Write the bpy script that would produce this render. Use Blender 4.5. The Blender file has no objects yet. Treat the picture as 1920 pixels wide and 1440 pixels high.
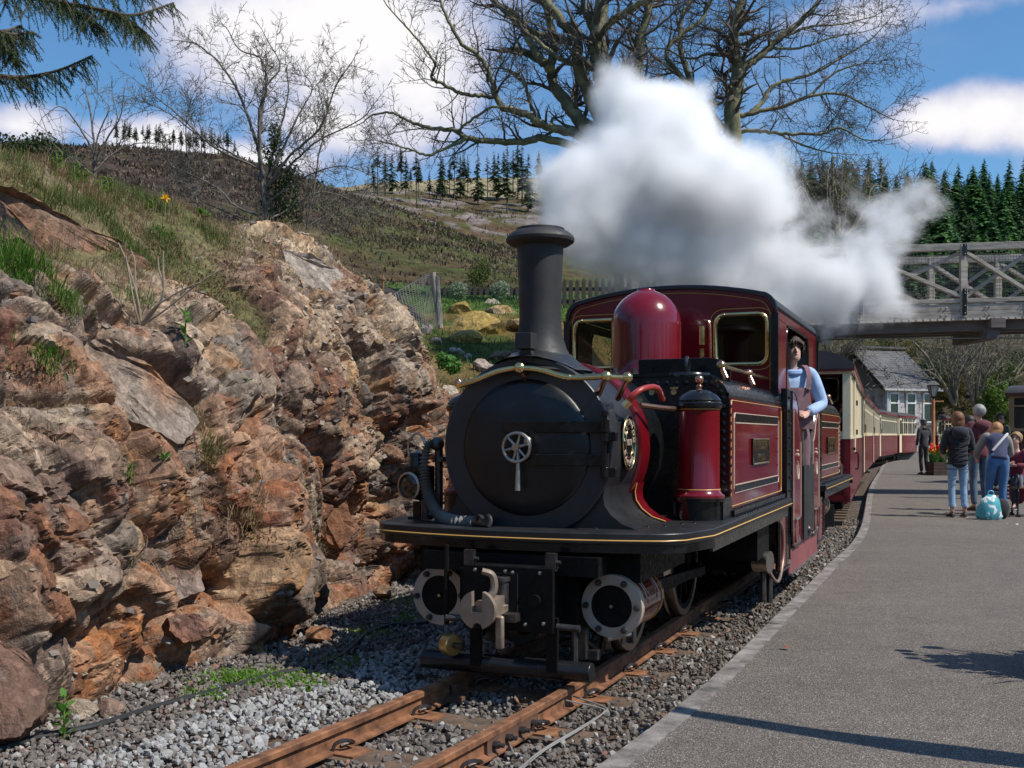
import bpy, math, random
import numpy as np
from mathutils import Vector, Matrix, Euler, Quaternion, noise as mnoise, kdtree
R = math.radians
sc = bpy.context.scene
COL = sc.collection
# ---------------------------------------------------------------- camera
F, CX, HY, CH = 2000.0, 960.0, 815.0, 1.30        # focal length / principal column / horizon row of the photo, eye height
cam = bpy.data.cameras.new('camera'); cam.sensor_width = 36; cam.lens = F / 1920 * 36
cam.shift_y = (HY - 720) / 1920; cam.clip_start = .05; cam.clip_end = 2000
camo = bpy.data.objects.new('camera', cam); COL.objects.link(camo)
camo.location = (0, 0, CH); camo.rotation_euler = (R(90), 0, 0); sc.camera = camo
# ---------------------------------------------------------------- sun, sky, exposure
SUN_EL, SUN_AZ = 52.0, (.905, -.425)                 # elevation, horizontal direction towards the sun
sun = bpy.data.lights.new('sun', 'SUN'); sun.energy = 5.0; sun.angle = R(.55); sun.color = (1, .945, .86)
so = bpy.data.objects.new('sun', sun); COL.objects.link(so)
_h = Vector((SUN_AZ[0], SUN_AZ[1], 0)).normalized() * math.cos(R(SUN_EL)); SUNV = Vector((_h.x, _h.y, math.sin(R(SUN_EL))))
so.rotation_euler = SUNV.to_track_quat('Z', 'Y').to_euler(); so.location = (6, -6, 12)
vs = sc.view_settings; vs.view_transform = 'Standard'; vs.look = 'None'; vs.exposure = -0.06; vs.gamma = 1; vs.use_curve_mapping = False
sc.cycles.use_denoising = True; sc.cycles.volume_bounces = 14; sc.cycles.max_bounces = 16; sc.cycles.transparent_max_bounces = 24
sc.cycles.volume_step_rate = 1.0; sc.cycles.volume_max_steps = 256; sc.cycles.use_adaptive_sampling = True

class NT:                                          # small helper to write node trees
    def __init__(s, tree): s.t = tree; s.n = tree.nodes; s.l = tree.links
    def new(s, typ, ins=None, **kw):
        n = s.n.new(typ)
        for k, v in kw.items(): setattr(n, k, v)
        for k, v in (ins or {}).items(): s.set(n.inputs[k], v)
        return n
    def set(s, sock, v):
        if isinstance(v, bpy.types.NodeSocket): s.l.new(v, sock)
        elif isinstance(v, bpy.types.Node): s.l.new(v.outputs[0], sock)
        else: sock.default_value = v
    def math(s, op, a, b=0.0, c=None, clamp=False):
        n = s.new('ShaderNodeMath', operation=op, use_clamp=clamp); s.set(n.inputs[0], a); s.set(n.inputs[1], b)
        if c is not None: s.set(n.inputs[2], c)
        return n.outputs[0]
    def vmath(s, op, a, b=(0, 0, 0)):
        n = s.new('ShaderNodeVectorMath', operation=op); s.set(n.inputs[0], a); s.set(n.inputs[1], b)
        return n.outputs['Value'] if op in ('LENGTH', 'DISTANCE', 'DOT_PRODUCT') else n.outputs[0]
    def noise(s, vec, scale, detail=4, rough=.55, dist=0):
        n = s.new('ShaderNodeTexNoise', {'Scale': scale, 'Detail': detail, 'Roughness': rough, 'Distortion': dist}); 
        if vec is not None: s.set(n.inputs['Vector'], vec)
        return n
    def ramp(s, fac, stops, interp='LINEAR'):
        n = s.new('ShaderNodeValToRGB'); s.set(n.inputs[0], fac); e = n.color_ramp.elements; n.color_ramp.interpolation = interp
        while len(e) < len(stops): e.new(.5)
        for k, (p, c) in enumerate(stops):
            e[k].position = p; e[k].color = (*c, 1) if not isinstance(c, (int, float)) else (c, c, c, 1)
        return n.outputs[0]
    def mix(s, fac, a, b, blend='MIX'):
        n = s.new('ShaderNodeMix', data_type='RGBA', blend_type=blend); s.set(n.inputs[0], fac)
        for i, v in ((6, a), (7, b)):
            s.set(n.inputs[i], (*v, 1) if isinstance(v, tuple) and len(v) == 3 else v)
        return n.outputs[2]
    def mrange(s, v, a, b, c=0., d=1., smooth=False):
        n = s.new('ShaderNodeMapRange', interpolation_type='SMOOTHSTEP' if smooth else 'LINEAR')
        for i, x in enumerate((v, a, b, c, d)): s.set(n.inputs[i], x)
        return n.outputs[0]

w = bpy.data.worlds.new('World'); sc.world = w; w.use_nodes = True
def build_world():
    t = NT(w.node_tree); t.n.clear()
    sky = t.new('ShaderNodeTexSky', sky_type='NISHITA', sun_disc=False, sun_elevation=R(SUN_EL), sun_rotation=math.atan2(SUN_AZ[0], SUN_AZ[1]),
                air_density=1.0, dust_density=.35, ozone_density=2.4, altitude=150)
    bg = t.new('ShaderNodeBackground', {'Strength': .10})
    tc = t.new('ShaderNodeTexCoord'); d = tc.outputs['Generated']
    sx = t.new('ShaderNodeSeparateXYZ', {0: d}); x, y, z = sx.outputs
    az = t.math('ARCTAN2', x, y); el = t.math('ARCSINE', z)
    nz = t.noise(d, 5.5, 9, .56).outputs[0]
    nz2 = t.noise(t.vmath('MULTIPLY', d, (1, 1, 2.6)), 2.2, 7, .6).outputs[0]
    tot = None
    # cumulus in the sky: (azimuth, elevation, half width, half height, strength) in radians
    def cl(px, py, rx, ry, k=1.0):
        a = math.atan((px - CX) / F); e = math.atan((HY - py) / F * math.cos(a)); return (a, e, rx / F, ry / F, k)
    blobs = [cl(650, 40, 300, 175, 1.25), cl(800, 130, 145, 215, 1.25), cl(460, 60, 190, 115, 1.1), cl(640, 235, 200, 70, .75), cl(760, -120, 330, 160, 1.2),
             cl(30, 235, 110, 50, 1.1), cl(270, 262, 130, 45, 1.0), cl(-220, 260, 190, 70, 1.0), cl(480, 300, 190, 38, .8), cl(800, 290, 140, 40, .55),
             cl(1740, 232, 120, 52, 1.1), cl(1860, 208, 120, 60, 1.1), cl(1990, 215, 140, 50, 1.0), cl(1800, 10, 300, 40, .5),
             cl(-900, 100, 420, 260, 1.1), cl(2900, 120, 500, 220, 1.1), cl(3600, 260, 300, 100, 1.0)]
    for (a, e, ra, re, k) in blobs:
        u = t.math('DIVIDE', t.math('SUBTRACT', az, a), ra); v = t.math('DIVIDE', t.math('SUBTRACT', el, e), re)
        q = t.math('SQRT', t.math('ADD', t.math('MULTIPLY', u, u), t.math('MULTIPLY', v, v)))
        f = t.math('MULTIPLY', t.math('SUBTRACT', 1.15, q), k)
        tot = f if tot is None else t.math('SMOOTH_MAX', tot, f, .25)
    dens = t.math('ADD', tot, t.math('MULTIPLY', t.math('SUBTRACT', nz, .5), 2.6))
    mask = t.mrange(dens, .05, .62, 0, 1, True)
    veil = t.math('MULTIPLY', t.mrange(nz2, .48, .75, 0, .38, True), t.mrange(el, 0.02, .2))
    mask = t.math('MAXIMUM', mask, veil)
    shade = t.mrange(t.math('ADD', dens, t.math('MULTIPLY', t.math('SUBTRACT', nz, .5), .9)), .15, 1.15, 0, 1, True)
    cc = t.mix(shade, (5.6, 5.9, 8.0), (10.5, 10.3, 10.4))
    skyc = t.mix(1.0, sky.outputs[0], (.86, 1.28, 1.50), 'MULTIPLY')
    t.set(bg.inputs[0], t.mix(mask, skyc, cc))
    o = t.new('ShaderNodeOutputWorld', {0: bg.outputs[0]})
build_world()

# ---------------------------------------------------------------- points of the place
def at(px, py, Y): return Vector(((px - CX) / F * Y, Y, CH + (HY - py) / F * Y))
def cat(pts, n=8):                                  # Catmull-Rom through points
    P = [Vector(p) for p in pts]; P = [P[0] * 2 - P[1]] + P + [P[-1] * 2 - P[-2]]; out = []
    for i in range(1, len(P) - 2):
        a, b, c, d = P[i - 1:i + 3]
        for k in range(n):
            u = k / n
            out.append(.5 * (2 * b + (c - a) * u + (2 * a - 5 * b + 4 * c - d) * u * u + (3 * b - a - 3 * c + d) * u ** 3))
    out.append(P[-2]); return out
TRK = cat([(-5.0, -4.2, 0), (-2.93, 0, 0), (-1.35, 3.0, 0), (-.08, 5.485, 0), (1.04, 8.1, 0), (2.05, 10.5, 0), (3.76, 14.7, 0), (7.5, 25.5, 0), (11.5, 36.5, 0), (15.5, 47.2, 0),
           (19.6, 55.5, 0), (25, 63.5, 0), (33, 71, 0), (43, 77, 0)], 14)
TD = [0.0]
for i in range(1, len(TRK)): TD.append(TD[-1] + (TRK[i] - TRK[i - 1]).length)
def trk(s, off=0.0, z=0.0):                         # point and heading on the track centre line, s metres along it
    s = min(max(s, 0), TD[-1] - 1e-4)
    i = int(np.searchsorted(TD, s, side='right')) - 1; i = min(max(i, 0), len(TRK) - 2)
    u = (s - TD[i]) / (TD[i + 1] - TD[i]); p = TRK[i].lerp(TRK[i + 1], u)
    t0 = (TRK[min(i + 1, len(TRK) - 1)] - TRK[max(i - 1, 0)]); t1 = (TRK[min(i + 2, len(TRK) - 1)] - TRK[i]); t = t0.normalized().lerp(t1.normalized(), u).normalized()
    n = Vector((t.y, -t.x, 0)); q = p + n * off; q.z = z
    return q, t, n
def trk_s(Y): return float(np.interp(Y, [p.y for p in TRK], TD))

# ---------------------------------------------------------------- materials
MATS = {}
def M(name, col, rough=.5, metal=0., var=.12, scale=6., bump=0., bscale=60., col2=None, spec=.5, coat=0., tint=False, rvar=.0, trans=0., stretch=(1, 1, 1), sheen=0., alpha=1.):
    if name in MATS: return MATS[name]
    m = bpy.data.materials.new(name); m.use_nodes = True; t = NT(m.node_tree); b = t.n['Principled BSDF']
    tc = t.new('ShaderNodeTexCoord'); v = t.vmath('MULTIPLY', tc.outputs['Object'], stretch)
    n1 = t.noise(v, scale, 6, .6).outputs[0]
    a = tuple(c * (1 - var) for c in col); c2 = tuple(min(1, c * (1 + var)) for c in (col2 or col))
    c = t.mix(t.mrange(n1, .3, .7), a, c2)
    if tint:
        at_ = t.new('ShaderNodeAttribute', attribute_name='tint'); c = t.mix(1.0, c, at_.outputs['Color'], 'MULTIPLY')
    t.set(b.inputs['Base Color'], c); b.inputs['Metallic'].default_value = metal
    b.inputs['Specular IOR Level'].default_value = spec; b.inputs['Coat Weight'].default_value = coat; b.inputs['Coat Roughness'].default_value = .06
    if trans: b.inputs['Transmission Weight'].default_value = trans
    if sheen: b.inputs['Sheen Weight'].default_value = sheen
    if rvar: t.set(b.inputs['Roughness'], t.mrange(t.noise(v, scale * 2.3, 5, .6).outputs[0], .3, .7, max(.02, rough - rvar), min(1, rough + rvar)))
    else: b.inputs['Roughness'].default_value = rough
    if bump:
        bn = t.new('ShaderNodeBump', {'Strength': 1.0, 'Distance': bump, 'Height': t.noise(v, bscale, 5, .6).outputs[0]}); t.set(b.inputs['Normal'], bn.outputs[0])
    MATS[name] = m; return m
BLACK = M('gloss_black_paint', (.009, .009, .0095), .25, var=.25, scale=9, rvar=.1, coat=.15, spec=.4, bump=.0006, bscale=7)
SATIN = M('satin_black_paint', (.017, .0175, .019), .42, var=.3, scale=5, rvar=.1, bump=.0007, bscale=25)
SOOT = M('sooty_black', (.024, .023, .022), .62, var=.35, scale=4, rvar=.15, bump=.001, bscale=40)
GREASE = M('oily_black', (.0045, .0042, .004), .6, spec=.22, var=.5, scale=14, rvar=.2, bump=.0015, bscale=50)
RED = M('maroon_paint', (.165, .0048, .0105), .2, var=.1, scale=3, rvar=.07, coat=.45, bump=.0012, bscale=4, spec=.45)
COACHRED = M('coach_maroon', (.155, .010, .017), .33, var=.12, scale=5, rvar=.08, coat=.15)
CREAM = M('coach_cream', (.74, .64, .44), .42, var=.06, scale=4)
BRASS = M('polished_brass', (.80, .60, .27), .2, 1., var=.1, scale=10, rvar=.08)
COPPER = M('copper', (.74, .36, .22), .25, 1., var=.15, scale=14, rvar=.08)
STEEL = M('bare_steel', (.43, .40, .36), .36, 1., var=.2, scale=8, rvar=.14, bump=.0005, bscale=30)
PALESTEEL = M('machined_ring_steel', (.46, .385, .31), .5, .15, var=.15, scale=9, rvar=.12, bump=.0006, bscale=45)
DARKSTEEL = M('dark_steel', (.10, .09, .085), .45, .8, var=.4, scale=20, rvar=.15, bump=.001, bscale=60)
RUST = M('rusty_rail', (.135, .060, .031), .75, var=.45, scale=11, col2=(.23, .10, .045), bump=.0015, bscale=110, rvar=.12)
RAILTOP = M('worn_rail_head', (.17, .090, .050), .5, .25, var=.45, scale=6, col2=(.25, .135, .07), bump=.0005, bscale=90, rvar=.15)
YEL = M('yellow_lining', (.62, .36, .10), .4, var=.05)
WHITELINE = M('cream_lining', (.56, .44, .34), .4, var=.05)
GLASS = M('dark_window_glass', (.012, .015, .014), .04, var=.1, spec=.6)
RUBBER = M('hose_rubber', (.19, .178, .165), .65, var=.2, scale=30, spec=.3)

# ---------------------------------------------------------------- mesh helpers
class MB:
    def __init__(s): s.v = []; s.f = []
    def add(s, V, Fc):
        o = len(s.v); s.v += [tuple(p) for p in V]; s.f += [tuple(i + o for i in f) for f in Fc]; return s
    def box(s, c, d, rot=None):
        x, y, z = (k / 2 for k in d); V = [Vector((a * x, b * y, e * z)) for e in (-1, 1) for a, b in ((-1, -1), (1, -1), (1, 1), (-1, 1))]
        if rot is not None: V = [rot @ p for p in V]
        V = [p + Vector(c) for p in V]
        return s.add(V, [(3, 2, 1, 0), (4, 5, 6, 7), (0, 1, 5, 4), (1, 2, 6, 5), (2, 3, 7, 6), (3, 0, 4, 7)])
    def bar(s, p0, p1, wd, ht, up=(0, 0, 1)):       # box beam between two points
        p0, p1 = Vector(p0), Vector(p1); d = (p1 - p0); L = d.length; d.normalize(); a = d.cross(Vector(up)).normalized(); b = a.cross(d)
        V = []
        for p in (p0, p1): V += [p + a * (i * wd / 2) + b * (j * ht / 2) for i, j in ((-1, -1), (1, -1), (1, 1), (-1, 1))]
        return s.add(V, [(0, 1, 2, 3), (7, 6, 5, 4), (0, 4, 5, 1), (1, 5, 6, 2), (2, 6, 7, 3), (3, 7, 4, 0)])
    def tube(s, pts, r, n=8, cap=True, closed=False):
        P = [Vector(p) for p in pts]; m = len(P); rs = r if hasattr(r, '__len__') else [r] * m
        V = []; up = None
        for i, p in enumerate(P):
            t = (P[(i + 1) % m] - P[i - 1]) if closed else (P[min(i + 1, m - 1)] - P[max(i - 1, 0)])
            if t.length < 1e-9: t = Vector((0, 0, 1))
            t.normalize()
            if up is None:
                up = Vector((0, 0, 1)) if abs(t.z) < .9 else Vector((1, 0, 0))
            a = t.cross(up)
            if a.length < 1e-6: a = t.orthogonal()
            a.normalize(); b = a.cross(t); up = b
            V += [p + (a * math.cos(q) + b * math.sin(q)) * rs[i] for q in (2 * math.pi * k / n for k in range(n))]
        Fc = []
        for i in range(m if closed else m - 1):
            j = (i + 1) % m
            for k in range(n): l = (k + 1) % n; Fc.append((i * n + k, i * n + l, j * n + l, j * n + k))
        if cap and not closed: Fc += [tuple(range(n))[::-1], tuple((m - 1) * n + k for k in range(n))]
        return s.add(V, Fc)
    def cyl(s, p0, p1, r0, r1=None, n=20, cap=True): return s.tube([p0, p1], [r0, r0 if r1 is None else r1], n, cap)
    def lathe(s, prof, o=(0, 0, 0), axis='z', n=32, a0=0., a1=360.):   # prof = [(radius, height)]
        full = abs(a1 - a0) >= 359.9; m = n if full else n + 1; V = []
        for r, h in prof:
            for k in range(m):
                q = R(a0 + (a1 - a0) * k / n); x, y = r * math.cos(q), r * math.sin(q)
                p = {'z': (x, y, h), 'y': (x, h, y), 'x': (h, x, y)}[axis]; V.append((p[0] + o[0], p[1] + o[1], p[2] + o[2]))
        Fc = []
        for i in range(len(prof) - 1):
            for k in range(m if full else m - 1):
                l = (k + 1) % m; q = (i * m + k, i * m + l, (i + 1) * m + l, (i + 1) * m + k); Fc.append(q if axis == 'z' or axis == 'x' else q[::-1])
        return s.add(V, Fc)
    def prism(s, poly, h0, h1, axis='y'):            # polygon extruded along an axis
        n = len(poly); V = []
        for h in (h0, h1):
            for a, b in poly: V.append({'y': (a, h, b), 'z': (a, b, h), 'x': (h, a, b)}[axis])
        Fc = [tuple(range(n)), tuple(range(2 * n - 1, n - 1, -1))] + [((k + 1) % n, k, n + k, n + (k + 1) % n) for k in range(n)]
        ar = sum(poly[i][0] * poly[(i + 1) % n][1] - poly[(i + 1) % n][0] * poly[i][1] for i in range(n))
        flip = (ar < 0) ^ (axis in ('z', 'x'))
        if (h1 < h0): flip = not flip
        if flip: Fc = [f[::-1] for f in Fc]
        return s.add(V, Fc)
    def sphere(s, c, r, n=12, m=8, sc_=(1, 1, 1), lo=-90, hi=90):
        prof = [(r * math.cos(R(lo + (hi - lo) * i / m)), r * math.sin(R(lo + (hi - lo) * i / m))) for i in range(m + 1)]
        k = MB(); k.lathe(prof, (0, 0, 0), 'z', n)
        return s.add([(c[0] + x * sc_[0], c[1] + y * sc_[1], c[2] + z * sc_[2]) for x, y, z in k.v], k.f)
    def rivet(s, p, nrm, r):
        nrm = Vector(nrm); q = nrm.to_track_quat('Z', 'Y'); k = MB(); k.lathe([(r, 0), (r * .8, r * .5), (r * .15, r * .75)], (0, 0, 0), 'z', 7); k.f.append(tuple(range(14, 21)))
        return s.add([q @ Vector(v) + Vector(p) for v in k.v], k.f)
    def loft(s, rings, cap=True):                    # rings: lists of equal numbers of points
        n = len(rings[0]); V = [p for r in rings for p in r]; Fc = []
        for i in range(len(rings) - 1):
            for k in range(n): l = (k + 1) % n; Fc.append((i * n + k, i * n + l, (i + 1) * n + l, (i + 1) * n + k))
        if cap: Fc += [tuple(range(n))[::-1], tuple((len(rings) - 1) * n + k for k in range(n))]
        return s.add(V, Fc)
    def xf(s, mat): s.v = [tuple(mat @ Vector(p)) for p in s.v]; return s
def tagp(o, label=None, category=None, group=None, kind=None):
    for k, v in (('label', label), ('category', category), ('group', group), ('kind', kind)):
        if v: o[k] = v
    return o
def link(name, me, parent=None, loc=None, rot=None, **kw):
    o = bpy.data.objects.new(name, me); COL.objects.link(o)
    if parent is not None: o.parent = parent
    if loc is not None: o.location = loc
    if rot is not None: o.rotation_euler = rot
    return tagp(o, **kw)
def mesh(name, mb, mat, smooth=35, tint=None):
    me = bpy.data.meshes.new(name)
    if isinstance(mb, MB): me.from_pydata(mb.v, [], mb.f)
    else: me.from_pydata(*mb)
    me.update()
    for m in (mat if isinstance(mat, (list, tuple)) else [mat]): me.materials.append(m)
    if tint is not None:
        a = me.color_attributes.new('tint', 'FLOAT_COLOR', 'POINT'); c = np.ones((len(me.vertices), 4), np.float32); c[:, :3] = tint; a.data.foreach_set('color', c.ravel())
    if smooth:
        me.polygons.foreach_set('use_smooth', [True] * len(me.polygons)); me.set_sharp_from_angle(angle=R(smooth))
    else: me.polygons.foreach_set('use_smooth', [False] * len(me.polygons))
    return me
def mk(name, mb, mat, parent=None, loc=None, rot=None, smooth=35, bevel=0, tint=None, **kw):
    o = link(name, mesh(name, mb, mat, smooth, tint), parent, loc, rot, **kw)
    if bevel:
        b = o.modifiers.new('bevel', 'BEVEL'); b.width = bevel; b.segments = 2; b.limit_method = 'ANGLE'; b.angle_limit = R(40)
    return o
def npmesh(name, V, T, mat, tint=None, smooth=False):   # fast triangle mesh from numpy arrays
    me = bpy.data.meshes.new(name); V = np.asarray(V, np.float32); T = np.asarray(T, np.int32); k = T.shape[1]
    me.vertices.add(len(V)); me.vertices.foreach_set('co', V.ravel())
    me.loops.add(T.size); me.loops.foreach_set('vertex_index', T.ravel())
    me.polygons.add(len(T)); me.polygons.foreach_set('loop_start', np.arange(0, T.size, k, dtype=np.int32)); me.polygons.foreach_set('loop_total', np.full(len(T), k, np.int32))
    me.polygons.foreach_set('use_smooth', np.full(len(T), bool(smooth)))
    me.materials.append(mat); me.update(calc_edges=True)
    if tint is not None:
        a = me.color_attributes.new('tint', 'FLOAT_COLOR', 'POINT'); c = np.ones((len(V), 4), np.float32); c[:, :3] = tint; a.data.foreach_set('color', c.ravel())
    return me
def empty(name, loc=(0, 0, 0), rz=0., **kw):
    o = bpy.data.objects.new(name, None); COL.objects.link(o); o.location = loc; o.rotation_euler = (0, 0, rz); o.empty_display_size = .1
    return tagp(o, **kw)
def dup(root, loc=None, rz=None, scale=None, label=None, parent=None):
    r = root.copy(); COL.objects.link(r)
    if parent is not None: r.parent = parent
    if loc is not None: r.location = loc
    if rz is not None: r.rotation_euler = (0, 0, rz)
    if scale is not None: r.scale = (scale,) * 3 if not hasattr(scale, '__len__') else scale
    if label: r['label'] = label
    for ch in list(root.children): dup(ch, parent=r)
    return r
def text(name, body, size, mat, parent, mtx, ext=.002, spacing=1.0):
    cu = bpy.data.curves.new(name, 'FONT'); cu.body = body; cu.size = size; cu.extrude = ext; cu.align_x = 'CENTER'; cu.align_y = 'CENTER'; cu.space_character = spacing; cu.resolution_u = 2
    tmp = bpy.data.objects.new(name, cu); me = bpy.data.meshes.new_from_object(tmp); bpy.data.objects.remove(tmp); bpy.data.curves.remove(cu); me.materials.clear(); me.materials.append(mat); me.name = name
    o = bpy.data.objects.new(name, me); COL.objects.link(o); o.parent = parent; o.matrix_local = mtx
    return o
ORD = 'first second third fourth fifth sixth seventh eighth ninth tenth eleventh twelfth thirteenth fourteenth fifteenth sixteenth seventeenth eighteenth nineteenth'.split()
def ordinal(n):
    if n < 20: return ORD[n - 1]
    t, u = divmod(n, 10); T = ['twent', 'thirt', 'fort', 'fift', 'sixt'][t - 2]; return T + 'ieth' if u == 0 else T + 'y ' + ORD[u - 1]
rng = random.Random(7); nr = np.random.default_rng(7)
def rock_mesh(seed, planes=14, sub=1, sc_=(1, 1, 1), jag=.0):     # a lump with flat broken faces: a sphere cut by random planes
    import bmesh
    g = np.random.default_rng(seed); bm = bmesh.new(); bmesh.ops.create_icosphere(bm, subdivisions=sub, radius=1)
    V = np.array([v.co[:] for v in bm.verts]); Fc = [[v.index for v in f.verts] for f in bm.faces]; bm.free()
    for _ in range(planes):
        n = g.normal(size=3); n /= np.linalg.norm(n); h = g.uniform(.5, .85); d = V @ n - h; V = V - np.outer(np.maximum(d, 0), n)
    if jag: V = V + g.normal(size=V.shape) * jag
    return V * np.array(sc_), np.array(Fc)
# ================================================================ ground, track, ballast, platform
def ground_mats():
    m = bpy.data.materials.new('asphalt'); m.use_nodes = True; t = NT(m.node_tree); b = t.n['Principled BSDF']; o = t.new('ShaderNodeTexCoord').outputs['Object']
    v = t.new('ShaderNodeTexVoronoi', {'Vector': o, 'Scale': 135.0}); v2 = t.new('ShaderNodeTexVoronoi', {'Vector': o, 'Scale': 42.0})
    s = t.new('ShaderNodeSeparateColor', {0: v.outputs['Color']}).outputs
    base = t.ramp(s[0], [(0, (.125, .114, .104)), (.45, (.18, .165, .151)), (.8, (.245, .225, .206)), (.97, (.34, .305, .275)), (1, (.55, .50, .46))])
    base = t.mix(t.mrange(v.outputs['Distance'], .3, .75), base, (.075, .068, .06))
    big = t.noise(o, .9, 5, .6).outputs[0]; mid = t.noise(o, 4.5, 5, .65).outputs[0]
    base = t.mix(1.0, base, t.ramp(big, [(.25, .84), (.55, 1.0), (.8, 1.16)]), 'MULTIPLY')
    base = t.mix(1.0, base, (1.10, 1.03, .95), 'MULTIPLY'); base = t.mix(1.0, base, t.ramp(mid, [(.25, .80), (.5, 1.0), (.75, 1.12)]), 'MULTIPLY')
    stain = t.noise(t.vmath('ADD', o, (17, 5, 0)), 1.7, 6, .7).outputs[0]
    base = t.mix(t.mrange(stain, .60, .72, 0, .35, True), base, (.10, .072, .048))
    t.set(b.inputs['Base Color'], base); b.inputs['Roughness'].default_value = .82
    bn = t.new('ShaderNodeBump', {'Strength': .9, 'Distance': .004, 'Height': t.math('SUBTRACT', s[0], t.math('MULTIPLY', v.outputs['Distance'], 1.2))}); t.set(b.inputs['Normal'], bn.outputs[0])
    MATS['asphalt'] = m
    m = bpy.data.materials.new('earth_ballast'); m.use_nodes = True; t = NT(m.node_tree); b = t.n['Principled BSDF']; o = t.new('ShaderNodeTexCoord').outputs['Object']
    v = t.new('ShaderNodeTexVoronoi', {'Vector': o, 'Scale': 30.0}); s = t.new('ShaderNodeSeparateColor', {0: v.outputs['Color']}).outputs
    c = t.ramp(s[0], [(0, (.045, .035, .028)), (.5, (.10, .080, .066)), (.85, (.17, .145, .125)), (1, (.30, .28, .26))])
    c = t.mix(t.mrange(t.noise(o, 2.2, 5, .6).outputs[0], .42, .62), c, (.10, .058, .034))
    t.set(b.inputs['Base Color'], c); b.inputs['Roughness'].default_value = .9
    bn = t.new('ShaderNodeBump', {'Strength': 1.0, 'Distance': .03, 'Height': v.outputs['Distance']}); t.set(b.inputs['Normal'], bn.outputs[0]); MATS['ballast'] = m
    M('stone', (1, 1, 1), .85, var=.18, scale=22, tint=True, bump=.002, bscale=160, col2=(1, .96, .92))
    M('sleeper_wood', (.085, .058, .042), .85, var=.4, scale=9, bump=.003, bscale=50, stretch=(1, 1, 1), col2=(.13, .085, .055))
    M('kerb_concrete', (.15, .133, .12), .85, var=.5, scale=8, bump=.005, bscale=70, col2=(.225, .20, .18))
    M('grass_soil', (.10, .085, .035), .95, var=.4, scale=3, col2=(.075, .10, .028), bump=.03, bscale=9)
ground_mats()
# wooded valley sides around and behind the photographer (out of the frame; added to darken the paintwork reflections and block the low sky)
def valley():
    V = []; C = []; n = 96; g = np.random.default_rng(77)
    for i in range(n + 1):
        a = R(52 + (332 - 52) * i / n)                  # from the right of the view round behind to the left
        for r, z in ((46, -.6), (52, 6), (60, 11), (75, 17), (100, 22), (150, 30)):
            j = 1 + .12 * mnoise.noise((math.cos(a) * 6, math.sin(a) * 6, r * .1)); k = .7 + .5 * abs(mnoise.noise((math.cos(a) * 9, math.sin(a) * 9, r * .05)))
            V.append((r * j * math.sin(a), r * j * math.cos(a), z * k)); C.append(np.array((.045, .055, .022)) * g.uniform(.5, 1.6))
    T = [(i * 6 + j, (i + 1) * 6 + j, (i + 1) * 6 + j + 1, i * 6 + j + 1) for i in range(n) for j in range(5)]
    m = M('wooded_slope', (.9, .9, .9), .95, tint=True, var=.5, scale=.5, bump=.6, bscale=1.2, spec=.1)
    link('wooded_hills', npmesh('wooded_hills', V, T, m, np.array(C)), kind='structure')
valley()
GZ = -.125
mk('ground', MB().add([(-600, -600, -.6), (600, -600, -.6), (600, 900, -.6), (-600, 900, -.6)], [(0, 1, 2, 3)]), MATS['grass_soil'], kind='structure')
def strip(name, offs, zs, mat, s0, s1, ds, parent=None, **kw):
    V = []; Fc = []; n = len(offs); S = np.arange(s0, s1, ds)
    for s in S:
        for o, z in zip(offs, zs): V.append(tuple(trk(s, o, z)[0]))
    for i in range(len(S) - 1):
        for k in range(n - 1): Fc.append((i * n + k, i * n + k + 1, (i + 1) * n + k + 1, (i + 1) * n + k))
    return mk(name, (V, [], Fc), mat, parent, smooth=60, **kw)
SEND = TD[-1] - .3
strip('ballast_bed', [-7, -3.2, -2.2, -1.6, -.9, -.6, 0, .6, .9, .99], [-.10, -.10, -.10, -.125, -.13, -.14, -.14, -.14, -.12, -.115], MATS['ballast'], .05, SEND, .6, kind='structure')
# platform: asphalt sheet and kerb stones along the edge, a step above the ballast
KO, KW, PZ = .975, .115, .03
plat = empty('platform', (0, 0, 0), kind='structure')
def build_platform():
    V = []; Fc = []; S = [s for s in np.arange(.05, SEND, .5)]
    for s in S:
        p = trk(s, KO + KW)[0]; V.append((p.x, p.y, PZ)); V.append((max(p.x + 2, 48.0), p.y, PZ))
    for i in range(len(S) - 1): Fc.append((2 * i, 2 * i + 1, 2 * i + 3, 2 * i + 2))
    V += [(-30 + 0, -12, PZ), (48, -12, PZ)]; n = len(V); Fc.append((n - 2, n - 1, 1, 0))
    mk('asphalt_surface', (V, [], Fc), MATS['asphalt'], plat, smooth=0)
    s = 1.2; k = 0
    while s < 62:
        L = .915; mb = MB(); ring = []
        for u in (s + .004, s + L / 2, s + L - .004):
            j = rng.uniform(-.003, .003) if u == s + .004 else 0
            ring.append([tuple(trk(u, o, z)[0]) for o, z in ((KO + j, -.5), (KO + KW, -.5), (KO + KW, PZ + .006 + j), (KO + .015, PZ + .006 + j), (KO + j, PZ - .008 + j))])
        mb.loft(ring); mk('kerb_stone', mb, MATS['kerb_concrete'], plat, smooth=20); s += L; k += 1
build_platform()
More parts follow.
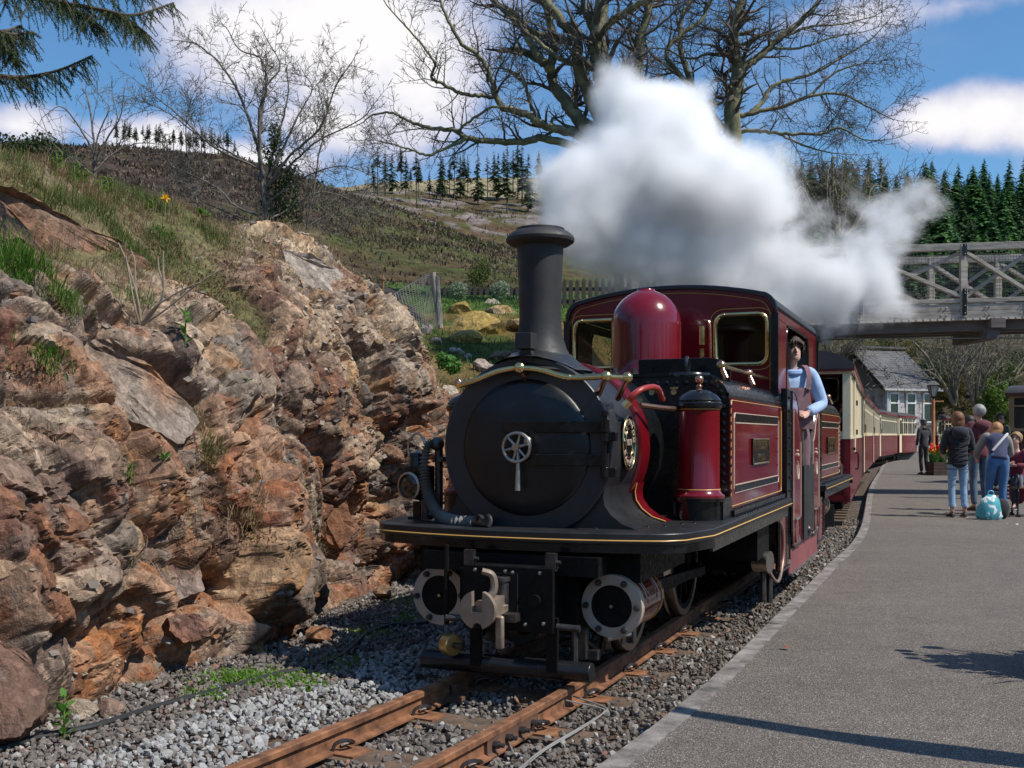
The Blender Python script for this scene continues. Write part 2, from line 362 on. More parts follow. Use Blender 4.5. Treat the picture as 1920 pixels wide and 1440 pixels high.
# rails and sleepers
track = empty('railway_track', tuple(trk(0)[0]), label='narrow gauge railway track with rusty rails running beneath the red steam engine', category='railway track')
track.location = (0, 0, 0)
RP = [(-.045, -.108), (.045, -.108), (.045, -.099), (.010, -.09), (.007, -.04), (.012, -.034), (.026, -.028), (.026, -.006), (.020, 0), (-.020, 0), (-.026, -.006), (-.026, -.028), (-.012, -.034), (-.007, -.04), (-.010, -.09), (-.045, -.099)]
def rail(off, s0, s1, label):
    mb = MB(); S = list(np.arange(s0, min(s1, 22), .25)) + list(np.arange(22, s1, 1.0)); rings = []
    for s in S: p, t, n = trk(s, off); rings.append([tuple(p + n * a + Vector((0, 0, z))) for a, z in RP])
    mb.loft(rings); me = mesh('rail', mb, [RUST, RAILTOP], 30)
    for f in me.polygons:
        if f.normal.z > .5 and f.center.z > -.012: f.material_index = 1
    return link('rail', me, track, label=label)
rail_l = rail(-.325, .3, SEND, None); rail_r = rail(.325, .3, SEND, None)
def build_track():
    sj = trk_s(5.02)                                    # the bolted joint in the nearer rail
    clip = MB(); clip.tube(cat([(.0, -.055, .004), (.01, -.05, .035), (.035, -.03, .05), (.055, 0, .045), (.05, .035, .03), (.03, .045, .02), (.012, .03, .018), (.004, .0, .014)], 4), .0085, 6)
    cme = mesh('rail_clip', clip, DARKSTEEL)
    plate = MB().box((0, 0, 0), (.30, .14, .014)); pme = mesh('base_plate', plate, RUST)
    sl = MB(); sl.box((0, 0, -.06), (1.34, .22, .12)); sme = mesh('sleeper', sl, MATS['sleeper_wood'])
    s = trk_s(4.62) - .676 * 5
    while s < 40:
        p, t, n = trk(s, 0, -.112); a = math.atan2(n.y, n.x)
        so_ = link('sleeper', sme, track, p, (0, 0, a))
        if p.y < 9:
            for o in (-.325, .325):
                link('base_plate', pme, so_, (o, 0, .003))
                for sd in (-1, 1):
                    c = link('rail_clip', cme, so_, (o + sd * .03, 0, .01)); c.scale = (sd, 1, 1)
        s += .676
    for sd in (-1, 1):                                  # fishplates with bolts
        mb = MB(); rings = []
        for u in (-.26, -.1, .1, .26):
            p, t, n = trk(sj + u, .325); rings.append([tuple(p + n * (sd * a) + Vector((0, 0, z))) for a, z in ((.009, -.034), (.026, -.03), (.024, -.055), (.026, -.09), (.04, -.099), (.011, -.094))])
        mb.loft(rings); fp = mk('fishplate', mb, M('fishplate_rust', (.13, .068, .042), .75, var=.35, scale=14, bump=.001), rail_r, smooth=25)
        for u in (-.20, -.075, .06, .19):
            p, t, n = trk(sj + u, .325, -.06); b = MB(); q = n * sd
            b.cyl(p + q * .022, p + q * .052, .017, n=6); b.cyl(p + q * .05, p + q * .075, .010, n=10); mk('bolt', b, DARKSTEEL, fp, smooth=30)
    # short block bonded to the inner rail where the shade begins
    for u, o in ((trk_s(5.55), -.325), ):
        p, t, n = trk(u, o, 0); b = MB(); b.bar(p + n * .012 + Vector((0, 0, -.098)), p + n * .10 + Vector((0, 0, -.098)), .13, .02); b.bar(p + n * .02 + t * .03 + Vector((0, 0, -.06)), p + n * .05 + t * .03 + Vector((0, 0, -.06)), .05, .06)
        mk('rail_chair', b, M('fishplate_rust', (.13, .068, .042)), rail_l)
    w_ = MB()
    def wp(u, o, z): return trk(sj + u, o, z)[0]
    for dz in (0, .012):
        w_.tube(cat([wp(-.62 + dz * 3, .345, -.055), wp(-.60, .45, -.088), wp(-.52 + dz * 2, .535, -.098), wp(-.40, .555 + dz, -.094), wp(-.1, .535 + dz, -.088), wp(.3, .545 + dz, -.09), wp(.62 - dz * 3, .555, -.088), wp(.68 - dz * 3, .52, -.08), wp(.70 - dz * 8, .35, -.05)], 6), .0042, 5)
    mk('bond_wire', w_, M('grey_wire', (.42, .40, .37), .45, .5, var=.15), label='pale grey bonding wire looped beside the bolted joint of the rail', category='wire')
build_track()
# loose stone: many small broken lumps in one object
def chip(seed):                                        # an angular stone: twenty faces, corners pushed in and out
    import bmesh
    g = np.random.default_rng(seed); bm = bmesh.new(); bmesh.ops.create_icosphere(bm, subdivisions=1, radius=1); V = np.array([v.co[:] for v in bm.verts]); T = np.array([[v.index for v in f.verts] for f in bm.faces]); bm.free()
    for _ in range(4): n = g.normal(size=3); n /= np.linalg.norm(n); d = V @ n - g.uniform(.35, .6); V = V - np.outer(np.maximum(d, 0), n)
    return V * g.uniform(.86, 1.1, (len(V), 1)) * np.array((g.uniform(.95, 1.25), g.uniform(.75, 1.0), g.uniform(.65, .95))), T
def build_gravel():
    shapes = [chip(100 + i) for i in range(18)]
    g = np.random.default_rng(3); N = 56000
    s = g.uniform(0, 1, N) ** 1.35 * 15.5 + trk_s(3.2); off = g.uniform(-2.75, .96, N); keep = []
    P = np.zeros((N, 3)); W = np.zeros(N, int)
    slp = trk_s(4.62) - .676 * 5
    for i in range(N):
        p, t, n = trk(s[i], off[i]); foot = -2.30 + .277 * (p.y - 4.96) - .12
        if p.x < foot or (abs(abs(off[i]) - .325) < .06): continue
        z = np.interp(off[i], [-2.6, -1.5, -1.0, -.45, -.38, 0, .38, .9], [-.085, -.095, -.085, -.10, -.125, -.118, -.12, -.088])
        fr = ((s[i] - slp) / .676 + .5) % 1 - .5
        if abs(off[i]) < .66 and abs(fr) < .16 and g.random() < .8: continue
        P[i] = (p.x, p.y, z + g.uniform(-.006, .012)); keep.append(i)
        q = off[i] + .35 * mnoise.noise((p.x * 1.3, p.y * 1.3, 3)) + .15 * mnoise.noise((p.x * 5, p.y * 5, 3))
        W[i] = 1 if (-1.15 < q < -.34 and p.y < 8.2 + mnoise.noise((p.x, p.y, 9))) else (2 if q > .33 else 0)
    keep = np.array(keep); VV = []; TT = []; CC = []; o = 0
    for k, i in enumerate(keep):
        V, T = shapes[int(g.integers(18))]; sz = .0085 + .019 * g.random() ** 1.6 * (1.08 if W[i] == 1 else 1.0) * (1.5 if g.random() < .05 else 1)
        if P[i][1] > 9: sz *= 1.25
        q = g.normal(size=4); q /= np.linalg.norm(q); w_, x, y, z = q
        Rm = np.array([[1 - 2 * (y * y + z * z), 2 * (x * y - z * w_), 2 * (x * z + y * w_)], [2 * (x * y + z * w_), 1 - 2 * (x * x + z * z), 2 * (y * z - x * w_)], [2 * (x * z - y * w_), 2 * (y * z + x * w_), 1 - 2 * (x * x + y * y)]])
        VV.append(V @ Rm.T * sz + P[i]); TT.append(T + o); o += len(V)
        u = g.random(); l = g.uniform(.75, 1.25)
        if W[i] == 1: c = np.array((.35, .345, .33)) * l if u < .78 else np.array((.20, .17, .15)) * l
        elif u < .025: c = np.array((.26, .135, .09)) * l
        elif u < .16: c = np.array((.36, .34, .31)) * l
        else: c = np.array((.175, .148, .128)) * l if W[i] == 0 else np.array((.155, .130, .110)) * l
        CC.append(np.tile(c, (len(V), 1)))
    me = npmesh('gravel', np.concatenate(VV), np.concatenate(TT), MATS['stone'], np.concatenate(CC)); link('gravel', me, kind='stuff')
build_gravel()
# ================================================================ the rock cutting on the left with its plants
def lerp_tab(tab, s):
    k = [r[0] for r in tab]; return [np.interp(s, k, [r[1][j] for r in tab], ) for j in range(len(tab[0][1]))]
# stations along the foot (depth of the foot), then back-offset / height pairs of the cross section
PROF = [(2.0, [0, -.2, .10, .5, .22, 1.05, .5, 1.5, .9, 1.95, 1.5, 2.55, 2.2, 3.05, 3.4, 3.35]),
        (5.0, [0, -.2, .12, .5, .25, 1.05, .5, 1.5, .9, 1.95, 1.5, 2.6, 2.3, 3.2, 3.6, 3.45]),
        (7.2, [0, -.2, .10, .5, .22, 1.05, .45, 1.55, .85, 2.1, 1.4, 2.75, 2.0, 3.25, 3.4, 3.5]),
        (9.0, [0, -.2, .08, .5, .16, 1.1, .35, 1.7, .7, 2.3, 1.25, 2.95, 1.8, 3.35, 3.3, 3.6]),
        (11.0, [0, -.2, .07, .5, .16, 1.1, .34, 1.75, .66, 2.3, 1.15, 2.8, 1.7, 3.15, 3.0, 3.3]),
        (12.2, [0, -.2, .09, .5, .20, 1.05, .42, 1.55, .7, 1.95, 1.1, 2.3, 1.6, 2.6, 2.8, 2.8]),
        (12.9, [0, -.2, .14, .4, .3, .8, .5, 1.15, .75, 1.45, 1.1, 1.75, 1.6, 2.05, 2.6, 2.3]),
        (13.6, [0, -.2, .25, .15, .5, .3, .75, .5, 1.0, .65, 1.3, .8, 1.7, .95, 2.4, 1.2])]
FN = Vector((.964, -.267, 0))                         # the face looks towards the track
def cliff_base(a, u):                                  # a: depth of the foot, u 0..1 up the profile (arrays)
    tab = np.array([[np.interp(a_, [r[0] for r in PROF], [r[1][j] for r in PROF]) for j in range(16)] for a_ in a])
    x = np.linspace(0, 1, 8); B = tab[:, 0::2]; Z = tab[:, 1::2]
    L = np.array([0, .14, .28, .41, .54, .69, .83, 1.0])
    b = np.array([np.interp(u, L, B[i]) for i in range(len(a))]); z = np.array([np.interp(u, L, Z[i]) for i in range(len(a))])
    k = 5
    ker = np.ones(2 * k + 1) / (2 * k + 1)
    pad = lambda q: np.apply_along_axis(lambda r: np.convolve(np.pad(r, k, mode='edge'), ker, 'valid'), 1, q)
    b, z = pad(b), pad(z)
    bulge = np.array([[.10 * math.sin(1.9 * a_ + 1.1) + .07 * math.sin(4.3 * a_ + 2.0)] for a_ in a])
    fx = (-2.38 + .277 * (a - 4.96))[:, None] + bulge * np.clip(z + .3, .2, 1)
    return np.stack([fx - FN.x * b, a[:, None] - FN.y * b, z], -1)
def facets(P, n, size, amp, tilt, seed, k=4, sharp=1.0, crack=0.):   # broken faces: the outermost of the tilted planes carried by the nearest seeds
    g = np.random.default_rng(seed); A = np.array(Euler((R(-12), R(40), R(-15))).to_matrix()); st = np.array((1.25, .95, .8))   # joints dip down to the right
    S = P[g.choice(len(P), n, replace=False)] + g.normal(size=(n, 3)) * size * .25; kd = kdtree.KDTree(n)
    for i, p in enumerate((S @ A) / st): kd.insert(p, i)
    kd.balance(); f = kd.find_n; flat = [(t[1], t[2]) for q in (P @ A) / st for t in f(q, k)]
    arr = np.array(flat).reshape(len(P), k, 2); idx = arr[..., 0].astype(int); r = arr[..., 1]
    off = g.uniform(-1, 1, n) * amp; G = g.normal(size=(n, 3)) * tilt
    val = off[idx] + np.einsum('pkj,pkj->pk', G[idx], P[:, None, :] - S[idx]) - amp * sharp * (r / size) ** 2
    if crack:                                             # open joints where two planes meet
        sv = np.sort(val, 1); gap = sv[:, -1] - sv[:, -2]; d = np.clip(val.max(1), -amp * 2.2, amp * 1.8) - crack * np.exp(-(gap / (amp * .13)) ** 2); j = val.argmax(1); return d, idx[np.arange(len(P)), j]
    j = val.argmax(1); return np.clip(val.max(1), -amp * 2.2, amp * 1.8), idx[np.arange(len(P)), j]
def build_cliff():
    na, nu = 720, 460
    a = 2.3 + (13.6 - 2.3) * (np.linspace(0, 1, na)); u = np.linspace(0, 1, nu)
    B = cliff_base(a, u); P = B.reshape(-1, 3)
    da = np.gradient(B, axis=0); du = np.gradient(B, axis=1); N = np.cross(da, du); N /= np.linalg.norm(N, axis=-1, keepdims=True)
    if N[..., 0].mean() < 0: N = -N
    # smooth the base normals so that blocks come out whole
    N = N.reshape(-1, 3)
    Zh = P[:, 2]; Y = P[:, 1]
    veg0 = np.clip((u - .545) / .14, 0, 1)[None, :] * np.ones((na, 1)); 
    hu = np.array([mnoise.noise((x * .9, y * .9, z * .9 + 5)) for x, y, z in P]); hv = np.array([mnoise.noise((x * 3.1, y * 3.1, z * 3.1)) for x, y, z in P])
    far = np.clip((Y - 8.6) / 1.6, 0, 1)
    veg = np.clip(veg0.ravel() * 1.25 - .20 * far * (1 - np.clip((np.tile(u, na) - .84) / .1, 0, 1)) * 3.2 + hu * .7 + hv * .3, 0, 1)
    ledge = np.clip((hu - .10) * 6, 0, 1) * (Zh > 1.05) * (Zh < 2.4) * .8 * (1 - far * .7)
    veg = np.clip(np.maximum(veg, ledge), 0, 1)
    d0, i0 = facets(P, 90, .75, .17, .34, 1, 7, 1.2, .13)
    d1, i1 = facets(P, 700, .29, .080, .52, 2, 6, 1.25, .065)
    d2, i2 = facets(P, 4200, .115, .026, .55, 3, 5, 1.4, .016)
    d3, i3 = facets(P, 26000, .045, .007, .6, 4, 3, 1.5)
    def blur(q, n):
        q = q.reshape(na, nu)
        for _ in range(n): p_ = np.pad(q, 1, mode='edge'); q = (p_[:-2, 1:-1] + p_[2:, 1:-1] + p_[1:-1, :-2] + p_[1:-1, 2:] + 2 * p_[1:-1, 1:-1]) / 6
        return q.ravel()
    d0, d1 = blur(d0, 5), blur(d1, 2)
    rock = 1 - veg * .88
    rough = .75 + .5 * far
    D = (d0 * .8 + d1 * 1.0) * rock + (d2 * rough + d3 * rough) * (rock * .92 + .08) + veg * (.05 * hv + .03) - .015
    low = np.clip((Zh + .15) / .25, 0, 1); D *= (.35 + .65 * low)
    V = P + N * D[:, None]
    # colour of the rock itself, block by block
    g = np.random.default_rng(11)
    pal = np.array([(.27, .130, .065), (.19, .090, .052), (.125, .062, .047), (.27, .215, .175), (.205, .180, .158), (.39, .32, .25), (.135, .122, .116), (.31, .195, .10), (.062, .056, .054), (.47, .40, .31)])
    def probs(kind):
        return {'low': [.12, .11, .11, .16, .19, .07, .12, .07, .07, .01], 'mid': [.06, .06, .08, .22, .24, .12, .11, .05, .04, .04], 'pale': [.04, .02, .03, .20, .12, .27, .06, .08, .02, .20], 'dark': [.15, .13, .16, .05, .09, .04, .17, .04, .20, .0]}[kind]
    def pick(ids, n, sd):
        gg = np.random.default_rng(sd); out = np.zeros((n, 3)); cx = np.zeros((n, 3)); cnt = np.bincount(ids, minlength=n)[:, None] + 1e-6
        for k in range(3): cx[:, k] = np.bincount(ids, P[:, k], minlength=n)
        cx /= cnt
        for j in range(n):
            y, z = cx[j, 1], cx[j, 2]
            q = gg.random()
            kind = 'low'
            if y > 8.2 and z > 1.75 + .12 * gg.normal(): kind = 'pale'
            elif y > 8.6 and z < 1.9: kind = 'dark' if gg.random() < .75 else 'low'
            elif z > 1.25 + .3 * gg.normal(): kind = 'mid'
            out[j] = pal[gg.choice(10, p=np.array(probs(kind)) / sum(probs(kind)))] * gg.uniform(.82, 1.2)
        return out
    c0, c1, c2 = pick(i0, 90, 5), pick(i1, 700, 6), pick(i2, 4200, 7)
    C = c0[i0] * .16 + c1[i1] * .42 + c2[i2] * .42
    C *= (1 + .35 * (g.random(26000)[i3] - .5))[:, None]
    C = C.mean(1, keepdims=True) * -.10 + C * 1.10
    soil = np.array((.20, .135, .085)) * (1 + .4 * hv[:, None]); grn = np.array((.12, .115, .045)); gm = np.clip(.5 + hu * 1.4 + .4 * hv, 0, 1)[:, None]
    VC = soil * (1 - gm) + grn * gm
    vm = np.clip((veg - .45) * 3.5, 0, 1)[:, None]
    C = np.clip(C * np.array((1.13, 1.04, .94)) * (1 - vm) + VC * vm, .02, .7)
    idx = np.arange(na * nu).reshape(na, nu); q = np.stack([idx[:-1, :-1], idx[1:, :-1], idx[1:, 1:], idx[:-1, 1:]], -1).reshape(-1, 4)
    m = bpy.data.materials.new('quarried_rock'); m.use_nodes = True; t = NT(m.node_tree); b = t.n['Principled BSDF']; o = t.new('ShaderNodeTexCoord').outputs['Object']
    at_ = t.new('ShaderNodeAttribute', attribute_name='tint').outputs['Color']
    sv = t.vmath('MULTIPLY', o, (1.6, 1.6, .55))
    streak = t.noise(sv, 9, 6, .7).outputs[0]; fine = t.noise(o, 55, 6, .7).outputs[0]; med = t.noise(o, 14, 6, .65).outputs[0]
    c = t.mix(1.0, at_, t.ramp(streak, [(.25, (.62, .56, .52)), (.5, (1, 1, 1)), (.75, (1.25, 1.2, 1.12))]), 'MULTIPLY')
    c = t.mix(t.mrange(med, .60, .72, 0, .4, True), c, (.23, .105, .05))
    c = t.mix(t.mrange(t.noise(t.vmath('ADD', o, (9, 4, 2)), 6, 6, .72).outputs[0], .58, .70, 0, .6, True), c, (.34, .30, .25))
    c = t.mix(t.mrange(t.noise(t.vmath('ADD', o, (3, 14, 2)), 11, 5, .7).outputs[0], .60, .70, 0, .65, True), c, (.05, .042, .04))
    c = t.mix(1.0, c, t.ramp(fine, [(.3, .70), (.5, 1.0), (.72, 1.3)]), 'MULTIPLY')
    t.set(b.inputs['Base Color'], c); b.inputs['Roughness'].default_value = .8; b.inputs['Specular IOR Level'].default_value = .3
    vc = t.new('ShaderNodeTexVoronoi', {'Vector': t.vmath('MULTIPLY', o, (1, 1, .7)), 'Scale': 26.0}); vs2 = t.new('ShaderNodeSeparateColor', {0: vc.outputs['Color']}).outputs
    c = t.mix(1.0, c, t.ramp(vs2[0], [(0, .68), (.5, 1.0), (1, 1.34)]), 'MULTIPLY'); t.set(b.inputs['Base Color'], c)
    hgt = t.math('ADD', t.math('ADD', t.math('MULTIPLY', med, .9), t.math('MULTIPLY', fine, .35)), t.math('ADD', t.math('MULTIPLY', streak, .5), t.math('MULTIPLY', vs2[1], .28)))
    bn = t.new('ShaderNodeBump', {'Strength': .9, 'Distance': .024, 'Height': hgt}); t.set(b.inputs['Normal'], bn.outputs[0]); MATS['rock'] = m
    me = npmesh('rock_cutting', V, q, m, C); link('rock_cutting', me, kind='structure')
    return V.reshape(na, nu, 3), veg.reshape(na, nu), N.reshape(na, nu, 3)
CV, CVEG, CNRM = build_cliff()
def cliff_hit(px, py, top=False):                     # the nearest point of the cutting seen along a photo ray (or along a column)
    d = CV.reshape(-1, 3); x = CX + F * d[:, 0] / d[:, 1]; y = HY - F * (d[:, 2] - CH) / d[:, 1]
    e = (x - px) ** 2 + (y - py) ** 2; k = np.where(e < max(64, e.min() * 2))[0]; j = k[np.argmin(d[k, 1])]; return Vector(d[j]), Vector(CNRM.reshape(-1, 3)[j])

# ---- blades of grass, living and dead
def blades(name, P, Nn, H, Wd, cols, lean, seed, mat, kind='stuff', parent=None, **kw):
    g = np.random.default_rng(seed); n = len(P); az = g.uniform(0, 2 * np.pi, n); L = g.uniform(.1, 1, n) * lean
    d = np.stack([np.cos(az) * L, np.sin(az) * L, np.ones(n)], -1) + Nn * .35; d /= np.linalg.norm(d, axis=1, keepdims=True)
    sd = np.stack([-np.sin(az + g.normal(size=n) * .7), np.cos(az), np.zeros(n)], -1); sd /= np.linalg.norm(sd, axis=1, keepdims=True)
    H = np.asarray(H)[:, None] if np.ndim(H) else H; Wd = np.asarray(Wd)[:, None] if np.ndim(Wd) else Wd
    out = np.stack([np.cos(az), np.sin(az), np.full(n, -.6)], -1) * (L[:, None] * .55)
    p0 = P - sd * Wd / 2; p1 = P + sd * Wd / 2; m0 = P + d * H * .55 - sd * Wd * .38; m1 = P + d * H * .55 + sd * Wd * .38; tp = P + d * H + out * H
    V = np.stack([p0, p1, m1, m0, tp], 1).reshape(-1, 3); o = np.arange(n)[:, None] * 5
    T = np.concatenate([o + np.array([[0, 1, 2]]), o + np.array([[0, 2, 3]]), o + np.array([[3, 2, 4]])], 0)
    me = npmesh(name, V, T, mat, np.repeat(cols, 5, axis=0)); return link(name, me, parent, kind=kind, **kw)
def leafmat(name, col, rough=.55, tint=True, trans=.35):
    if name in MATS: return MATS[name]
    m = bpy.data.materials.new(name); m.use_nodes = True; t = NT(m.node_tree); b = t.n['Principled BSDF']
    c = t.mix(1.0, (*col, 1), t.new('ShaderNodeAttribute', attribute_name='tint').outputs['Color'], 'MULTIPLY') if tint else None
    b.inputs['Roughness'].default_value = rough; b.inputs['Specular IOR Level'].default_value = .25
    tr = t.new('ShaderNodeBsdfTranslucent'); mx = t.new('ShaderNodeMixShader', {0: trans, 1: b.outputs[0], 2: tr.outputs[0]})
    if c is not None: t.set(b.inputs['Base Color'], c); t.set(tr.inputs[0], c)
    else: b.inputs['Base Color'].default_value = (*col, 1); tr.inputs[0].default_value = (*col, 1)
    t.set(t.n['Material Output'].inputs[0], mx.outputs[0]); MATS[name] = m; return m
GRASSM = leafmat('grass_blades', (1, 1, 1))
def build_cliff_grass():
    g = np.random.default_rng(21); na, nu = CVEG.shape
    w_ = np.clip(CVEG - .3, 0, 1).ravel() ** 1.3; w_[CV.reshape(-1, 3)[:, 1] < 3.2] *= .1; w_ *= np.array([max(.04, min(1, .55 + 1.6 * mnoise.noise((p[0] * 2.6, p[1] * 2.6, p[2] * 2.6)) + .8 * mnoise.noise((p[0] * 8, p[1] * 8, p[2] * 8)))) for p in CV.reshape(-1, 3)])
    k = g.choice(na * nu, 80000, replace=True, p=w_ / w_.sum()); P = CV.reshape(-1, 3)[k] + g.normal(size=(len(k), 3)) * .012; Nn = CNRM.reshape(-1, 3)[k]
    cl = np.array([mnoise.noise((p[0] * 1.6, p[1] * 1.6, p[2] * 1.6)) for p in P]) + .25 * g.normal(size=len(k)) + .25 * (P[:, 2] - 2.6)
    green = cl > .20; u = g.random(len(k))[:, None]
    cols = np.where(green[:, None], np.array((.085, .15, .028)) * (1 - u) + np.array((.16, .19, .06)) * u, np.array((.36, .27, .145)) * (1 - u) + np.array((.20, .125, .075)) * u)
    H = g.uniform(.035, .11, len(k)) * np.where(green, 1.15, .9) * (1 + .8 * (g.random(len(k)) < .1))
    blades('grass', P - Nn * .008, Nn, H, .0045, cols * g.uniform(.7, 1.25, (len(k), 1)), .9, 22, GRASSM)
    # dead stems hanging over the face
    w2 = ((CVEG > .15) & (CVEG < .75)).ravel() * 1.0; k = g.choice(na * nu, 9000, replace=True, p=w2 / w2.sum()); P = CV.reshape(-1, 3)[k] + CNRM.reshape(-1, 3)[k] * .01
    u = g.random(len(k))[:, None]; cols = np.array((.42, .33, .21)) * (1 - u) + np.array((.30, .20, .115)) * u
    blades('dry_grass', P, CNRM.reshape(-1, 3)[k] * 2.2, g.uniform(.05, .17, len(k)), .0032, cols, 2.6, 23, GRASSM)
build_cliff_grass()
def build_sedum():
    g = np.random.default_rng(71); P = []
    for cx_, cy_, rx, ry, n in [(395, 545, 55, 40, 1500), (300, 470, 45, 25, 700), (520, 470, 14, 22, 300), (420, 470, 60, 30, 500), (60, 700, 40, 14, 250), (480, 1000, 40, 18, 260), (655, 545, 14, 22, 160)]:
        c = CV.reshape(-1, 3); x = CX + F * c[:, 0] / c[:, 1]; y = HY - F * (c[:, 2] - CH) / c[:, 1]; w_ = np.exp(-((x - cx_) / rx) ** 2 - ((y - cy_) / ry) ** 2); w_[w_ < .05] = 0; k = g.choice(len(c), n, replace=True, p=w_ / w_.sum()); P.append(c[k])
    P = np.concatenate(P); cols = np.array([(.24, .055, .05), (.16, .06, .04), (.20, .13, .06), (.12, .13, .04)])[g.integers(0, 4, len(P))] * g.uniform(.7, 1.3, (len(P), 1))
    blades('ground_cover', P, np.tile((.3, -.3, .8), (len(P), 1)), g.uniform(.012, .035, len(P)), .010, cols, 2.0, 72, GRASSM)
build_sedum()
def tuft(name, px, py, n, h, r, col, label, lean=1.0, wd=.006, pos=None, cat_='grass tuft', group=None):   # one bunch of blades that can be pointed at
    p, nn = cliff_hit(px, py) if pos is None else (Vector(pos), Vector((0, 0, 1)))
    g = np.random.default_rng(abs(hash((px, py))) % 9999 if False else int(px * 7 + py)); q = g.normal(size=(n, 3)) * r; q -= np.outer(q @ np.array(nn), np.array(nn)); 
    cols = np.array(col) * g.uniform(.65, 1.3, (n, 1))
    e = empty(name, p, label=label, category=cat_, group=group); blades('blades', q, np.tile(np.array(nn), (n, 1)), g.uniform(.5, 1, n) * h, wd, cols, lean, int(px), GRASSM, parent=e); return e
G1, G2, DRY = (.085, .19, .025), (.14, .22, .05), (.36, .28, .16)
for (px, py, n, h, r, c, lb) in [(45, 510, 520, .24, .11, G1, 'big bright green grass tuft on the ledge left of the brown sloping slab'), (128, 565, 160, .14, .06, G2, 'small green grass tuft under the lower edge of the brown sloping slab'),
        (92, 668, 160, .10, .06, G1, 'low green grass tuft on the pale ledge beneath the large tuft'), (310, 440, 170, .12, .07, G1, 'short green grass tuft on the bank above the end of the sloping slab'),
        (258, 560, 150, .13, .07, G2, 'grass tuft behind the bare forked twigs of the ledge'), (372, 790, 150, .12, .05, DRY, 'straw coloured tuft halfway up the rock face'), (405, 850, 180, .15, .07, (.2, .19, .07), 'olive and straw tuft hanging below the straw coloured tuft'),
        (470, 960, 220, .17, .10, DRY, 'broad mat of dead straw hanging on the face left of the headlamp'), (250, 888, 60, .06, .03, G1, 'tiny green tuft near the middle of the rock face'),
        (268, 1312, 110, .13, .03, G1, 'spiky green tuft at the foot of the rock by the black cable')]:
    tuft('grass_tuft', px, py, n, h, r, c, lb)
def chunk(seed):                                       # an angular splinter: a box with its corners knocked about
    g = np.random.default_rng(seed); V = np.array([(x, y, z) for z in (-1, 1) for x, y in ((-1, -1), (1, -1), (1, 1), (-1, 1))]) * g.uniform(.35, 1.0, (8, 3)); Q = [(3, 2, 1, 0), (4, 5, 6, 7), (0, 1, 5, 4), (1, 2, 6, 5), (2, 3, 7, 6), (3, 0, 4, 7)]
    return V, np.array([t for a, b, c, d in Q for t in ((a, b, c), (a, c, d))])
def rotm(q):
    q = q / np.linalg.norm(q); w_, x, y, z = q
    return np.array([[1 - 2 * (y * y + z * z), 2 * (x * y - z * w_), 2 * (x * z + y * w_)], [2 * (x * y + z * w_), 1 - 2 * (x * x + z * z), 2 * (y * z - x * w_)], [2 * (x * z - y * w_), 2 * (y * z + x * w_), 1 - 2 * (x * x + y * y)]])
def build_rubble():
    g = np.random.default_rng(61); sh = [chunk(i) for i in range(12)]; w_ = (CVEG < .6).ravel() * np.clip(.25 + .9 * (CV[..., 1].ravel() > 8) * (CV[..., 2].ravel() > 1.2) + .35 * (CV[..., 2].ravel() < .35), 0, 1.3); k = g.choice(len(w_), 2200, replace=True, p=w_ / w_.sum()); VV, TT, CC, o = [], [], [], 0
    for i in k:
        p = CV.reshape(-1, 3)[i]; n = CNRM.reshape(-1, 3)[i]; V, T = sh[int(g.integers(12))]; sz = .009 + .027 * g.random() ** 2.2; V = V @ rotm(g.normal(size=4)).T * sz * np.array((1, 1, .75)) + p - n * sz * .12
        pale = p[1] > 8.3 and p[2] > 1.7; c = np.array([(.42, .35, .27), (.33, .27, .21), (.36, .22, .12), (.22, .19, .165)][int(g.integers(4))] if pale else [(.26, .13, .065), (.24, .20, .17), (.15, .075, .05), (.19, .165, .15), (.32, .26, .20)][int(g.integers(5))]) * g.uniform(.75, 1.25)
        VV.append(V); TT.append(T + o); CC.append(np.tile(c, (8, 1))); o += 8
    link('rubble', npmesh('rubble', np.concatenate(VV), np.concatenate(TT), MATS['stone'], np.concatenate(CC)), kind='stuff')
build_rubble()
# broad leaved weeds on the rock
def weed(px, py, nl, size, col, label, pos=None, upr=.5, name='leafy_weed'):
    p, nn = cliff_hit(px, py) if pos is None else (Vector(pos), Vector((0, 0, 1)))
    r = random.Random(int(px + py)); e = empty(name, p, label=label, category='plant'); lm = leafmat('weed_leaf', col if False else (.10, .24, .035), tint=False)
    lf = MB(); lf.add([(0, 0, 0), (.3, .18, .03), (.7, .2, .02), (1, 0, -.08), (.7, -.2, .02), (.3, -.18, .03), (.5, 0, -.02)], [(0, 6, 1), (1, 6, 2), (2, 6, 3), (3, 6, 4), (4, 6, 5), (5, 6, 0)]); me = mesh('leaf', lf, lm, 80)
    st = MB()
    for i in range(nl):
        az = i * 2.4 + r.uniform(-.3, .3); h = upr * size * (i / nl) * 1.6; o = link('leaf', me, e, (0, 0, h), None); o.scale = (size * r.uniform(.7, 1.1),) * 3
        o.rotation_euler = (r.uniform(-.3, .3), r.uniform(-.9, -.2), az)
    if upr > 0: st.tube([(0, 0, -.02), (0, 0, upr * size * 1.6)], .005, 5); mk('stem', st, M('weed_stem', (.14, .20, .06)), e)
    return e
weed(352, 645, 9, .09, None, 'dark green leafy sprig growing upright from the rock under the red patch', upr=1.6)
weed(312, 860, 7, .07, None, 'bright green rosette of broad leaves in the centre of the rock face', upr=.3)
weed(230, 752, 4, .05, None, 'pair of small round green leaves on the orange rock', upr=.2)
weed(458, 710, 3, .045, None, 'single small green leaf sprout on the rubbly pale rock', upr=.2)
weed(140, 560, 8, .075, None, 'pale green star shaped thistle rosette at the foot of the brown slab', upr=.2)
weed(120, 1375, 16, .085, None, 'dark green nettle plant on the gravel at the lower corner beside the cable', pos=at(120, 1385, 4.9), upr=1.5)
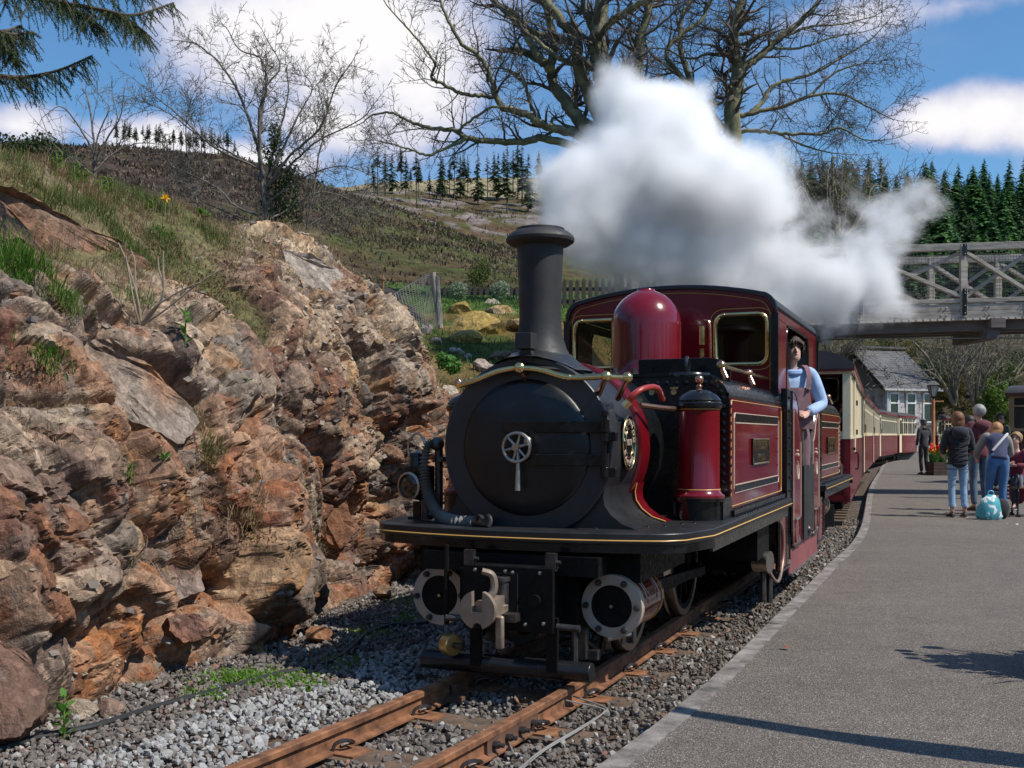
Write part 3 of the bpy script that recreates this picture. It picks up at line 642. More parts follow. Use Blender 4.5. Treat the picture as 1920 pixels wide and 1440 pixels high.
weed(385, 405, 12, .10, None, 'pale green foxglove leaves on the grassy crest near the bare tree', upr=.3)
# daffodil and fern croziers on the crest
def daffodil(px, py):
    p, nn = cliff_hit(px, py + 26); e = empty('daffodil', p, label='single yellow daffodil in bloom on the grassy crest', category='flower')
    tip = at(px, py, p.y) - p; b = MB(); b.tube(cat([(0, 0, -.02), tip * .5 + Vector((.01, 0, 0)), tip * .92, tip], 5), .005, 6); mk('stem', b, M('weed_stem', (.14, .20, .06)), e)
    ym = leafmat('daffodil_yellow', (.85, .48, .02), tint=False, trans=.3); h = MB(); h.lathe([(.008, 0), (.014, .02), (.022, .035)], (0, 0, 0), 'z', 10); q = Matrix.Translation(tip) @ Euler((R(75), 0, R(25))).to_matrix().to_4x4()
    h.xf(q); mk('trumpet', h, ym, e)
    for k in range(6):
        a = k * math.pi / 3; f = MB(); f.add([(0, 0, 0), (.022 * math.cos(a - .4), .022 * math.sin(a - .4), .004), (.045 * math.cos(a), .045 * math.sin(a), -.004), (.022 * math.cos(a + .4), .022 * math.sin(a + .4), .004)], [(0, 1, 2, 3)]); f.xf(q); mk('petal', f, ym, e)
daffodil(310, 372)
def crozier(px, py, h, lb):
    p, nn = cliff_hit(px, py); e = empty('fern_shoot', p, label=lb, category='fern', group='fern shoots on the crest')
    b = MB(); c = [(0, 0, -.02), (.005, 0, h * .5), (.0, 0, h * .9)] + [(.02 + .022 * math.cos(a), 0, h * .95 + .022 * math.sin(a)) for a in (2.8, 1.8, .8, -.3, -1.3)]
    b.tube(cat(c, 4), [.0065] * (len(cat(c, 4))), 6); mk('stalk', b, leafmat('fern_green', (.16, .24, .05), tint=False), e)
    lv = MB(); r = random.Random(int(px))
    for k in range(14):
        z = h * (.35 + .5 * k / 14); s = (-1) ** k; lv.add([(0, 0, z), (s * .035, r.uniform(-.02, .02), z + .012), (s * .045, 0, z - .006)], [(0, 1, 2)])
    mk('frond', lv, leafmat('fern_green', (.16, .24, .05), tint=False), e, smooth=0)
for px, py, h, lb in [(110, 322, .16, 'tallest green fern shoot beside the dark scrub on the crest'), (142, 345, .17, 'green fern shoot with side fronds left of the paired shoots'), (160, 346, .13, 'short fern shoot leaning next to its taller twin'), (194, 362, .14, 'pale fern shoot with a curled tip in the middle of the crest'),
                      (208, 365, .14, 'right hand curled fern shoot before the bare bush'), (282, 390, .075, 'small drooping yellow bud stalk left of the daffodil')]: crozier(px, py, h, lb)
# pale stones and larger slabs that stand out of the face
def stone(name, V, T, loc, rot, mat, tint, label, cat_, group=None, jag=.012, sub=2, seed=1):
    import bmesh
    bm = bmesh.new(); vs_ = [bm.verts.new(v) for v in V]; [bm.faces.new([vs_[i] for i in f]) for f in T]
    bmesh.ops.remove_doubles(bm, verts=bm.verts, dist=1e-4); bmesh.ops.subdivide_edges(bm, edges=bm.edges, cuts=sub, use_grid_fill=True); bmesh.ops.triangulate(bm, faces=bm.faces)
    s = seed * 3.7
    for v in bm.verts: v.co += Vector([mnoise.noise(v.co * 7 + Vector((s, k * 9, 0))) for k in range(3)]) * jag + Vector([mnoise.noise(v.co * 24 + Vector((s, k * 9, 0))) for k in range(3)]) * jag * .5
    me = bpy.data.meshes.new(name); bm.to_mesh(me); bm.free(); me.materials.append(mat); me.polygons.foreach_set('use_smooth', [False] * len(me.polygons))
    a = me.color_attributes.new('tint', 'FLOAT_COLOR', 'POINT'); co = np.array([v.co[:] for v in me.vertices]); f = np.array([mnoise.noise(Vector(c) * 4 + Vector((s, 0, 0))) for c in co]); f2 = np.array([mnoise.noise(Vector(c) * 2 + Vector((s, 7, 0))) for c in co])
    c = np.ones((len(co), 4), np.float32); t0, t1 = np.array(tint[0]), np.array(tint[1]); m_ = np.clip(.5 + f * .6 + f2 * .9, 0, 1)[:, None]; c[:, :3] = t0 * (1 - m_) + t1 * m_; a.data.foreach_set('color', c.ravel())
    return link(name, me, None, loc, rot, label=label, category=cat_, group=group)
def slab_from(corners, thick, label, tint, seed, name='rock_slab'):
    # corners: photo points of the visible broad face with their depths, the slab runs back into the bank
    P = [at(*c) for c in corners]; n = sum((P[i].cross(P[(i + 1) % len(P)]) for i in range(len(P))), Vector()).normalized()
    if n.dot(Vector((0, 0, CH)) - P[0]) < 0: n = -n
    c = sum(P, Vector()) / len(P); k = len(P); V = [p - c for p in P] + [(p - c) * .97 - n * thick for p in P]
    T = [(0, i, i + 1) for i in range(1, k - 1)] + [(k, k + i + 1, k + i) for i in range(1, k - 1)]
    for i in range(k): j = (i + 1) % k; T += [(i, k + i, k + j), (i, k + j, j)]
    return stone(name, [v[:] for v in V], T, c, None, MATS['rock'], tint, label, 'rock', jag=.034, sub=6, seed=seed)
def cy(px, py): return cliff_hit(px, py)[0].y
y0 = cy(30, 420) - .16
slab_from([(-40, 330, y0 - .1), (20, 350, y0), (130, 408, y0 + .45), (230, 455, y0 + .85), (310, 520, y0 + 1.15), (352, 556, y0 + 1.3), (300, 566, y0 + 1.05), (215, 575, y0 + .7), (120, 520, y0 + .3), (30, 440, y0 - .1), (-40, 440, y0 - .3)], .35, 'long brown and ochre slab sloping down through the grassy bank', ((.28, .20, .145), (.19, .085, .045)), 3)
y1 = cy(590, 520) - .12
slab_from([(530, 470, y1), (585, 475, y1 + .1), (640, 512, y1 + .25), (635, 560, y1 + .12), (590, 585, y1 - .02), (545, 545, y1 - .08)], .45, 'big pale cracked boulder on the crest above the rubbly rock', ((.40, .34, .285), (.30, .255, .215)), 4, 'boulder')
y2 = cy(250, 640) - .1
slab_from([(150, 640, y2 - .1), (220, 640, y2), (300, 700, y2 + .25), (380, 790, y2 + .4), (345, 830, y2 + .2), (270, 800, y2), (190, 760, y2 - .15)], .3, 'tilted orange and grey slab in the middle of the face below the bare twigs', ((.27, .22, .18), (.28, .125, .05)), 5)
y3 = cy(60, 1270) - .14
slab_from([(-40, 1180, y3 - .1), (40, 1225, y3 - .02), (95, 1290, y3), (88, 1340, y3 - .12), (20, 1380, y3 - .25), (-40, 1390, y3 - .3)], .3, 'dark red brown slab at the bottom left corner of the rock', ((.20, .115, .08), (.14, .085, .065)), 6)
y4 = cy(110, 930) - .1
slab_from([(-20, 900, y4 - .15), (60, 925, y4), (165, 1000, y4 + .2), (130, 1060, y4 + .1), (40, 1040, y4 - .1), (-20, 1010, y4 - .2)], .3, 'smooth grey slab jutting from the left side of the face', ((.27, .23, .20), (.23, .155, .11)), 7)
y5 = cy(340, 1100) - .1
slab_from([(240, 1010, y5 - .05), (330, 985, y5 + .15), (372, 1040, y5 + .2), (385, 1110, y5 + .12), (330, 1125, y5), (262, 1090, y5 - .1)], .3, 'squarish purple grey block over a dark hollow in the lower face', ((.235, .195, .175), (.22, .10, .06)), 8, 'rock_block')
y6 = cy(350, 1190) - .08
slab_from([(318, 1160, y6), (375, 1150, y6 + .1), (398, 1190, y6 + .1), (345, 1205, y6), (320, 1185, y6 - .05)], .2, 'plum coloured tilted block low in the face', ((.165, .085, .065), (.25, .12, .06)), 9, 'rock_block')
y7 = cy(475, 1225) - .08
slab_from([(445, 1205, y7), (490, 1198, y7 + .1), (495, 1240, y7 + .08), (470, 1262, y7), (445, 1258, y7 - .05)], .2, 'rounded ochre block at the foot of the face above the green weeds', ((.36, .21, .085), (.30, .16, .06)), 10, 'rock_block')
y8 = cy(630, 980) - .1
slab_from([(590, 930, y8 - .1), (640, 920, y8 + .1), (668, 985, y8 + .15), (640, 1030, y8 + .02), (598, 1000, y8 - .08)], .3, 'rusty overhanging block beside the headlamp', ((.26, .115, .05), (.15, .075, .05)), 12, 'rock_block')
y9 = cy(190, 1180) - .08
slab_from([(40, 1120, y9 - .3), (140, 1080, y9 + .02), (180, 1180, y9 + .05), (110, 1240, y9 - .1), (30, 1260, y9 - .35)], .3, 'broad orange stained slab low on the left of the face', ((.31, .15, .065), (.27, .20, .15)), 13)
# fallen stones along the foot
for k, (px, py, sz, tn, lb) in enumerate([(150, 1345, .11, (.42, .33, .25), 'cream fallen stone by the nettle plant at the foot of the rock'), (205, 1340, .09, (.30, .20, .15), 'flat buff stone between the nettle and the spiky tuft'), (720, 1125, .13, (.26, .16, .09), 'fallen brown stone in the shade by the cylinder'), (600, 1205, .12, (.30, .14, .07), 'upright rusty stone at the shadow edge of the rock foot')]):
    Y = 2780 / (py - HY); V, T = rock_mesh(300 + k, 10, 2, (sz, sz * .8, sz * .6)); stone('fallen_stone', V, T, at(px, py - 12, Y), (0, 0, k), MATS['rock'], (tn, np.array(tn) * .7), lb, 'stone', sub=1, seed=20 + k, jag=.006)
# low weeds, the black cable along the foot and the bare twigs
def build_foot():
    g = np.random.default_rng(5); P = []
    for cx_, cy_, rx, ry, n in [(470, 1272, 90, 14, 1500), (560, 1285, 50, 12, 700), (395, 1305, 40, 8, 260), (640, 1245, 50, 12, 300), (690, 1190, 40, 12, 260), (760, 1130, 40, 14, 260), (760, 1160, 30, 10, 160)]:
        for i in range(n):
            x, y = cx_ + g.normal() * rx * .5, cy_ + g.normal() * ry * .5; P.append(at(x, y, 2790 / (y - HY)))
    P = np.array([p[:] for p in P]); cols = np.array((.13, .26, .035)) * g.uniform(.55, 1.35, (len(P), 1))
    blades('low_weeds', P, np.tile((0, 0, 1.), (len(P), 1)), g.uniform(.02, .055, len(P)), .011, cols, 1.8, 31, GRASSM)
    c = [(-60, 1432), (60, 1390), (180, 1365), (290, 1330), (400, 1300), (480, 1278), (545, 1262), (610, 1248), (650, 1225), (690, 1190), (740, 1174), (790, 1172), (860, 1150)]
    b = MB(); b.tube([p + Vector((0, 0, .012)) for p in cat([at(x, y, 2780 / (y - HY)) for x, y in c], 5)], .016, 8)
    mk('cable', b, M('black_cable', (.022, .022, .022), .6), label='black cable lying along the foot of the rock face', category='cable')
    base, nn = cliff_hit(262, 600); b = MB()
    for x1, y1, x2, y2 in [(255, 530, 222, 455), (262, 520, 246, 470), (250, 560, 236, 480), (300, 540, 296, 480), (305, 545, 306, 470), (300, 560, 375, 530), (310, 570, 415, 505), (240, 570, 210, 560)]:
        b.tube(cat([base + Vector((rng.uniform(-.02, .02), 0, -.02)), at(x1, y1 + 15, base.y - .06) + Vector((rng.uniform(-.03, .03), 0, 0)), at(x1 * .4 + x2 * .6, y1 * .4 + y2 * .6, base.y - .09), at(x2, y2, base.y - .1)], 5), [.008 - .0003 * i for i in range(16)], 6)
    mk('dead_twigs', b, M('pale_twig', (.36, .29, .22), .8), label='bare pale twigs forking up from a ledge in front of the brown slab', category='twigs')
build_foot()
# ================================================================ hills, trees, fences, station house, footbridge
def hill_z(px, Y):
    return CH + (HY - hill_py(px, Y)) / F * Y
HX = [-2600, -900, -200, 200, 420, 600, 700, 800, 900, 985, 1100, 1300, 1500, 1600, 1700, 1800, 1920, 2600, 4200]
HYs = [11.5, 14, 17, 20, 24, 27, 31, 45, 70, 95, 118, 150, 190, 240, 330]
# photo row at which the ground would be seen, by column and depth
HT = {-2600: [480, 480, 480, 480, 470, 460, 450, 430, 400, 380, 380, 380, 380, 380, 420], -900: [500, 470, 450, 450, 440, 430, 420, 390, 340, 300, 300, 310, 320, 330, 370],
      -200: [480, 450, 440, 440, 440, 430, 420, 380, 320, 270, 280, 300, 310, 330, 360], 200: [500, 470, 460, 460, 455, 450, 440, 390, 320, 276, 290, 310, 330, 340, 360],
      420: [540, 500, 490, 490, 485, 480, 465, 420, 350, 291, 310, 330, 345, 355, 370], 600: [600, 545, 525, 525, 520, 520, 510, 470, 400, 352, 360, 358, 356, 360, 372],
      700: [720, 640, 590, 570, 560, 550, 540, 500, 430, 384, 390, 372, 352, 346, 366], 800: [850, 735, 675, 620, 570, 556, 550, 510, 455, 420, 425, 385, 345, 338, 352],
      900: [900, 760, 690, 632, 574, 557, 552, 525, 480, 455, 455, 400, 345, 334, 348], 985: [940, 780, 700, 640, 578, 558, 552, 535, 500, 480, 475, 410, 346, 334, 348],
      1100: [960, 800, 720, 650, 590, 566, 558, 545, 525, 505, 490, 420, 350, 336, 350], 1300: [980, 840, 760, 690, 625, 590, 575, 560, 540, 520, 490, 420, 355, 340, 350],
      1500: [1000, 900, 880, 860, 840, 800, 740, 660, 560, 520, 480, 420, 370, 350, 360], 1600: [1010, 960, 940, 910, 890, 880, 870, 850, 640, 560, 500, 440, 390, 375, 380],
      1700: [1015, 980, 950, 920, 895, 885, 880, 858, 680, 590, 520, 450, 400, 385, 385], 1800: [1020, 980, 950, 920, 895, 885, 880, 858, 700, 600, 530, 455, 400, 385, 385],
      1920: [1020, 980, 950, 920, 895, 885, 880, 858, 700, 600, 530, 450, 395, 380, 385], 2600: [1020, 980, 950, 920, 895, 885, 880, 858, 690, 590, 520, 440, 390, 370, 375],
      4200: [1020, 980, 950, 920, 895, 885, 880, 858, 690, 590, 520, 440, 390, 370, 375]}
HTA = np.array([HT[x] for x in HX], float)
def hill_py(px, Y):
    j = np.interp(Y, HYs, range(len(HYs))); i = np.interp(px, HX, range(len(HX))); i0, j0 = int(min(i, len(HX) - 2)), int(min(j, len(HYs) - 2)); a, b = i - i0, j - j0
    return (HTA[i0, j0] * (1 - a) + HTA[i0 + 1, j0] * a) * (1 - b) + (HTA[i0, j0 + 1] * (1 - a) + HTA[i0 + 1, j0 + 1] * a) * b
def build_hills():
    xs = np.concatenate([np.linspace(-2600, -200, 40), np.linspace(-160, 2000, 300), np.linspace(2060, 4200, 40)]); ys = np.concatenate([np.geomspace(11.5, 40, 90), np.geomspace(40.5, 330, 150)])
    V = []; C = []
    for Y in ys:
        for px in xs:
            z = hill_z(px, Y); X = (px - CX) / F * Y
            n1 = mnoise.fractal((X * .12, Y * .12, 0), 1.0, 2.0, 4); n2 = mnoise.noise((X * .9, Y * .9, 3)); n3 = mnoise.noise((X * .035, Y * .06, 7)); n4 = mnoise.noise((X * .3, Y * .3, 17))
            if px > 1500 and Y < 60: z = min(z, -.35)
            else: z += n1 * min(.6, .012 * Y) + n2 * .05
            p = trk(trk_s(Y))[0]
            if Y < 66: z = min(z, -.45 + 1.5 * max(0, p.x - 1.9 - X) + .25 * n2)
            if px > 560: z = min(z, -.45 + 1.5 * (Y - 11.5))
            V.append((X, Y, z))
            brown, grn, heath, tan = np.array((.085, .056, .038)), np.array((.080, .088, .034)), np.array((.055, .042, .036)), np.array((.22, .17, .10))
            if px < 640 + 3 * (Y - 60) and Y < 106:                                  # dark felled slope
                k = np.clip(.42 + n1 * .8 + n2 * .35, 0, 1); c = heath * (1 - k) + brown * k; g_ = np.clip(n3 * 1.6 + n4 * .9 + .12 + (.30 if px > 620 and Y > 26 else -.45), 0, 1); c = c * (1 - g_) + grn * g_
                if n2 > .34: c = c * .4 + tan * .5
            else:
                k = np.clip(.5 + n1 + n2 * .4, 0, 1); c = np.array((.115, .07, .042)) * (1 - k) + np.array((.085, .095, .032)) * k
                if Y > 120 and px < 1500 and n4 + n1 * .7 > .12: c = np.array((.20, .165, .15)) * (1 + .5 * n2)   # scree
                if Y > 175 and px < 1500: c = np.array((.30, .25, .15)) * (1 + .3 * n2)
            if px > 640 and Y < 32:
                c = np.array((.25, .185, .07)) * (.8 + .5 * n2) if n1 + n2 * .5 > -.12 else np.array((.11, .14, .04))
                if 22.5 < Y: c = np.array((.095, .155, .035)) * (1 + .2 * n2)
            if px > 1440 and Y > 98: c = np.array((.022, .038, .014))
            elif px > 1500 and Y > 60: k = np.clip(.5 + n1 + n4 * .6, 0, 1); c = np.array((.085, .075, .030)) * k + np.array((.06, .052, .036)) * (1 - k)
            C.append(c)
    nx = len(xs); idx = np.arange(len(V)).reshape(len(ys), nx); q = np.stack([idx[:-1, :-1], idx[:-1, 1:], idx[1:, 1:], idx[1:, :-1]], -1).reshape(-1, 4)
    m = bpy.data.materials.new('hillside'); m.use_nodes = True; t = NT(m.node_tree); b = t.n['Principled BSDF']; o = t.new('ShaderNodeTexCoord').outputs['Object']
    at_ = t.new('ShaderNodeAttribute', attribute_name='tint').outputs['Color']
    n1 = t.noise(o, .8, 8, .7).outputs[0]; n2 = t.noise(o, 4.0, 6, .7).outputs[0]
    c = t.mix(1.0, at_, t.ramp(n1, [(.28, .45), (.5, 1.0), (.72, 1.65)]), 'MULTIPLY'); c = t.mix(1.0, c, t.ramp(n2, [(.3, .6), (.5, 1.0), (.7, 1.45)]), 'MULTIPLY')
    t.set(b.inputs['Base Color'], c); b.inputs['Roughness'].default_value = .95; b.inputs['Specular IOR Level'].default_value = .1
    bn = t.new('ShaderNodeBump', {'Strength': 1.0, 'Distance': .5, 'Height': t.math('ADD', n1, t.math('MULTIPLY', n2, .3))}); t.set(b.inputs['Normal'], bn.outputs[0])
    link('hillside', npmesh('hillside', V, q, m, np.clip(np.array(C), .01, .6), True), kind='structure')
build_hills()
def on_hill(px, Y):
    X = (px - CX) / F * Y; z = hill_z(px, Y) + mnoise.fractal((X * .12, Y * .12, 0), 1.0, 2.0, 4) * min(.6, .012 * Y)
    if Y < 66: z = min(z, -.45 + 1.5 * max(0, trk(trk_s(Y))[0].x - 1.9 - X))
    return Vector((X, Y, z))
# brush, heather and felled branches on the slopes
def build_brush():
    g = np.random.default_rng(41); P = []; C = []; H = []
    for i in range(34000):
        px = g.uniform(-150, 1000); Y = g.uniform(27, 104) if g.random() < .75 else g.uniform(105, 190)
        if px > 1000: continue
        p = on_hill(px, Y); n = mnoise.noise((p.x * .1, p.y * .1, 4)) + .7 * mnoise.noise((p.x * .4, p.y * .4, 4)); u = g.random()
        if n < g.uniform(-.45, .30): continue
        for k in range(3):
            c = np.array((.080, .060, .046)) if u < .52 else (np.array((.11, .135, .045)) if (u < .74 and px > 480) else np.array((.18, .125, .085)))
            if u > .93: c = np.array((.26, .23, .19))
            P.append((p.x + g.normal() * .25, p.y + g.normal() * .3, p.z - .05)); C.append(c * g.uniform(.6, 1.4)); H.append(g.uniform(.15, .5) * (.6 if u > .93 else 1) * min(1.3, Y / 75))
    blades('hillside_brush', np.array(P), np.tile((0, 0, 1.), (len(P), 1)), np.array(H), np.array(H) * .3, np.array(C), 1.6, 42, GRASSM)
    P = []; C = []; H = []
    for i in range(16000):                                # lawn and rough grass beyond the cutting
        px = g.uniform(640, 1320); Y = g.uniform(13, 30); p = on_hill(px, Y); n = mnoise.noise((p.x * .5, p.y * .5, 2)) + .3 * g.normal()
        if n < -.05 and Y < 22.5: continue
        gr = Y > 22.5 or n > .2
        P.append((p.x, p.y, p.z - .02)); C.append((np.array((.09, .16, .035)) if gr else np.array((.26, .19, .08))) * g.uniform(.6, 1.3)); H.append(g.uniform(.06, .20))
    blades('rough_grass', np.array(P), np.tile((0, 0, 1.), (len(P), 1)), np.array(H), .02, np.array(C), 1.2, 43, GRASSM)
build_brush()
# ---- conifers: a few shapes, each copied
NEED = leafmat('needles', (1, 1, 1), trans=.15)
BARKD = M('dark_bark', (.075, .058, .045), .9, var=.4, scale=6, bump=.02, bscale=12)
BARKL = M('lichen_bark', (.135, .118, .088), .9, var=.45, scale=3.2, col2=(.215, .20, .105), bump=.02, bscale=16)
BARKP = M('pale_bark', (.12, .103, .085), .85, var=.4, scale=8, col2=(.18, .158, .125), bump=.004, bscale=40)
BARKM = M('mossy_bark', (.15, .13, .10), .9, var=.4, scale=3, col2=(.20, .175, .12))
def conifer(seed, h, bare, rad, col, dens=1.0):
    g = np.random.default_rng(seed); V = []; C = []; n = int(105 * dens)
    for i in range(n):
        f = i / n; z = h * (bare + (1 - bare) * f); L = rad * (1 - f) ** .8 * g.uniform(.55, 1.15) + .12; az = g.uniform(0, 6.283); d = np.array([math.cos(az), math.sin(az)]); s = np.array([-d[1], d[0]])
        m_ = 7
        for k in range(m_):
            a = (k + .5) / m_; c0 = d * L * a; w = L * .34 * (1.1 - a * .7) + .05; dz = -.35 * L * a * a + .10 * L * a
            for sd in (-1, 1):
                e = g.normal(size=3) * .05 * L; l = g.uniform(.75, 1.25)
                V += [(c0[0], c0[1], z + dz + .05 * L), (c0[0] + s[0] * sd * w + d[0] * w * .6 + e[0], c0[1] + s[1] * sd * w + d[1] * w * .6 + e[1], z + dz - .22 * w + e[2]), (c0[0] + d[0] * L / m_ * 1.5, c0[1] + d[1] * L / m_ * 1.5, z + dz - .10 * L + e[2])]
                C += [np.array(col) * l] * 3
    T = np.arange(len(V)).reshape(-1, 3); crown = npmesh('crown', V, T, NEED, np.array(C))
    t = MB(); t.tube([(0, 0, -.6), (0, 0, h * .5), (0, 0, h)], [h * .013, h * .009, .015], 7); tm = mesh('trunk', t, BARKD)
    e = empty('conifer'); link('crown', crown, e); link('trunk', tm, e); return e
PINES = [conifer(1, 11, .45, 1.5, (.045, .070, .028)), conifer(2, 12, .25, 1.7, (.038, .065, .028)), conifer(3, 9, .12, 1.6, (.042, .072, .026)), conifer(4, 12, .60, 1.3, (.055, .062, .035), .5)]
SPR = [conifer(5, 13, .05, 4.0, (.060, .15, .036), 2.2), conifer(6, 15, .04, 4.0, (.048, .12, .030), 2.2), conifer(7, 12, .06, 4.2, (.075, .17, .04), 2.1), conifer(8, 14, .1, 3.0, (.05, .10, .033), 1.6)]
used = set()
def place(proto, name, loc, rz, s, label, group, category):
    if proto.name not in used: used.add(proto.name); o = proto; o.location = loc; o.rotation_euler = (0, 0, rz); o.scale = (s,) * 3
    else: o = dup(proto, loc, rz, s)
    o.name = name; tagp(o, label, category, group); return o
def build_forest():
    g = random.Random(5)
    for i in range(52):                                   # thin bare-stemmed pines on the left skyline
        px = 205 + 240 * (i / 52) + g.uniform(-5, 5); Y = g.uniform(91, 97); place(PINES[3 if i % 3 else 0], 'pine_tree', on_hill(px, Y), g.uniform(0, 6), g.uniform(.16, .23) * 1.0, ordinal(i + 1) + ' thin pine from the left in the row along the dark left skyline', 'pines on the left skyline', 'pine tree')
    MIDC = [(p,) for p in (708, 722, 735, 752, 761, 781, 785, 826, 830, 843, 852, 863, 870, 877, 896, 914, 926, 934, 945, 951, 962, 971, 979, 990, 1010, 690, 700, 770, 805)]
    for k, (px, top) in enumerate([(708, 283), (722, 290), (735, 300), (752, 286), (761, 300), (781, 293), (785, 310), (826, 298), (830, 305), (843, 312), (852, 285), (863, 294), (870, 305), (877, 303), (896, 299), (914, 300), (926, 292), (934, 296), (945, 296), (951, 284), (962, 290), (971, 276), (979, 285), (990, 300), (1010, 295), (690, 320), (700, 310), (770, 325), (805, 330)]):
        nth = sorted(q[0] for q in MIDC).index(px) + 1
        Y = g.uniform(150, 185); base = on_hill(px, Y); hgt = (hill_py(px, Y) - top + 12) / F * Y; pr = PINES[k % 3 if k % 5 else 3]; h0 = [11, 12, 9, 12][PINES.index(pr)]
        place(pr, 'conifer', base, g.uniform(0, 6), hgt / h0, ordinal(nth) + ' dark conifer from the left on the ridge left of the chimney top', 'conifers on the middle ridge', 'conifer')
    n = 0
    for row, (Y, top, sp) in enumerate([(235, 322, 24), (205, 335, 27), (175, 372, 30), (150, 415, 34), (128, 455, 40), (108, 505, 46)]):
        px = 1470 + g.uniform(0, 20); n = 0; rname = ['skyline', 'second', 'third', 'fourth', 'fifth', 'lowest'][row]
        while px < 2080:
            yy = Y * g.uniform(.95, 1.05); pr = SPR[g.randrange(4)] if row else SPR[g.choice([1, 3, 1, 0])]; base = on_hill(px, yy); h0 = [13, 15, 12, 14][SPR.index(pr)]
            hgt = (hill_py(px, yy) - (top + g.uniform(-32, 22))) / F * yy; hgt = max(7, min(hgt, 24))
            place(pr, 'spruce_tree', base, g.uniform(0, 6), hgt / h0, ordinal(n + 1) + ' spruce from the left in the ' + rname + ' row of the right hand plantation', 'spruces on the right hill', 'spruce tree'); px += sp * g.uniform(.7, 1.3); n += 1
build_forest()
# ---- bare trees grown from limb lines
def grow(name, limbs, Y, seed, bark, rscale=1.0, levels=3, side=1.0, label='', cat_='tree', twig=.005, dj=1.2, len0=.9, up=.25, trunk=None, twig_bark=None, bud=False):
    """limbs: photo polylines [(px, py)...] with start / end radius in metres; each becomes a limb and grows side branches."""
    g = random.Random(seed); root = at(*limbs[0][0][0], Y) if trunk is None else Vector(trunk); e = empty(name, root, label=label, category=cat_)
    groups = [MB(), MB(), MB()]
    def child(p, d, L, r, lv):
        n = max(3, int(L / .13)) if lv < 2 else 4; pts = [p]; q = p.copy(); dd = d.copy()
        for i in range(n):
            dd = (dd + Vector((g.gauss(0, .16), g.gauss(0, .16), g.gauss(0, .14) + up * .12))).normalized(); q = q + dd * (L / n); pts.append(q)
        rs = [max(twig * .55, r * (1 - .85 * i / n)) for i in range(n + 1)]
        groups[min(2, lv)].tube(pts, rs, 5 if lv < 2 else 3, cap=False)
        if lv >= levels: return
        k = max(2, int(L * (5.5 if lv < 2 else 6.5) * side))
        for j in range(k):
            f = g.uniform(.15, .98); i = min(n - 1, int(f * n)); bp = pts[i].lerp(pts[i + 1], f * n - i); dr = (pts[i + 1] - pts[i]).normalized()
            o = dr.orthogonal(); o.rotate(Quaternion(dr, g.uniform(0, 6.283))); nd = (dr * g.uniform(.35, .9) + o * g.uniform(.6, 1.0) + Vector((0, 0, up))).normalized()
            child(bp, nd, L * g.uniform(.28, .55) * (1.15 - f * .5), max(twig, rs[i] * .55), lv + 1)
    for (poly, r0, r1) in limbs:
        pts3 = []; dy = g.uniform(-dj, dj)
        for i, (x, y) in enumerate(poly): pts3.append(at(x, y, Y + dy * (i / max(1, len(poly) - 1))) - root)
        cc = cat(pts3, 6); n = len(cc); rs = [(r0 + (r1 - r0) * i / (n - 1)) * rscale for i in range(n)]; cc = [c + Vector((g.gauss(0, 1), g.gauss(0, 1), g.gauss(0, 1))) * min(rs[i] * .28, .018) for i, c in enumerate(cc)]
        groups[0].tube(cc, rs, 8, cap=True)
        Ltot = sum((cc[i + 1] - cc[i]).length for i in range(n - 1)); k = int(Ltot * 2.6 * side) + 2
        for j in range(k):
            f = g.uniform(.12, 1.0) ** .8; i = min(n - 2, int(f * (n - 1))); bp = cc[i]; dr = (cc[i + 1] - cc[i]).normalized(); o = dr.orthogonal(); o.rotate(Quaternion(dr, g.uniform(0, 6.283)))
            nd = (dr * g.uniform(.3, .9) + o * g.uniform(.5, 1.0) + Vector((0, 0, up))).normalized(); child(bp, nd, g.uniform(.35, 1.0) * len0, max(twig * 1.2, rs[i] * .42), 1)
        child(cc[-1], (cc[-1] - cc[-2]).normalized(), .5 * len0, rs[-1], 1)
    mk('limb', groups[0], bark, e, smooth=60); mk('branch', groups[1], twig_bark or bark, e, smooth=60, kind='stuff'); mk('twig', groups[2], twig_bark or bark, e, smooth=0, kind='stuff')
    return e
TWIGD = M('dark_twig', (.115, .092, .072), .85, var=.3, scale=4)
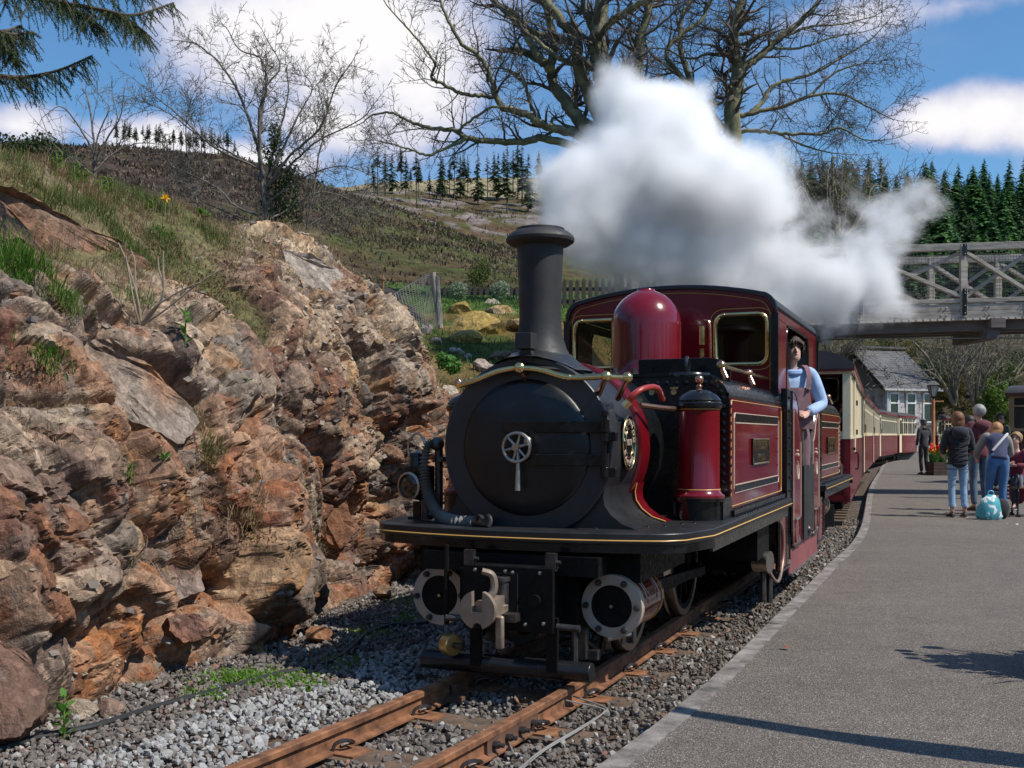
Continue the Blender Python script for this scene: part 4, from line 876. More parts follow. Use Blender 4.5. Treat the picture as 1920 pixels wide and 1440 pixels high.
TA = [([(1168, 640), (1172, 420), (1160, 300), (1140, 200), (1128, 131), (1120, 78), (1124, 40), (1140, -60)], .34, .16), ([(1150, 330), (1110, 255), (1078, 215), (1059, 187), (1039, 162), (1031, 131), (1000, 104), (966, 92)], .2, .09),
      ([(1033, 131), (1037, 84), (1031, 40), (1019, 0), (1000, -60)], .12, .08), ([(1018, 122), (994, 78), (981, 56), (953, 28), (925, 0), (900, -30)], .11, .06), ([(1145, 270), (1103, 175), (1084, 125), (1081, 78), (1059, 47), (1028, 10), (1000, -30)], .17, .1),
      ([(1081, 84), (1040, 70), (1000, 60), (960, 20), (930, 8)], .09, .05), ([(1120, 62), (1147, 40), (1175, 22), (1212, 0), (1240, -20)], .11, .07), ([(1121, 70), (1100, 30), (1090, -20)], .09, .07), ([(1120, 130), (1080, 122), (1042, 104), (1000, 70)], .08, .05),
      ([(1150, 300), (1100, 262), (1053, 244), (1025, 237), (997, 219), (972, 209), (944, 203), (931, 184), (925, 162), (912, 125), (887, 97), (862, 78), (837, 31), (822, -10)], .13, .03), ([(932, 184), (903, 180), (866, 175), (834, 159), (809, 144), (815, 119), (791, 84), (756, 44), (725, 10)], .06, .015),
      ([(1130, 290), (1031, 262), (981, 266), (931, 266), (875, 259), (853, 244), (812, 241), (769, 228), (737, 212), (700, 215), (680, 230)], .11, .015), ([(875, 260), (841, 275), (803, 291), (772, 281), (735, 270), (700, 262)], .05, .012), ([(858, 246), (875, 231), (919, 203), (944, 201)], .035, .03),
      ([(997, 205), (985, 165), (970, 140), (940, 128), (915, 130)], .05, .018), ([(1165, 350), (1185, 240), (1196, 130), (1205, 60), (1230, -30)], .16, .09)]
TB = [([(1370, 640), (1376, 400), (1374, 210), (1378, 169), (1385, 131), (1378, 105), (1376, 56), (1391, 0), (1400, -40)], .26, .11), ([(1388, 130), (1425, 105), (1462, 71), (1500, 41), (1530, 8), (1550, -30)], .12, .05), ([(1376, 222), (1410, 212), (1462, 202), (1519, 180), (1575, 176), (1631, 202), (1668, 222)], .08, .012),
      ([(1408, 212), (1430, 190), (1455, 157), (1519, 140), (1575, 109), (1631, 75), (1665, 40)], .075, .012), ([(1376, 250), (1410, 245), (1462, 251), (1537, 251), (1575, 240), (1620, 262), (1660, 262)], .07, .012), ([(1465, 70), (1520, 50), (1580, 45), (1640, 30)], .05, .012), ([(1440, 90), (1500, 90), (1560, 70), (1620, 60)], .045, .012),
      ([(1372, 260), (1310, 180), (1249, 97), (1312, 40), (1340, -20)], .08, .05), ([(1300, 165), (1222, 101), (1205, 70), (1180, 60)], .05, .015), ([(1372, 300), (1290, 140), (1275, 49), (1300, 0), (1330, -30)], .09, .06), ([(1378, 110), (1340, 100), (1290, 110), (1240, 90), (1190, 100)], .05, .012),
      ([(1519, 180), (1560, 140), (1610, 120), (1660, 120)], .04, .01), ([(1462, 251), (1500, 270), (1550, 285), (1600, 290)], .04, .01)]
TC = [([(505, 448), (497, 400), (491, 337), (484, 281), (469, 232), (450, 180), (416, 124), (375, 86), (350, 78)], .030, .006), ([(493, 330), (486, 250), (488, 200), (499, 170), (491, 112), (450, 94), (427, 56)], .022, .005), ([(486, 270), (490, 220), (495, 169), (525, 124), (499, 71)], .02, .005),
      ([(495, 320), (450, 300), (397, 274), (345, 225), (296, 184), (259, 154)], .016, .004), ([(455, 298), (375, 255), (319, 214), (262, 187)], .012, .003), ([(502, 350), (544, 292), (600, 240), (630, 161), (660, 116)], .018, .005), ([(503, 335), (530, 280), (555, 225), (585, 169), (572, 140)], .018, .005),
      ([(506, 345), (555, 300), (600, 262), (675, 225), (705, 190)], .016, .004), ([(502, 380), (562, 337), (637, 311), (700, 330)], .014, .004), ([(508, 410), (555, 385), (600, 360), (656, 375), (705, 420)], .014, .004), ([(495, 410), (440, 385), (412, 356), (356, 326), (285, 300)], .015, .004), ([(490, 420), (430, 400), (380, 380), (320, 385)], .012, .004),
      ([(512, 445), (512, 400), (500, 350), (520, 260), (540, 180), (535, 110)], .026, .005), ([(575, 425), (588, 360), (596, 300), (610, 230), (600, 180)], .014, .004), ([(380, 420), (365, 360), (352, 300), (350, 220), (372, 150)], .013, .004), ([(560, 440), (600, 410), (660, 390), (700, 400)], .01, .003)]
TD_ = [([(178, 350), (176, 262), (165, 187), (155, 170)], .014, .004), ([(178, 310), (200, 262), (225, 220), (232, 178)], .011, .003), ([(176, 290), (150, 240), (115, 200), (80, 220)], .010, .003), ([(178, 320), (210, 290), (250, 270), (290, 268)], .010, .003), ([(178, 300), (185, 250), (205, 205), (196, 190)], .009, .003), ([(176, 330), (140, 300), (100, 270), (78, 222)], .009, .003)]
grow('bare_tree', TA, 27, 3, BARKL, 1.0, 3, 1.15, 'great bare lichened tree spreading above the chimney and steam', twig=.0075, len0=1.7, twig_bark=TWIGD)
grow('bare_tree', TB, 30, 4, BARKL, 1.0, 3, 1.2, 'bare tree with fine drooping twigs above the carriage roofs on the right', twig=.0075, len0=2.0, up=.05, twig_bark=TWIGD)
grow('bare_shrub', TC, 12.6, 5, BARKP, 1.0, 3, 3.4, 'bare many stemmed tree with pale twigs on the crest of the rock', twig=.0032, len0=.62, dj=.5)
grow('bare_shrub', TD_, 9.8, 6, BARKP, 1.0, 3, 2.4, 'small bare bush on the left of the grassy crest', twig=.0026, len0=.4, dj=.3)
# ---- leafy clumps: ivy, scrub, evergreen bushes
def leaf_cloud(n, lobes, size, cols, seed):
    g = np.random.default_rng(seed); V = np.zeros((n, 4, 3)); k = g.integers(0, len(lobes), n); c = np.array([l[0] for l in lobes])[k]; r = np.array([l[1] for l in lobes])[k]
    d = g.normal(size=(n, 3)); d /= np.linalg.norm(d, axis=1, keepdims=True); p = c + d * r * (g.uniform(.25, 1, (n, 1)) ** .5)
    a = g.normal(size=(n, 3)); a /= np.linalg.norm(a, axis=1, keepdims=True); b = np.cross(a, d + .3 * g.normal(size=(n, 3))); b /= np.linalg.norm(b, axis=1, keepdims=True) + 1e-9; s = size * g.uniform(.5, 1.3, (n, 1))
    for i, (x, y) in enumerate(((-1, 0), (0, -.55), (1, 0), (0, .55))): V[:, i] = p + a * x * s + b * y * s
    cc = np.array(cols)[g.integers(0, len(cols), n)] * g.uniform(.6, 1.35, (n, 1))
    return V.reshape(-1, 3), np.arange(n * 4).reshape(-1, 4), np.repeat(cc, 4, 0)
def bush(name, loc, lobes, n, size, cols, seed, label, cat_='bush', group=None, stems=True):
    e = empty(name, loc, label=label, category=cat_, group=group); V, T, C = leaf_cloud(n, lobes, size, cols, seed); link('foliage', npmesh('foliage', V, T, GRASSM, C), e)
    if stems:
        b = MB()
        for c, r in lobes[:6]: b.tube(cat([(0, 0, -.3), (c[0] * .4, c[1] * .4, c[2] * .5), c], 4), [.03 * max(r) for _ in range(9)], 5)
        mk('stem', b, BARKD, e)
    return e
IVY = [(.030, .060, .014), (.045, .085, .018), (.022, .045, .012)]
def build_bushes():
    p = at(520, 430, 12.75); L = []
    for (x, y, rx, ry) in [(512, 390, 34, 40), (535, 370, 30, 38), (525, 330, 26, 34), (512, 290, 20, 30), (540, 400, 32, 30), (515, 255, 13, 26), (548, 330, 22, 26), (505, 425, 22, 18)]:
        L.append(((at(x, y, 12.75) - p)[:], (rx / F * 12.7, .18, ry / F * 12.7)))
    bush('ivy', p, L, 2300, .022, [(.035, .075, .015), (.055, .11, .025), (.025, .05, .012), (.09, .12, .03)], 51, 'dark green ivy climbing the stems of the bare tree on the crest', 'ivy')
    for px, py, Y, w, cols, lb in [(30, 290, 10.5, .30, IVY, 'dark scrub bush at the left edge of the crest'), (75, 300, 10.6, .34, IVY, 'leafy dark bush on the crest beside the fern shoots'), (130, 330, 10.9, .36, [(.045, .085, .02), (.03, .06, .015)], 'low green bush behind the tallest fern shoot'), (215, 385, 11.5, .28, [(.05, .10, .02), (.03, .06, .015)], 'green undergrowth clump behind the curled ferns')]:
        g = np.random.default_rng(px); L = [((g.normal() * w * .6, g.normal() * .15, g.uniform(0, w * .8)), (w * .4, .2, w * .35)) for _ in range(7)]
        bush('bush', at(px, py + 20, Y), L, 900, .020, cols, px, lb)
    for px, py, Y, lb in [(859, 542, 25.5, 'left of two pale silvery round bushes by the paling fence'), (938, 541, 25.5, 'silvery round bush nearest the chimney by the paling fence')]:
        bush('round_bush', at(px, py + 12, Y), [((0, 0, .1), (.24, .24, .24)), ((.06, 0, .16), (.18, .2, .18)), ((-.08, 0, .12), (.18, .2, .18))], 1500, .026, [(.26, .32, .20), (.20, .27, .14), (.34, .38, .28)], px, lb, group=None)
    bush('young_tree', at(897, 556, 33), [((0, 0, .35), (.35, .35, .5)), ((.15, 0, .8), (.25, .25, .4)), ((-.1, 0, .6), (.3, .3, .4))], 2200, .03, [(.10, .14, .02), (.08, .11, .025), (.14, .17, .03)], 897, 'olive green feathery young tree on the slope behind the fence', 'tree')
    bush('leafy_weed', at(838, 692, 14.2), [((0, 0, .08), (.16, .14, .12)), ((.08, 0, .02), (.12, .12, .1)), ((-.06, 0, .14), (.09, .1, .1))], 420, .035, [(.07, .19, .03), (.10, .24, .04)], 838, 'bright green clump of broad leaves between the rock and the smokebox', 'plant', stems=False)
    # wooded bank on the right: one bush or tree after another
    g = random.Random(9); O = [(.12, .085, .03), (.10, .095, .03), (.15, .10, .035)]; Gn = [(.07, .10, .022), (.05, .08, .02), (.09, .12, .03)]; Yl = [(.19, .155, .03), (.14, .12, .03), (.11, .10, .03)]; Iv = [(.03, .065, .018), (.045, .09, .022)]; Lm = [(.13, .20, .035), (.10, .17, .03)]; Tn = [(.13, .105, .065), (.10, .085, .055), (.15, .125, .07)]
    spec = [(1565, 690, 66, 4.4, Tn, 'tawny scrub bush behind the second carriage'), (1600, 665, 70, 4.5, Gn, 'mixed green scrub rising behind the gable of the station house'), (1655, 655, 74, 4.6, Tn, 'tawny scrub above the ridge of the station house'), (1705, 672, 72, 4.0, Yl, 'yellow green shrub above the right end of the slate roof'),
            (1735, 700, 64, 3.4, Iv, 'dark ivy covered clump beside the lamp post lantern'), (1765, 690, 66, 3.6, Iv, 'second dark ivy clump right of the lantern'), (1782, 735, 62, 3.0, Yl, 'yellow gorse like bush right of the lamp post'), (1808, 705, 70, 4.0, O, 'russet shrub on the bank under the bridge'), (1842, 680, 74, 4.4, Tn, 'straw coloured scrub under the bridge beam'), (1880, 660, 76, 4.4, O, 'russet scrub high on the bank at the right'),
            (1862, 720, 64, 3.6, Gn, 'green bush over the grey haired man'), (1900, 745, 60, 3.0, Lm, 'bright lime green bush above the brown carriage'), (1850, 752, 60, 2.6, Lm, 'lime green bush over the bending woman'), (1925, 700, 70, 4.4, Gn, 'green scrub at the right edge of the bank'), (1690, 640, 90, 5.5, Tn, 'brown thicket under the bridge at its middle'), (1760, 645, 92, 5.5, O, 'russet thicket right of the middle thicket'),
            (1830, 630, 95, 5.5, Gn, 'olive thicket high under the bridge'), (1900, 620, 96, 5.5, Tn, 'brown thicket at the far right under the bridge'), (1620, 625, 92, 5.5, Tn, 'brown thicket half hidden by the drifting steam'), (1560, 640, 90, 5, Gn, 'olive thicket behind the driver'), (1950, 760, 58, 3, Gn, 'green bush beyond the right edge'), (1530, 670, 80, 5, Tn, 'thin tawny thicket behind the cab')]
    for k, (px, py, Y, w, cols, lb) in enumerate(spec):
        q = np.random.default_rng(900 + k); b = at(px, py, Y); gz = on_hill(px, Y).z; b.z = min(b.z, gz + w * .6) if False else b.z; w *= .36
        L = [((q.normal() * w * .55, q.normal() * w * .4, q.normal() * w * .45), (w * q.uniform(.3, .55),) * 3) for _ in range(12)] + [((q.normal() * w * .5, q.normal() * w * .3, -w * q.uniform(.5, 1.6)), (w * .5,) * 3) for _ in range(6)]
        bush('shrub', b, L, 2600, .085, cols, 60 + k, lb, 'shrub')
    for k, (px, py, Y, h, lb) in enumerate([(1560, 720, 58, 130, 'pale barked bare tree rising behind the coach end'), (1590, 740, 60, 120, 'bare tree leaning over the station gable'), (1790, 760, 58, 150, 'pale leaning bare tree right of the lantern'), (1830, 770, 60, 160, 'bare branching tree behind the guard and planter'), (1880, 760, 66, 150, 'bare tree under the right end of the bridge'), (1720, 700, 75, 110, 'bare tree above the slate roof wreathed in thin steam')]):
        q = random.Random(70 + k); L = []
        for j in range(6):
            a = q.uniform(-.75, .75); L.append(([(px, py), (px + a * h * .2 + q.gauss(0, 4), py - h * .35), (px + a * h * .6, py - h * .65), (px + a * h * .95, py - h * q.uniform(.8, 1.05))], .13 if j == 0 else .09, .03))
        grow('bare_tree', L, Y, 80 + k, BARKM, 1.0, 2, .8, lb, twig=.014, len0=3.0, dj=2)
    L = []
    q = random.Random(99)
    for j in range(22):
        a = q.uniform(-1, 1); x0, y0 = 1572 + a * 20, 440; L.append(([(x0, y0), (x0 + a * 50, y0 - 55 + abs(a) * 20), (x0 + a * 95 + q.gauss(0, 9), 345 + q.uniform(-50, 50)), (x0 + a * 130 + q.gauss(0, 14), 335 + q.uniform(-25, 75))], .07, .02))
    grow('hawthorn_tree', L, 44, 98, BARKM, 1.0, 2, .9, 'tangled bare hawthorn standing out above the drifting steam', twig=.014, len0=2.2, dj=2.5, up=-.1)
build_bushes()
# ---- larch boughs hanging in from a tree outside the frame on the left
def larch():
    Y = 6.2; e = empty('larch_tree', at(-420, 800, 6.6), label='larch tree with green needled boughs hanging into the top left corner', category='tree'); o = e.location; g = random.Random(12)
    t = MB(); t.tube([(0, 0, -1.2), (.02, .05, 1.5), (.0, .1, 4.2)], [.16, .13, .08], 10); mk('trunk', t, BARKD, e); bw = MB(); V = []; C = []
    boughs = [[(-420, -130), (-120, -40), (0, -12), (100, 2), (190, 18), (250, 28), (325, 6)], [(-420, 30), (-120, 10), (-20, 50), (20, 64), (62, 60)], [(-420, 120), (-140, 130), (-10, 142), (49, 144), (112, 131), (172, 105)], [(-420, 0), (-120, 20), (-20, 62), (10, 88), (30, 112)], [(-300, -90), (-60, -60), (40, -25), (120, -12), (200, -20), (280, -12)], [(-300, 80), (-100, 60), (-10, 62), (40, 48)], [(190, 20), (240, 40), (275, 62)], [(100, 0), (150, 24), (190, 52)]]
    for bi, poly in enumerate(boughs):
        P = cat([at(x, y, Y + .25 * math.sin(bi * 2.1 + i)) - o for i, (x, y) in enumerate(poly)], 12); n = len(P); bw.tube(P, [.018 * (1 - .85 * i / n) + .002 for i in range(n)], 6)
        for i in range(n):
            for rep in range(3):
                d = Vector((g.gauss(0, .35) + .25, g.gauss(0, .5), -g.uniform(.2, 1.0))).normalized(); L = g.uniform(.06, .20) * (1.0 if i < n * .8 else .75); q = [P[i] + d * L * f + Vector((.05 * L * f * f, 0, -.2 * L * f * f)) for f in (0, .35, .7, 1)]
                bw.tube(q, [.0028, .0022, .0018, .001], 3, cap=False); m = int(L / .009)
                for j in range(m):
                    f = j / m; c = q[0].lerp(q[3], f)
                    for s in range(6):
                        dd = Vector((g.gauss(0, 1), g.gauss(0, 1), g.gauss(0, .8))).normalized() * g.uniform(.010, .019); w = dd.orthogonal().normalized() * .0016
                        V += [c + w, c - w, c + dd]; C += [np.array((.055, .115, .035)) * g.uniform(.6, 1.4)] * 3
    mk('bough', bw, M('larch_twig', (.10, .07, .045), .85), e); V = np.array([v[:] for v in V]); link('needles', npmesh('needles', V, np.arange(len(V)).reshape(-1, 3), GRASSM, np.array(C)), e)
larch()
# ---- fences
def build_fences():
    Y = 15.2; e = empty('wire_fence', at(820, 612, Y), label='grey netting fence on a weathered post at the end of the rock', category='fence'); o = e.location; WD = M('weathered_wood', (.30, .26, .215), .85, var=.3, scale=5, bump=.004, bscale=30, stretch=(6, 6, .7))
    b = MB(); b.tube([at(826, 616, Y) - o, at(818, 560, Y) - o, at(812, 511, Y) - o], [.042, .04, .036], 10); mk('post', b, WD, e)
    b = MB(); top = [(712, 575), (745, 548), (790, 522), (812, 516), (826, 520)]; bot = [(745, 640), (770, 640), (800, 625), (822, 610), (832, 605)]
    W = M('galvanised_wire', (.38, .37, .35), .5, .4, var=.1); n, m_ = 34, 26
    T = cat([at(x, y, Y + .1 * math.sin(i)) - o for i, (x, y) in enumerate(top)], 9)[:n + 1]; Bt = cat([at(x, y, Y - .1) - o for x, y in bot], 9)[:n + 1]; k = min(len(T), len(Bt))
    for i in range(k):
        b.tube([T[i].lerp(Bt[i], f / 6) + Vector((0, .02 * math.sin(f + i * .4), 0)) for f in range(7)], .0036, 3, cap=False)
    for j in range(m_): b.tube([T[i].lerp(Bt[i], j / (m_ - 1)) + Vector((0, 0, .008 * (-1) ** i)) for i in range(k)], .0036, 3, cap=False)
    b.tube(T, .006, 4); mk('netting', b, W, e, smooth=0, kind='stuff')
    e = empty('slate_fence', at(735, 560, 15.6), label='stack of rough slates behind the netting at the end of the rock', category='slate stack'); o = e.location; SL = M('rough_slate', (.13, .115, .105), .8, var=.4, scale=7, bump=.004, bscale=40); g = random.Random(2)
    for i in range(16):
        q = i / 16; x = 720 + 48 * (q if q < .5 else .5 + (q - .5) * .9) + g.uniform(-10, 10); y = 540 + 62 * q + g.uniform(-4, 4); b = MB(); b.box((0, 0, 0), (.42 + g.uniform(-.1, .1), .3, .035 + g.uniform(0, .02)), Euler((g.uniform(-.1, .1), g.uniform(.25, .5), g.uniform(-.3, .3))).to_matrix()); mk('slate', b, SL, e, loc=at(x, y, 15.8) - o)
    e = empty('iron_post', at(718, 580, 14.6), label='short rusty iron post with a spear tip on the rock crest', category='post'); o = e.location; b = MB(); b.cyl(at(717, 590, 14.6) - o, at(718, 527, 14.6) - o, .022, .017, 8); mk('shaft', b, RUST, e); b = MB(); b.lathe([(.018, 0), (.03, .02), (.022, .045), (.001, .11)], tuple(at(718, 527, 14.6) - o), 'z', 6); mk('spear_tip', b, RUST, e)
    for (x0, x1, ya, yb, n, Y, lb, h) in [(828, 975, 537, 553, 13, 26.2, 'dark paling fence with pointed tops behind the round bushes', None), (1040, 1330, 522, 575, 24, 24.5, 'tall dark slatted fence half hidden in the steam above the cab', None)]:
        e = empty('paling_fence', at((x0 + x1) / 2, yb, Y), label=lb, category='fence'); o = e.location; WM = M('dark_fence_wood', (.060, .048, .040), .85, var=.4, scale=4, bump=.004, bscale=30, stretch=(4, 4, .6)); g = random.Random(int(x0))
        H = (yb - ya) / F * Y; wd = (x1 - x0) / n / F * Y * .62; pal = MB(); pal.prism([(-wd / 2, 0), (wd / 2, 0), (wd / 2, H * .86), (0, H), (-wd / 2, H * .86)], -.012, .012); pm = mesh('paling', pal, WM, 0)
        for i in range(n): c = link('paling', pm, e, at(x0 + (x1 - x0) * (i + .5) / n, yb, Y) - o, (0, 0, 0)); c.scale = (1, 1, g.uniform(.93, 1.06))
        for f in (.18, .62): b = MB(); b.bar(at(x0 - 4, yb, Y + .04) - o + Vector((0, 0, H * f)), at(x1 + 4, yb, Y + .04) - o + Vector((0, 0, H * f)), .04, .08); mk('rail', b, WM, e)
    # mossy rocks on the bank beyond the cutting
    for k, (px, py, Y, sx, sz, tn, t2, lb) in enumerate([(905, 606, 19.5, .66, .36, (.40, .27, .065), (.30, .22, .08), 'large ochre mossed boulder on the bank'), (945, 586, 20.5, .55, .28, (.36, .23, .08), (.30, .26, .21), 'brown topped boulder close to the chimney'), (862, 582, 20, .40, .32, (.32, .22, .055), (.22, .16, .06), 'mossy ochre boulder under the left silver bush'), (925, 570, 21, .28, .22, (.36, .31, .27), (.30, .25, .2), 'pale pink grey rock between the mossy boulders'),
                                                (985, 612, 18.8, .5, .26, (.34, .25, .09), (.26, .2, .1), 'mossy rock half hidden behind the chimney'), (870, 625, 17.4, .36, .2, (.33, .25, .07), (.24, .19, .08), 'flat mossy outcrop under the ochre boulder'), (800, 612, 15.5, .17, .17, (.33, .29, .25), (.25, .22, .2), 'grey block at the foot of the netting fence'), (855, 648, 15.6, .17, .10, (.46, .40, .34), (.38, .33, .28), 'cream oblong stone lying on the grass of the bank'), (877, 662, 15.2, .09, .08, (.40, .37, .33), (.33, .3, .27), 'small pale round stone under the oblong stone'), (908, 690, 14.6, .28, .22, (.32, .26, .215), (.27, .21, .17), 'buff rock just above the smokebox on the bank'), (945, 660, 15.6, .3, .12, (.22, .165, .11), (.16, .12, .07), 'low brown rock left of the chimney foot'), (842, 745, 13.2, .2, .26, (.38, .32, .25), (.3, .25, .18), 'pale rock peeping out beside the left handrail end'), (818, 632, 14.6, .14, .1, (.2, .17, .16), (.15, .13, .12), 'stack of dark stones below the netting post')]):
        V, T = rock_mesh(500 + k, 12, 2, (sx, sx * .8, sz)); Y = min(np.arange(12.5, 26, .1), key=lambda v: abs(hill_py(px, v) - py - sz / v * F * .4)); bp = at(px, py, Y); bp.z = min(bp.z, on_hill(px, Y).z + sz * .45); bp.z -= sz * (.30 if k < 4 else .1); stone('boulder', V, T, bp, (.2 if k < 4 else 0, 0, k * 1.3), MATS['rock'], (tn, t2), lb, 'rock', sub=1, seed=40 + k, jag=.03)
build_fences()
# ---- the station house behind the curving train
def house():
    Y = 56.0; e = empty('station_house', at(1690, 830, Y), label='grey stone station house with a slate roof and three white framed windows', category='house'); o = e.location
    e.rotation_euler = (0, 0, 0); STN = M('house_stone', (.40, .355, .32), .85, var=.35, scale=2.2, col2=(.54, .48, .44)); SLT = M('roof_slate', (.115, .112, .116), .6, var=.3, scale=1.4, bump=.01, bscale=9); WH = M('white_window_paint', (.78, .77, .74), .45, var=.04)
    eL, eR = at(1658, 727, Y), at(1752, 736, Y + 1.2); fr = (eR - eL); fr.z = 0; fr.normalize(); bk = Vector((-fr.y, fr.x, 0)); W = (eR - eL).length; D = 5.2; H = 4.2
    base = Vector((eL.x, eL.y, 0)); 
    def P(a, d, z): return base + fr * a + bk * d + Vector((0, 0, z)) - o
    zt = eL.z; ridge = at(1600, 667, Y + 3).z + .3
    mb = MB(); A = [P(0, 0, -.5), P(W, 0, -.5), P(W, D, -.5), P(0, D, -.5), P(0, 0, zt), P(W, 0, zt), P(W, D, zt), P(0, D, zt), P(0, D / 2, ridge), P(W, D / 2, ridge)]
    mb.add(A, [(0, 1, 5, 4), (1, 2, 6, 9, 5), (2, 3, 7, 6), (3, 0, 4, 8, 7)]); wall = mk('wall', mb, M('house_mortar', (.20, .19, .175), .9), e, smooth=0)
    g = random.Random(4); st = MB()                       # coursed blocks standing a little proud of the mortar
    wins = [(.09 * W + k * .335 * W, .09 * W + k * .335 * W + .175 * W) for k in range(3)]; wz0, wz1 = at(0, 791, Y).z, at(0, 737, Y).z
    for side in (0, 1):
        z = .4
        while z < zt - .05:
            h = g.uniform(.22, .32); a = g.uniform(-.3, 0); lim = W if side == 0 else D
            while a < lim:
                l = g.uniform(.3, .62); a0, a1 = max(a, 0) + .012, min(a + l, lim) - .012; a += l
                if a1 - a0 < .05: continue
                if side == 0 and any(a1 > w0 - .05 and a0 < w1 + .05 for w0, w1 in wins) and z + h > wz0 and z < wz1: 
                    for w0, w1 in wins:
                        if a1 > w0 - .05 and a0 < w1 + .05:
                            if a0 < w0 - .12: a1 = w0 - .06
                            elif a1 > w1 + .12: a0 = w1 + .06
                            else: a1 = a0
                    if a1 - a0 < .06: continue
                q = g.uniform(.015, .05); z1 = min(z + h, zt) - .012
                if side == 0: c = [P(a0, -q, z), P(a1, -q, z), P(a1, -q, z1), P(a0, -q, z1), P(a0, .02, z), P(a1, .02, z), P(a1, .02, z1), P(a0, .02, z1)]
                else: c = [P(-q, a1, z), P(-q, a0, z), P(-q, a0, z1), P(-q, a1, z1), P(.02, a1, z), P(.02, a0, z), P(.02, a0, z1), P(.02, a1, z1)]
                st.add(c, [(0, 1, 2, 3), (0, 4, 5, 1), (1, 5, 6, 2), (2, 6, 7, 3), (3, 7, 4, 0)])
            z += h
    mk('stonework', st, STN, e, smooth=0, kind='stuff')
    r = MB(); ov = .25; n = 20
    for sd in (0, 1):
        for i in range(n):                                # slates in courses, each course lapping the one below
            for j in range(26):
                f0, f1 = i / n, (i + 1.25) / n; x0 = -ov + (W + 2 * ov) * (j + .02 + .5 * (i % 2)) / 26; x1 = -ov + (W + 2 * ov) * (j + .98 + .5 * (i % 2)) / 26; x1 = min(x1, W + ov); 
                if x0 > W + ov - .05: continue
                def rp(x, f, dz): d = -ov + (D / 2 + ov) * f; d = d if sd == 0 else D - d; return P(x, d, zt - .12 + (ridge + .1 - zt) * f + dz)
                l = .03 + g.uniform(0, .02); r.add([rp(x0, f0, l + .02), rp(x1, f0, l + .02), rp(x1, f1, l), rp(x0, f1, l), rp(x0, f0, -.02), rp(x1, f0, -.02)], [(0, 1, 2, 3) if sd == 0 else (3, 2, 1, 0), (0, 4, 5, 1)])
    mk('roof_slates', r, SLT, e, smooth=0, kind='stuff')
    b = MB(); b.bar(P(-ov, D / 2, ridge + .16), P(W + ov, D / 2, ridge + .16), .3, .1); mk('ridge', b, SLT, e)
    b = MB(); b.bar(P(-ov, -ov - .06, zt - .1), P(W + ov, -ov - .06, zt - .1), .12, .1); mk('gutter', b, M('gutter_grey', (.5, .49, .48), .5), e)
    b = MB(); b.tube([P(.12, -.1, zt - .1), P(.12, -.1, 1.2)], .055, 8); mk('drainpipe', b, WH, e)
    b = MB(); b.bar(P(-ov - .02, -ov, zt - .05), P(-ov - .02, D / 2, ridge + .1), .06, .2); mk('bargeboard', b, DARKSTEEL, e)
    def window(a0, a1, z0, z1, side):
        pt = (lambda a, q, z: P(a, -q, z)) if side == 0 else (lambda a, q, z: P(-q, a, z)); b = MB(); t = .07
        nrm = -bk if side == 0 else -fr; up = nrm
        for (p, q_) in (((a0, z0), (a1, z0)), ((a0, z1), (a1, z1)), ((a0, z0 + (z1 - z0) * .66), (a1, z0 + (z1 - z0) * .66))): b.bar(pt(p[0], .06, p[1]), pt(q_[0], .06, q_[1]), t * 1.3, t * 1.1)
        for a in (a0, a1): b.bar(pt(a, .06, z0), pt(a, .06, z1), t * 1.3, t * 1.1, (1, 0, 0) if side else (0, 1, 0))
        f = mk('window_frame', b, WH, e, smooth=0); g_ = MB(); g_.add([pt(a0, .04, z0), pt(a1, .04, z0), pt(a1, .04, z1), pt(a0, .04, z1)], [(0, 1, 2, 3)]); mk('pane', g_, GLASS, f, smooth=0)
        s = MB(); s.bar(pt(a0 - .12, .1, z0 - .12), pt(a1 + .12, .1, z0 - .12), .22, .12); mk('sill', s, M('sill_slate', (.16, .155, .15), .7), f)
    for w0, w1 in wins: window(w0, w1, wz0, wz1, 0)
    window(1.2, 3.0, wz0, wz1, 1)
    # creeper stems dangling over the gable
    c = MB()
    for k in range(26):
        a = g.uniform(-.2, 1.5); d = g.uniform(-.1, 2.6); z = zt + (ridge - zt) * max(0, d) / (D / 2); p = P(a - .3, d, z + .25); pts = [p]
        for i in range(6): p = p + Vector((g.gauss(0, .2), g.gauss(0, .2) - .1, g.gauss(-.13, .16))); pts.append(p)
        c.tube(pts, .018, 3, cap=False)
    t = mk('creeper', c, M('creeper_stem', (.20, .17, .13), .9), None, loc=o, smooth=0, label='bare brown creeper hanging over the gable edge of the station house', category='creeper')
    t = bush('bush', at(1622, 770, Y - 1.5), [((0, 0, 0), (.45, .4, .5)), ((-.3, 0, .6), (.3, .3, .5))], 700, .09, [(.05, .12, .02), (.08, .15, .03)], 77, 'fresh green bush in front of the gable window of the station house')
house()
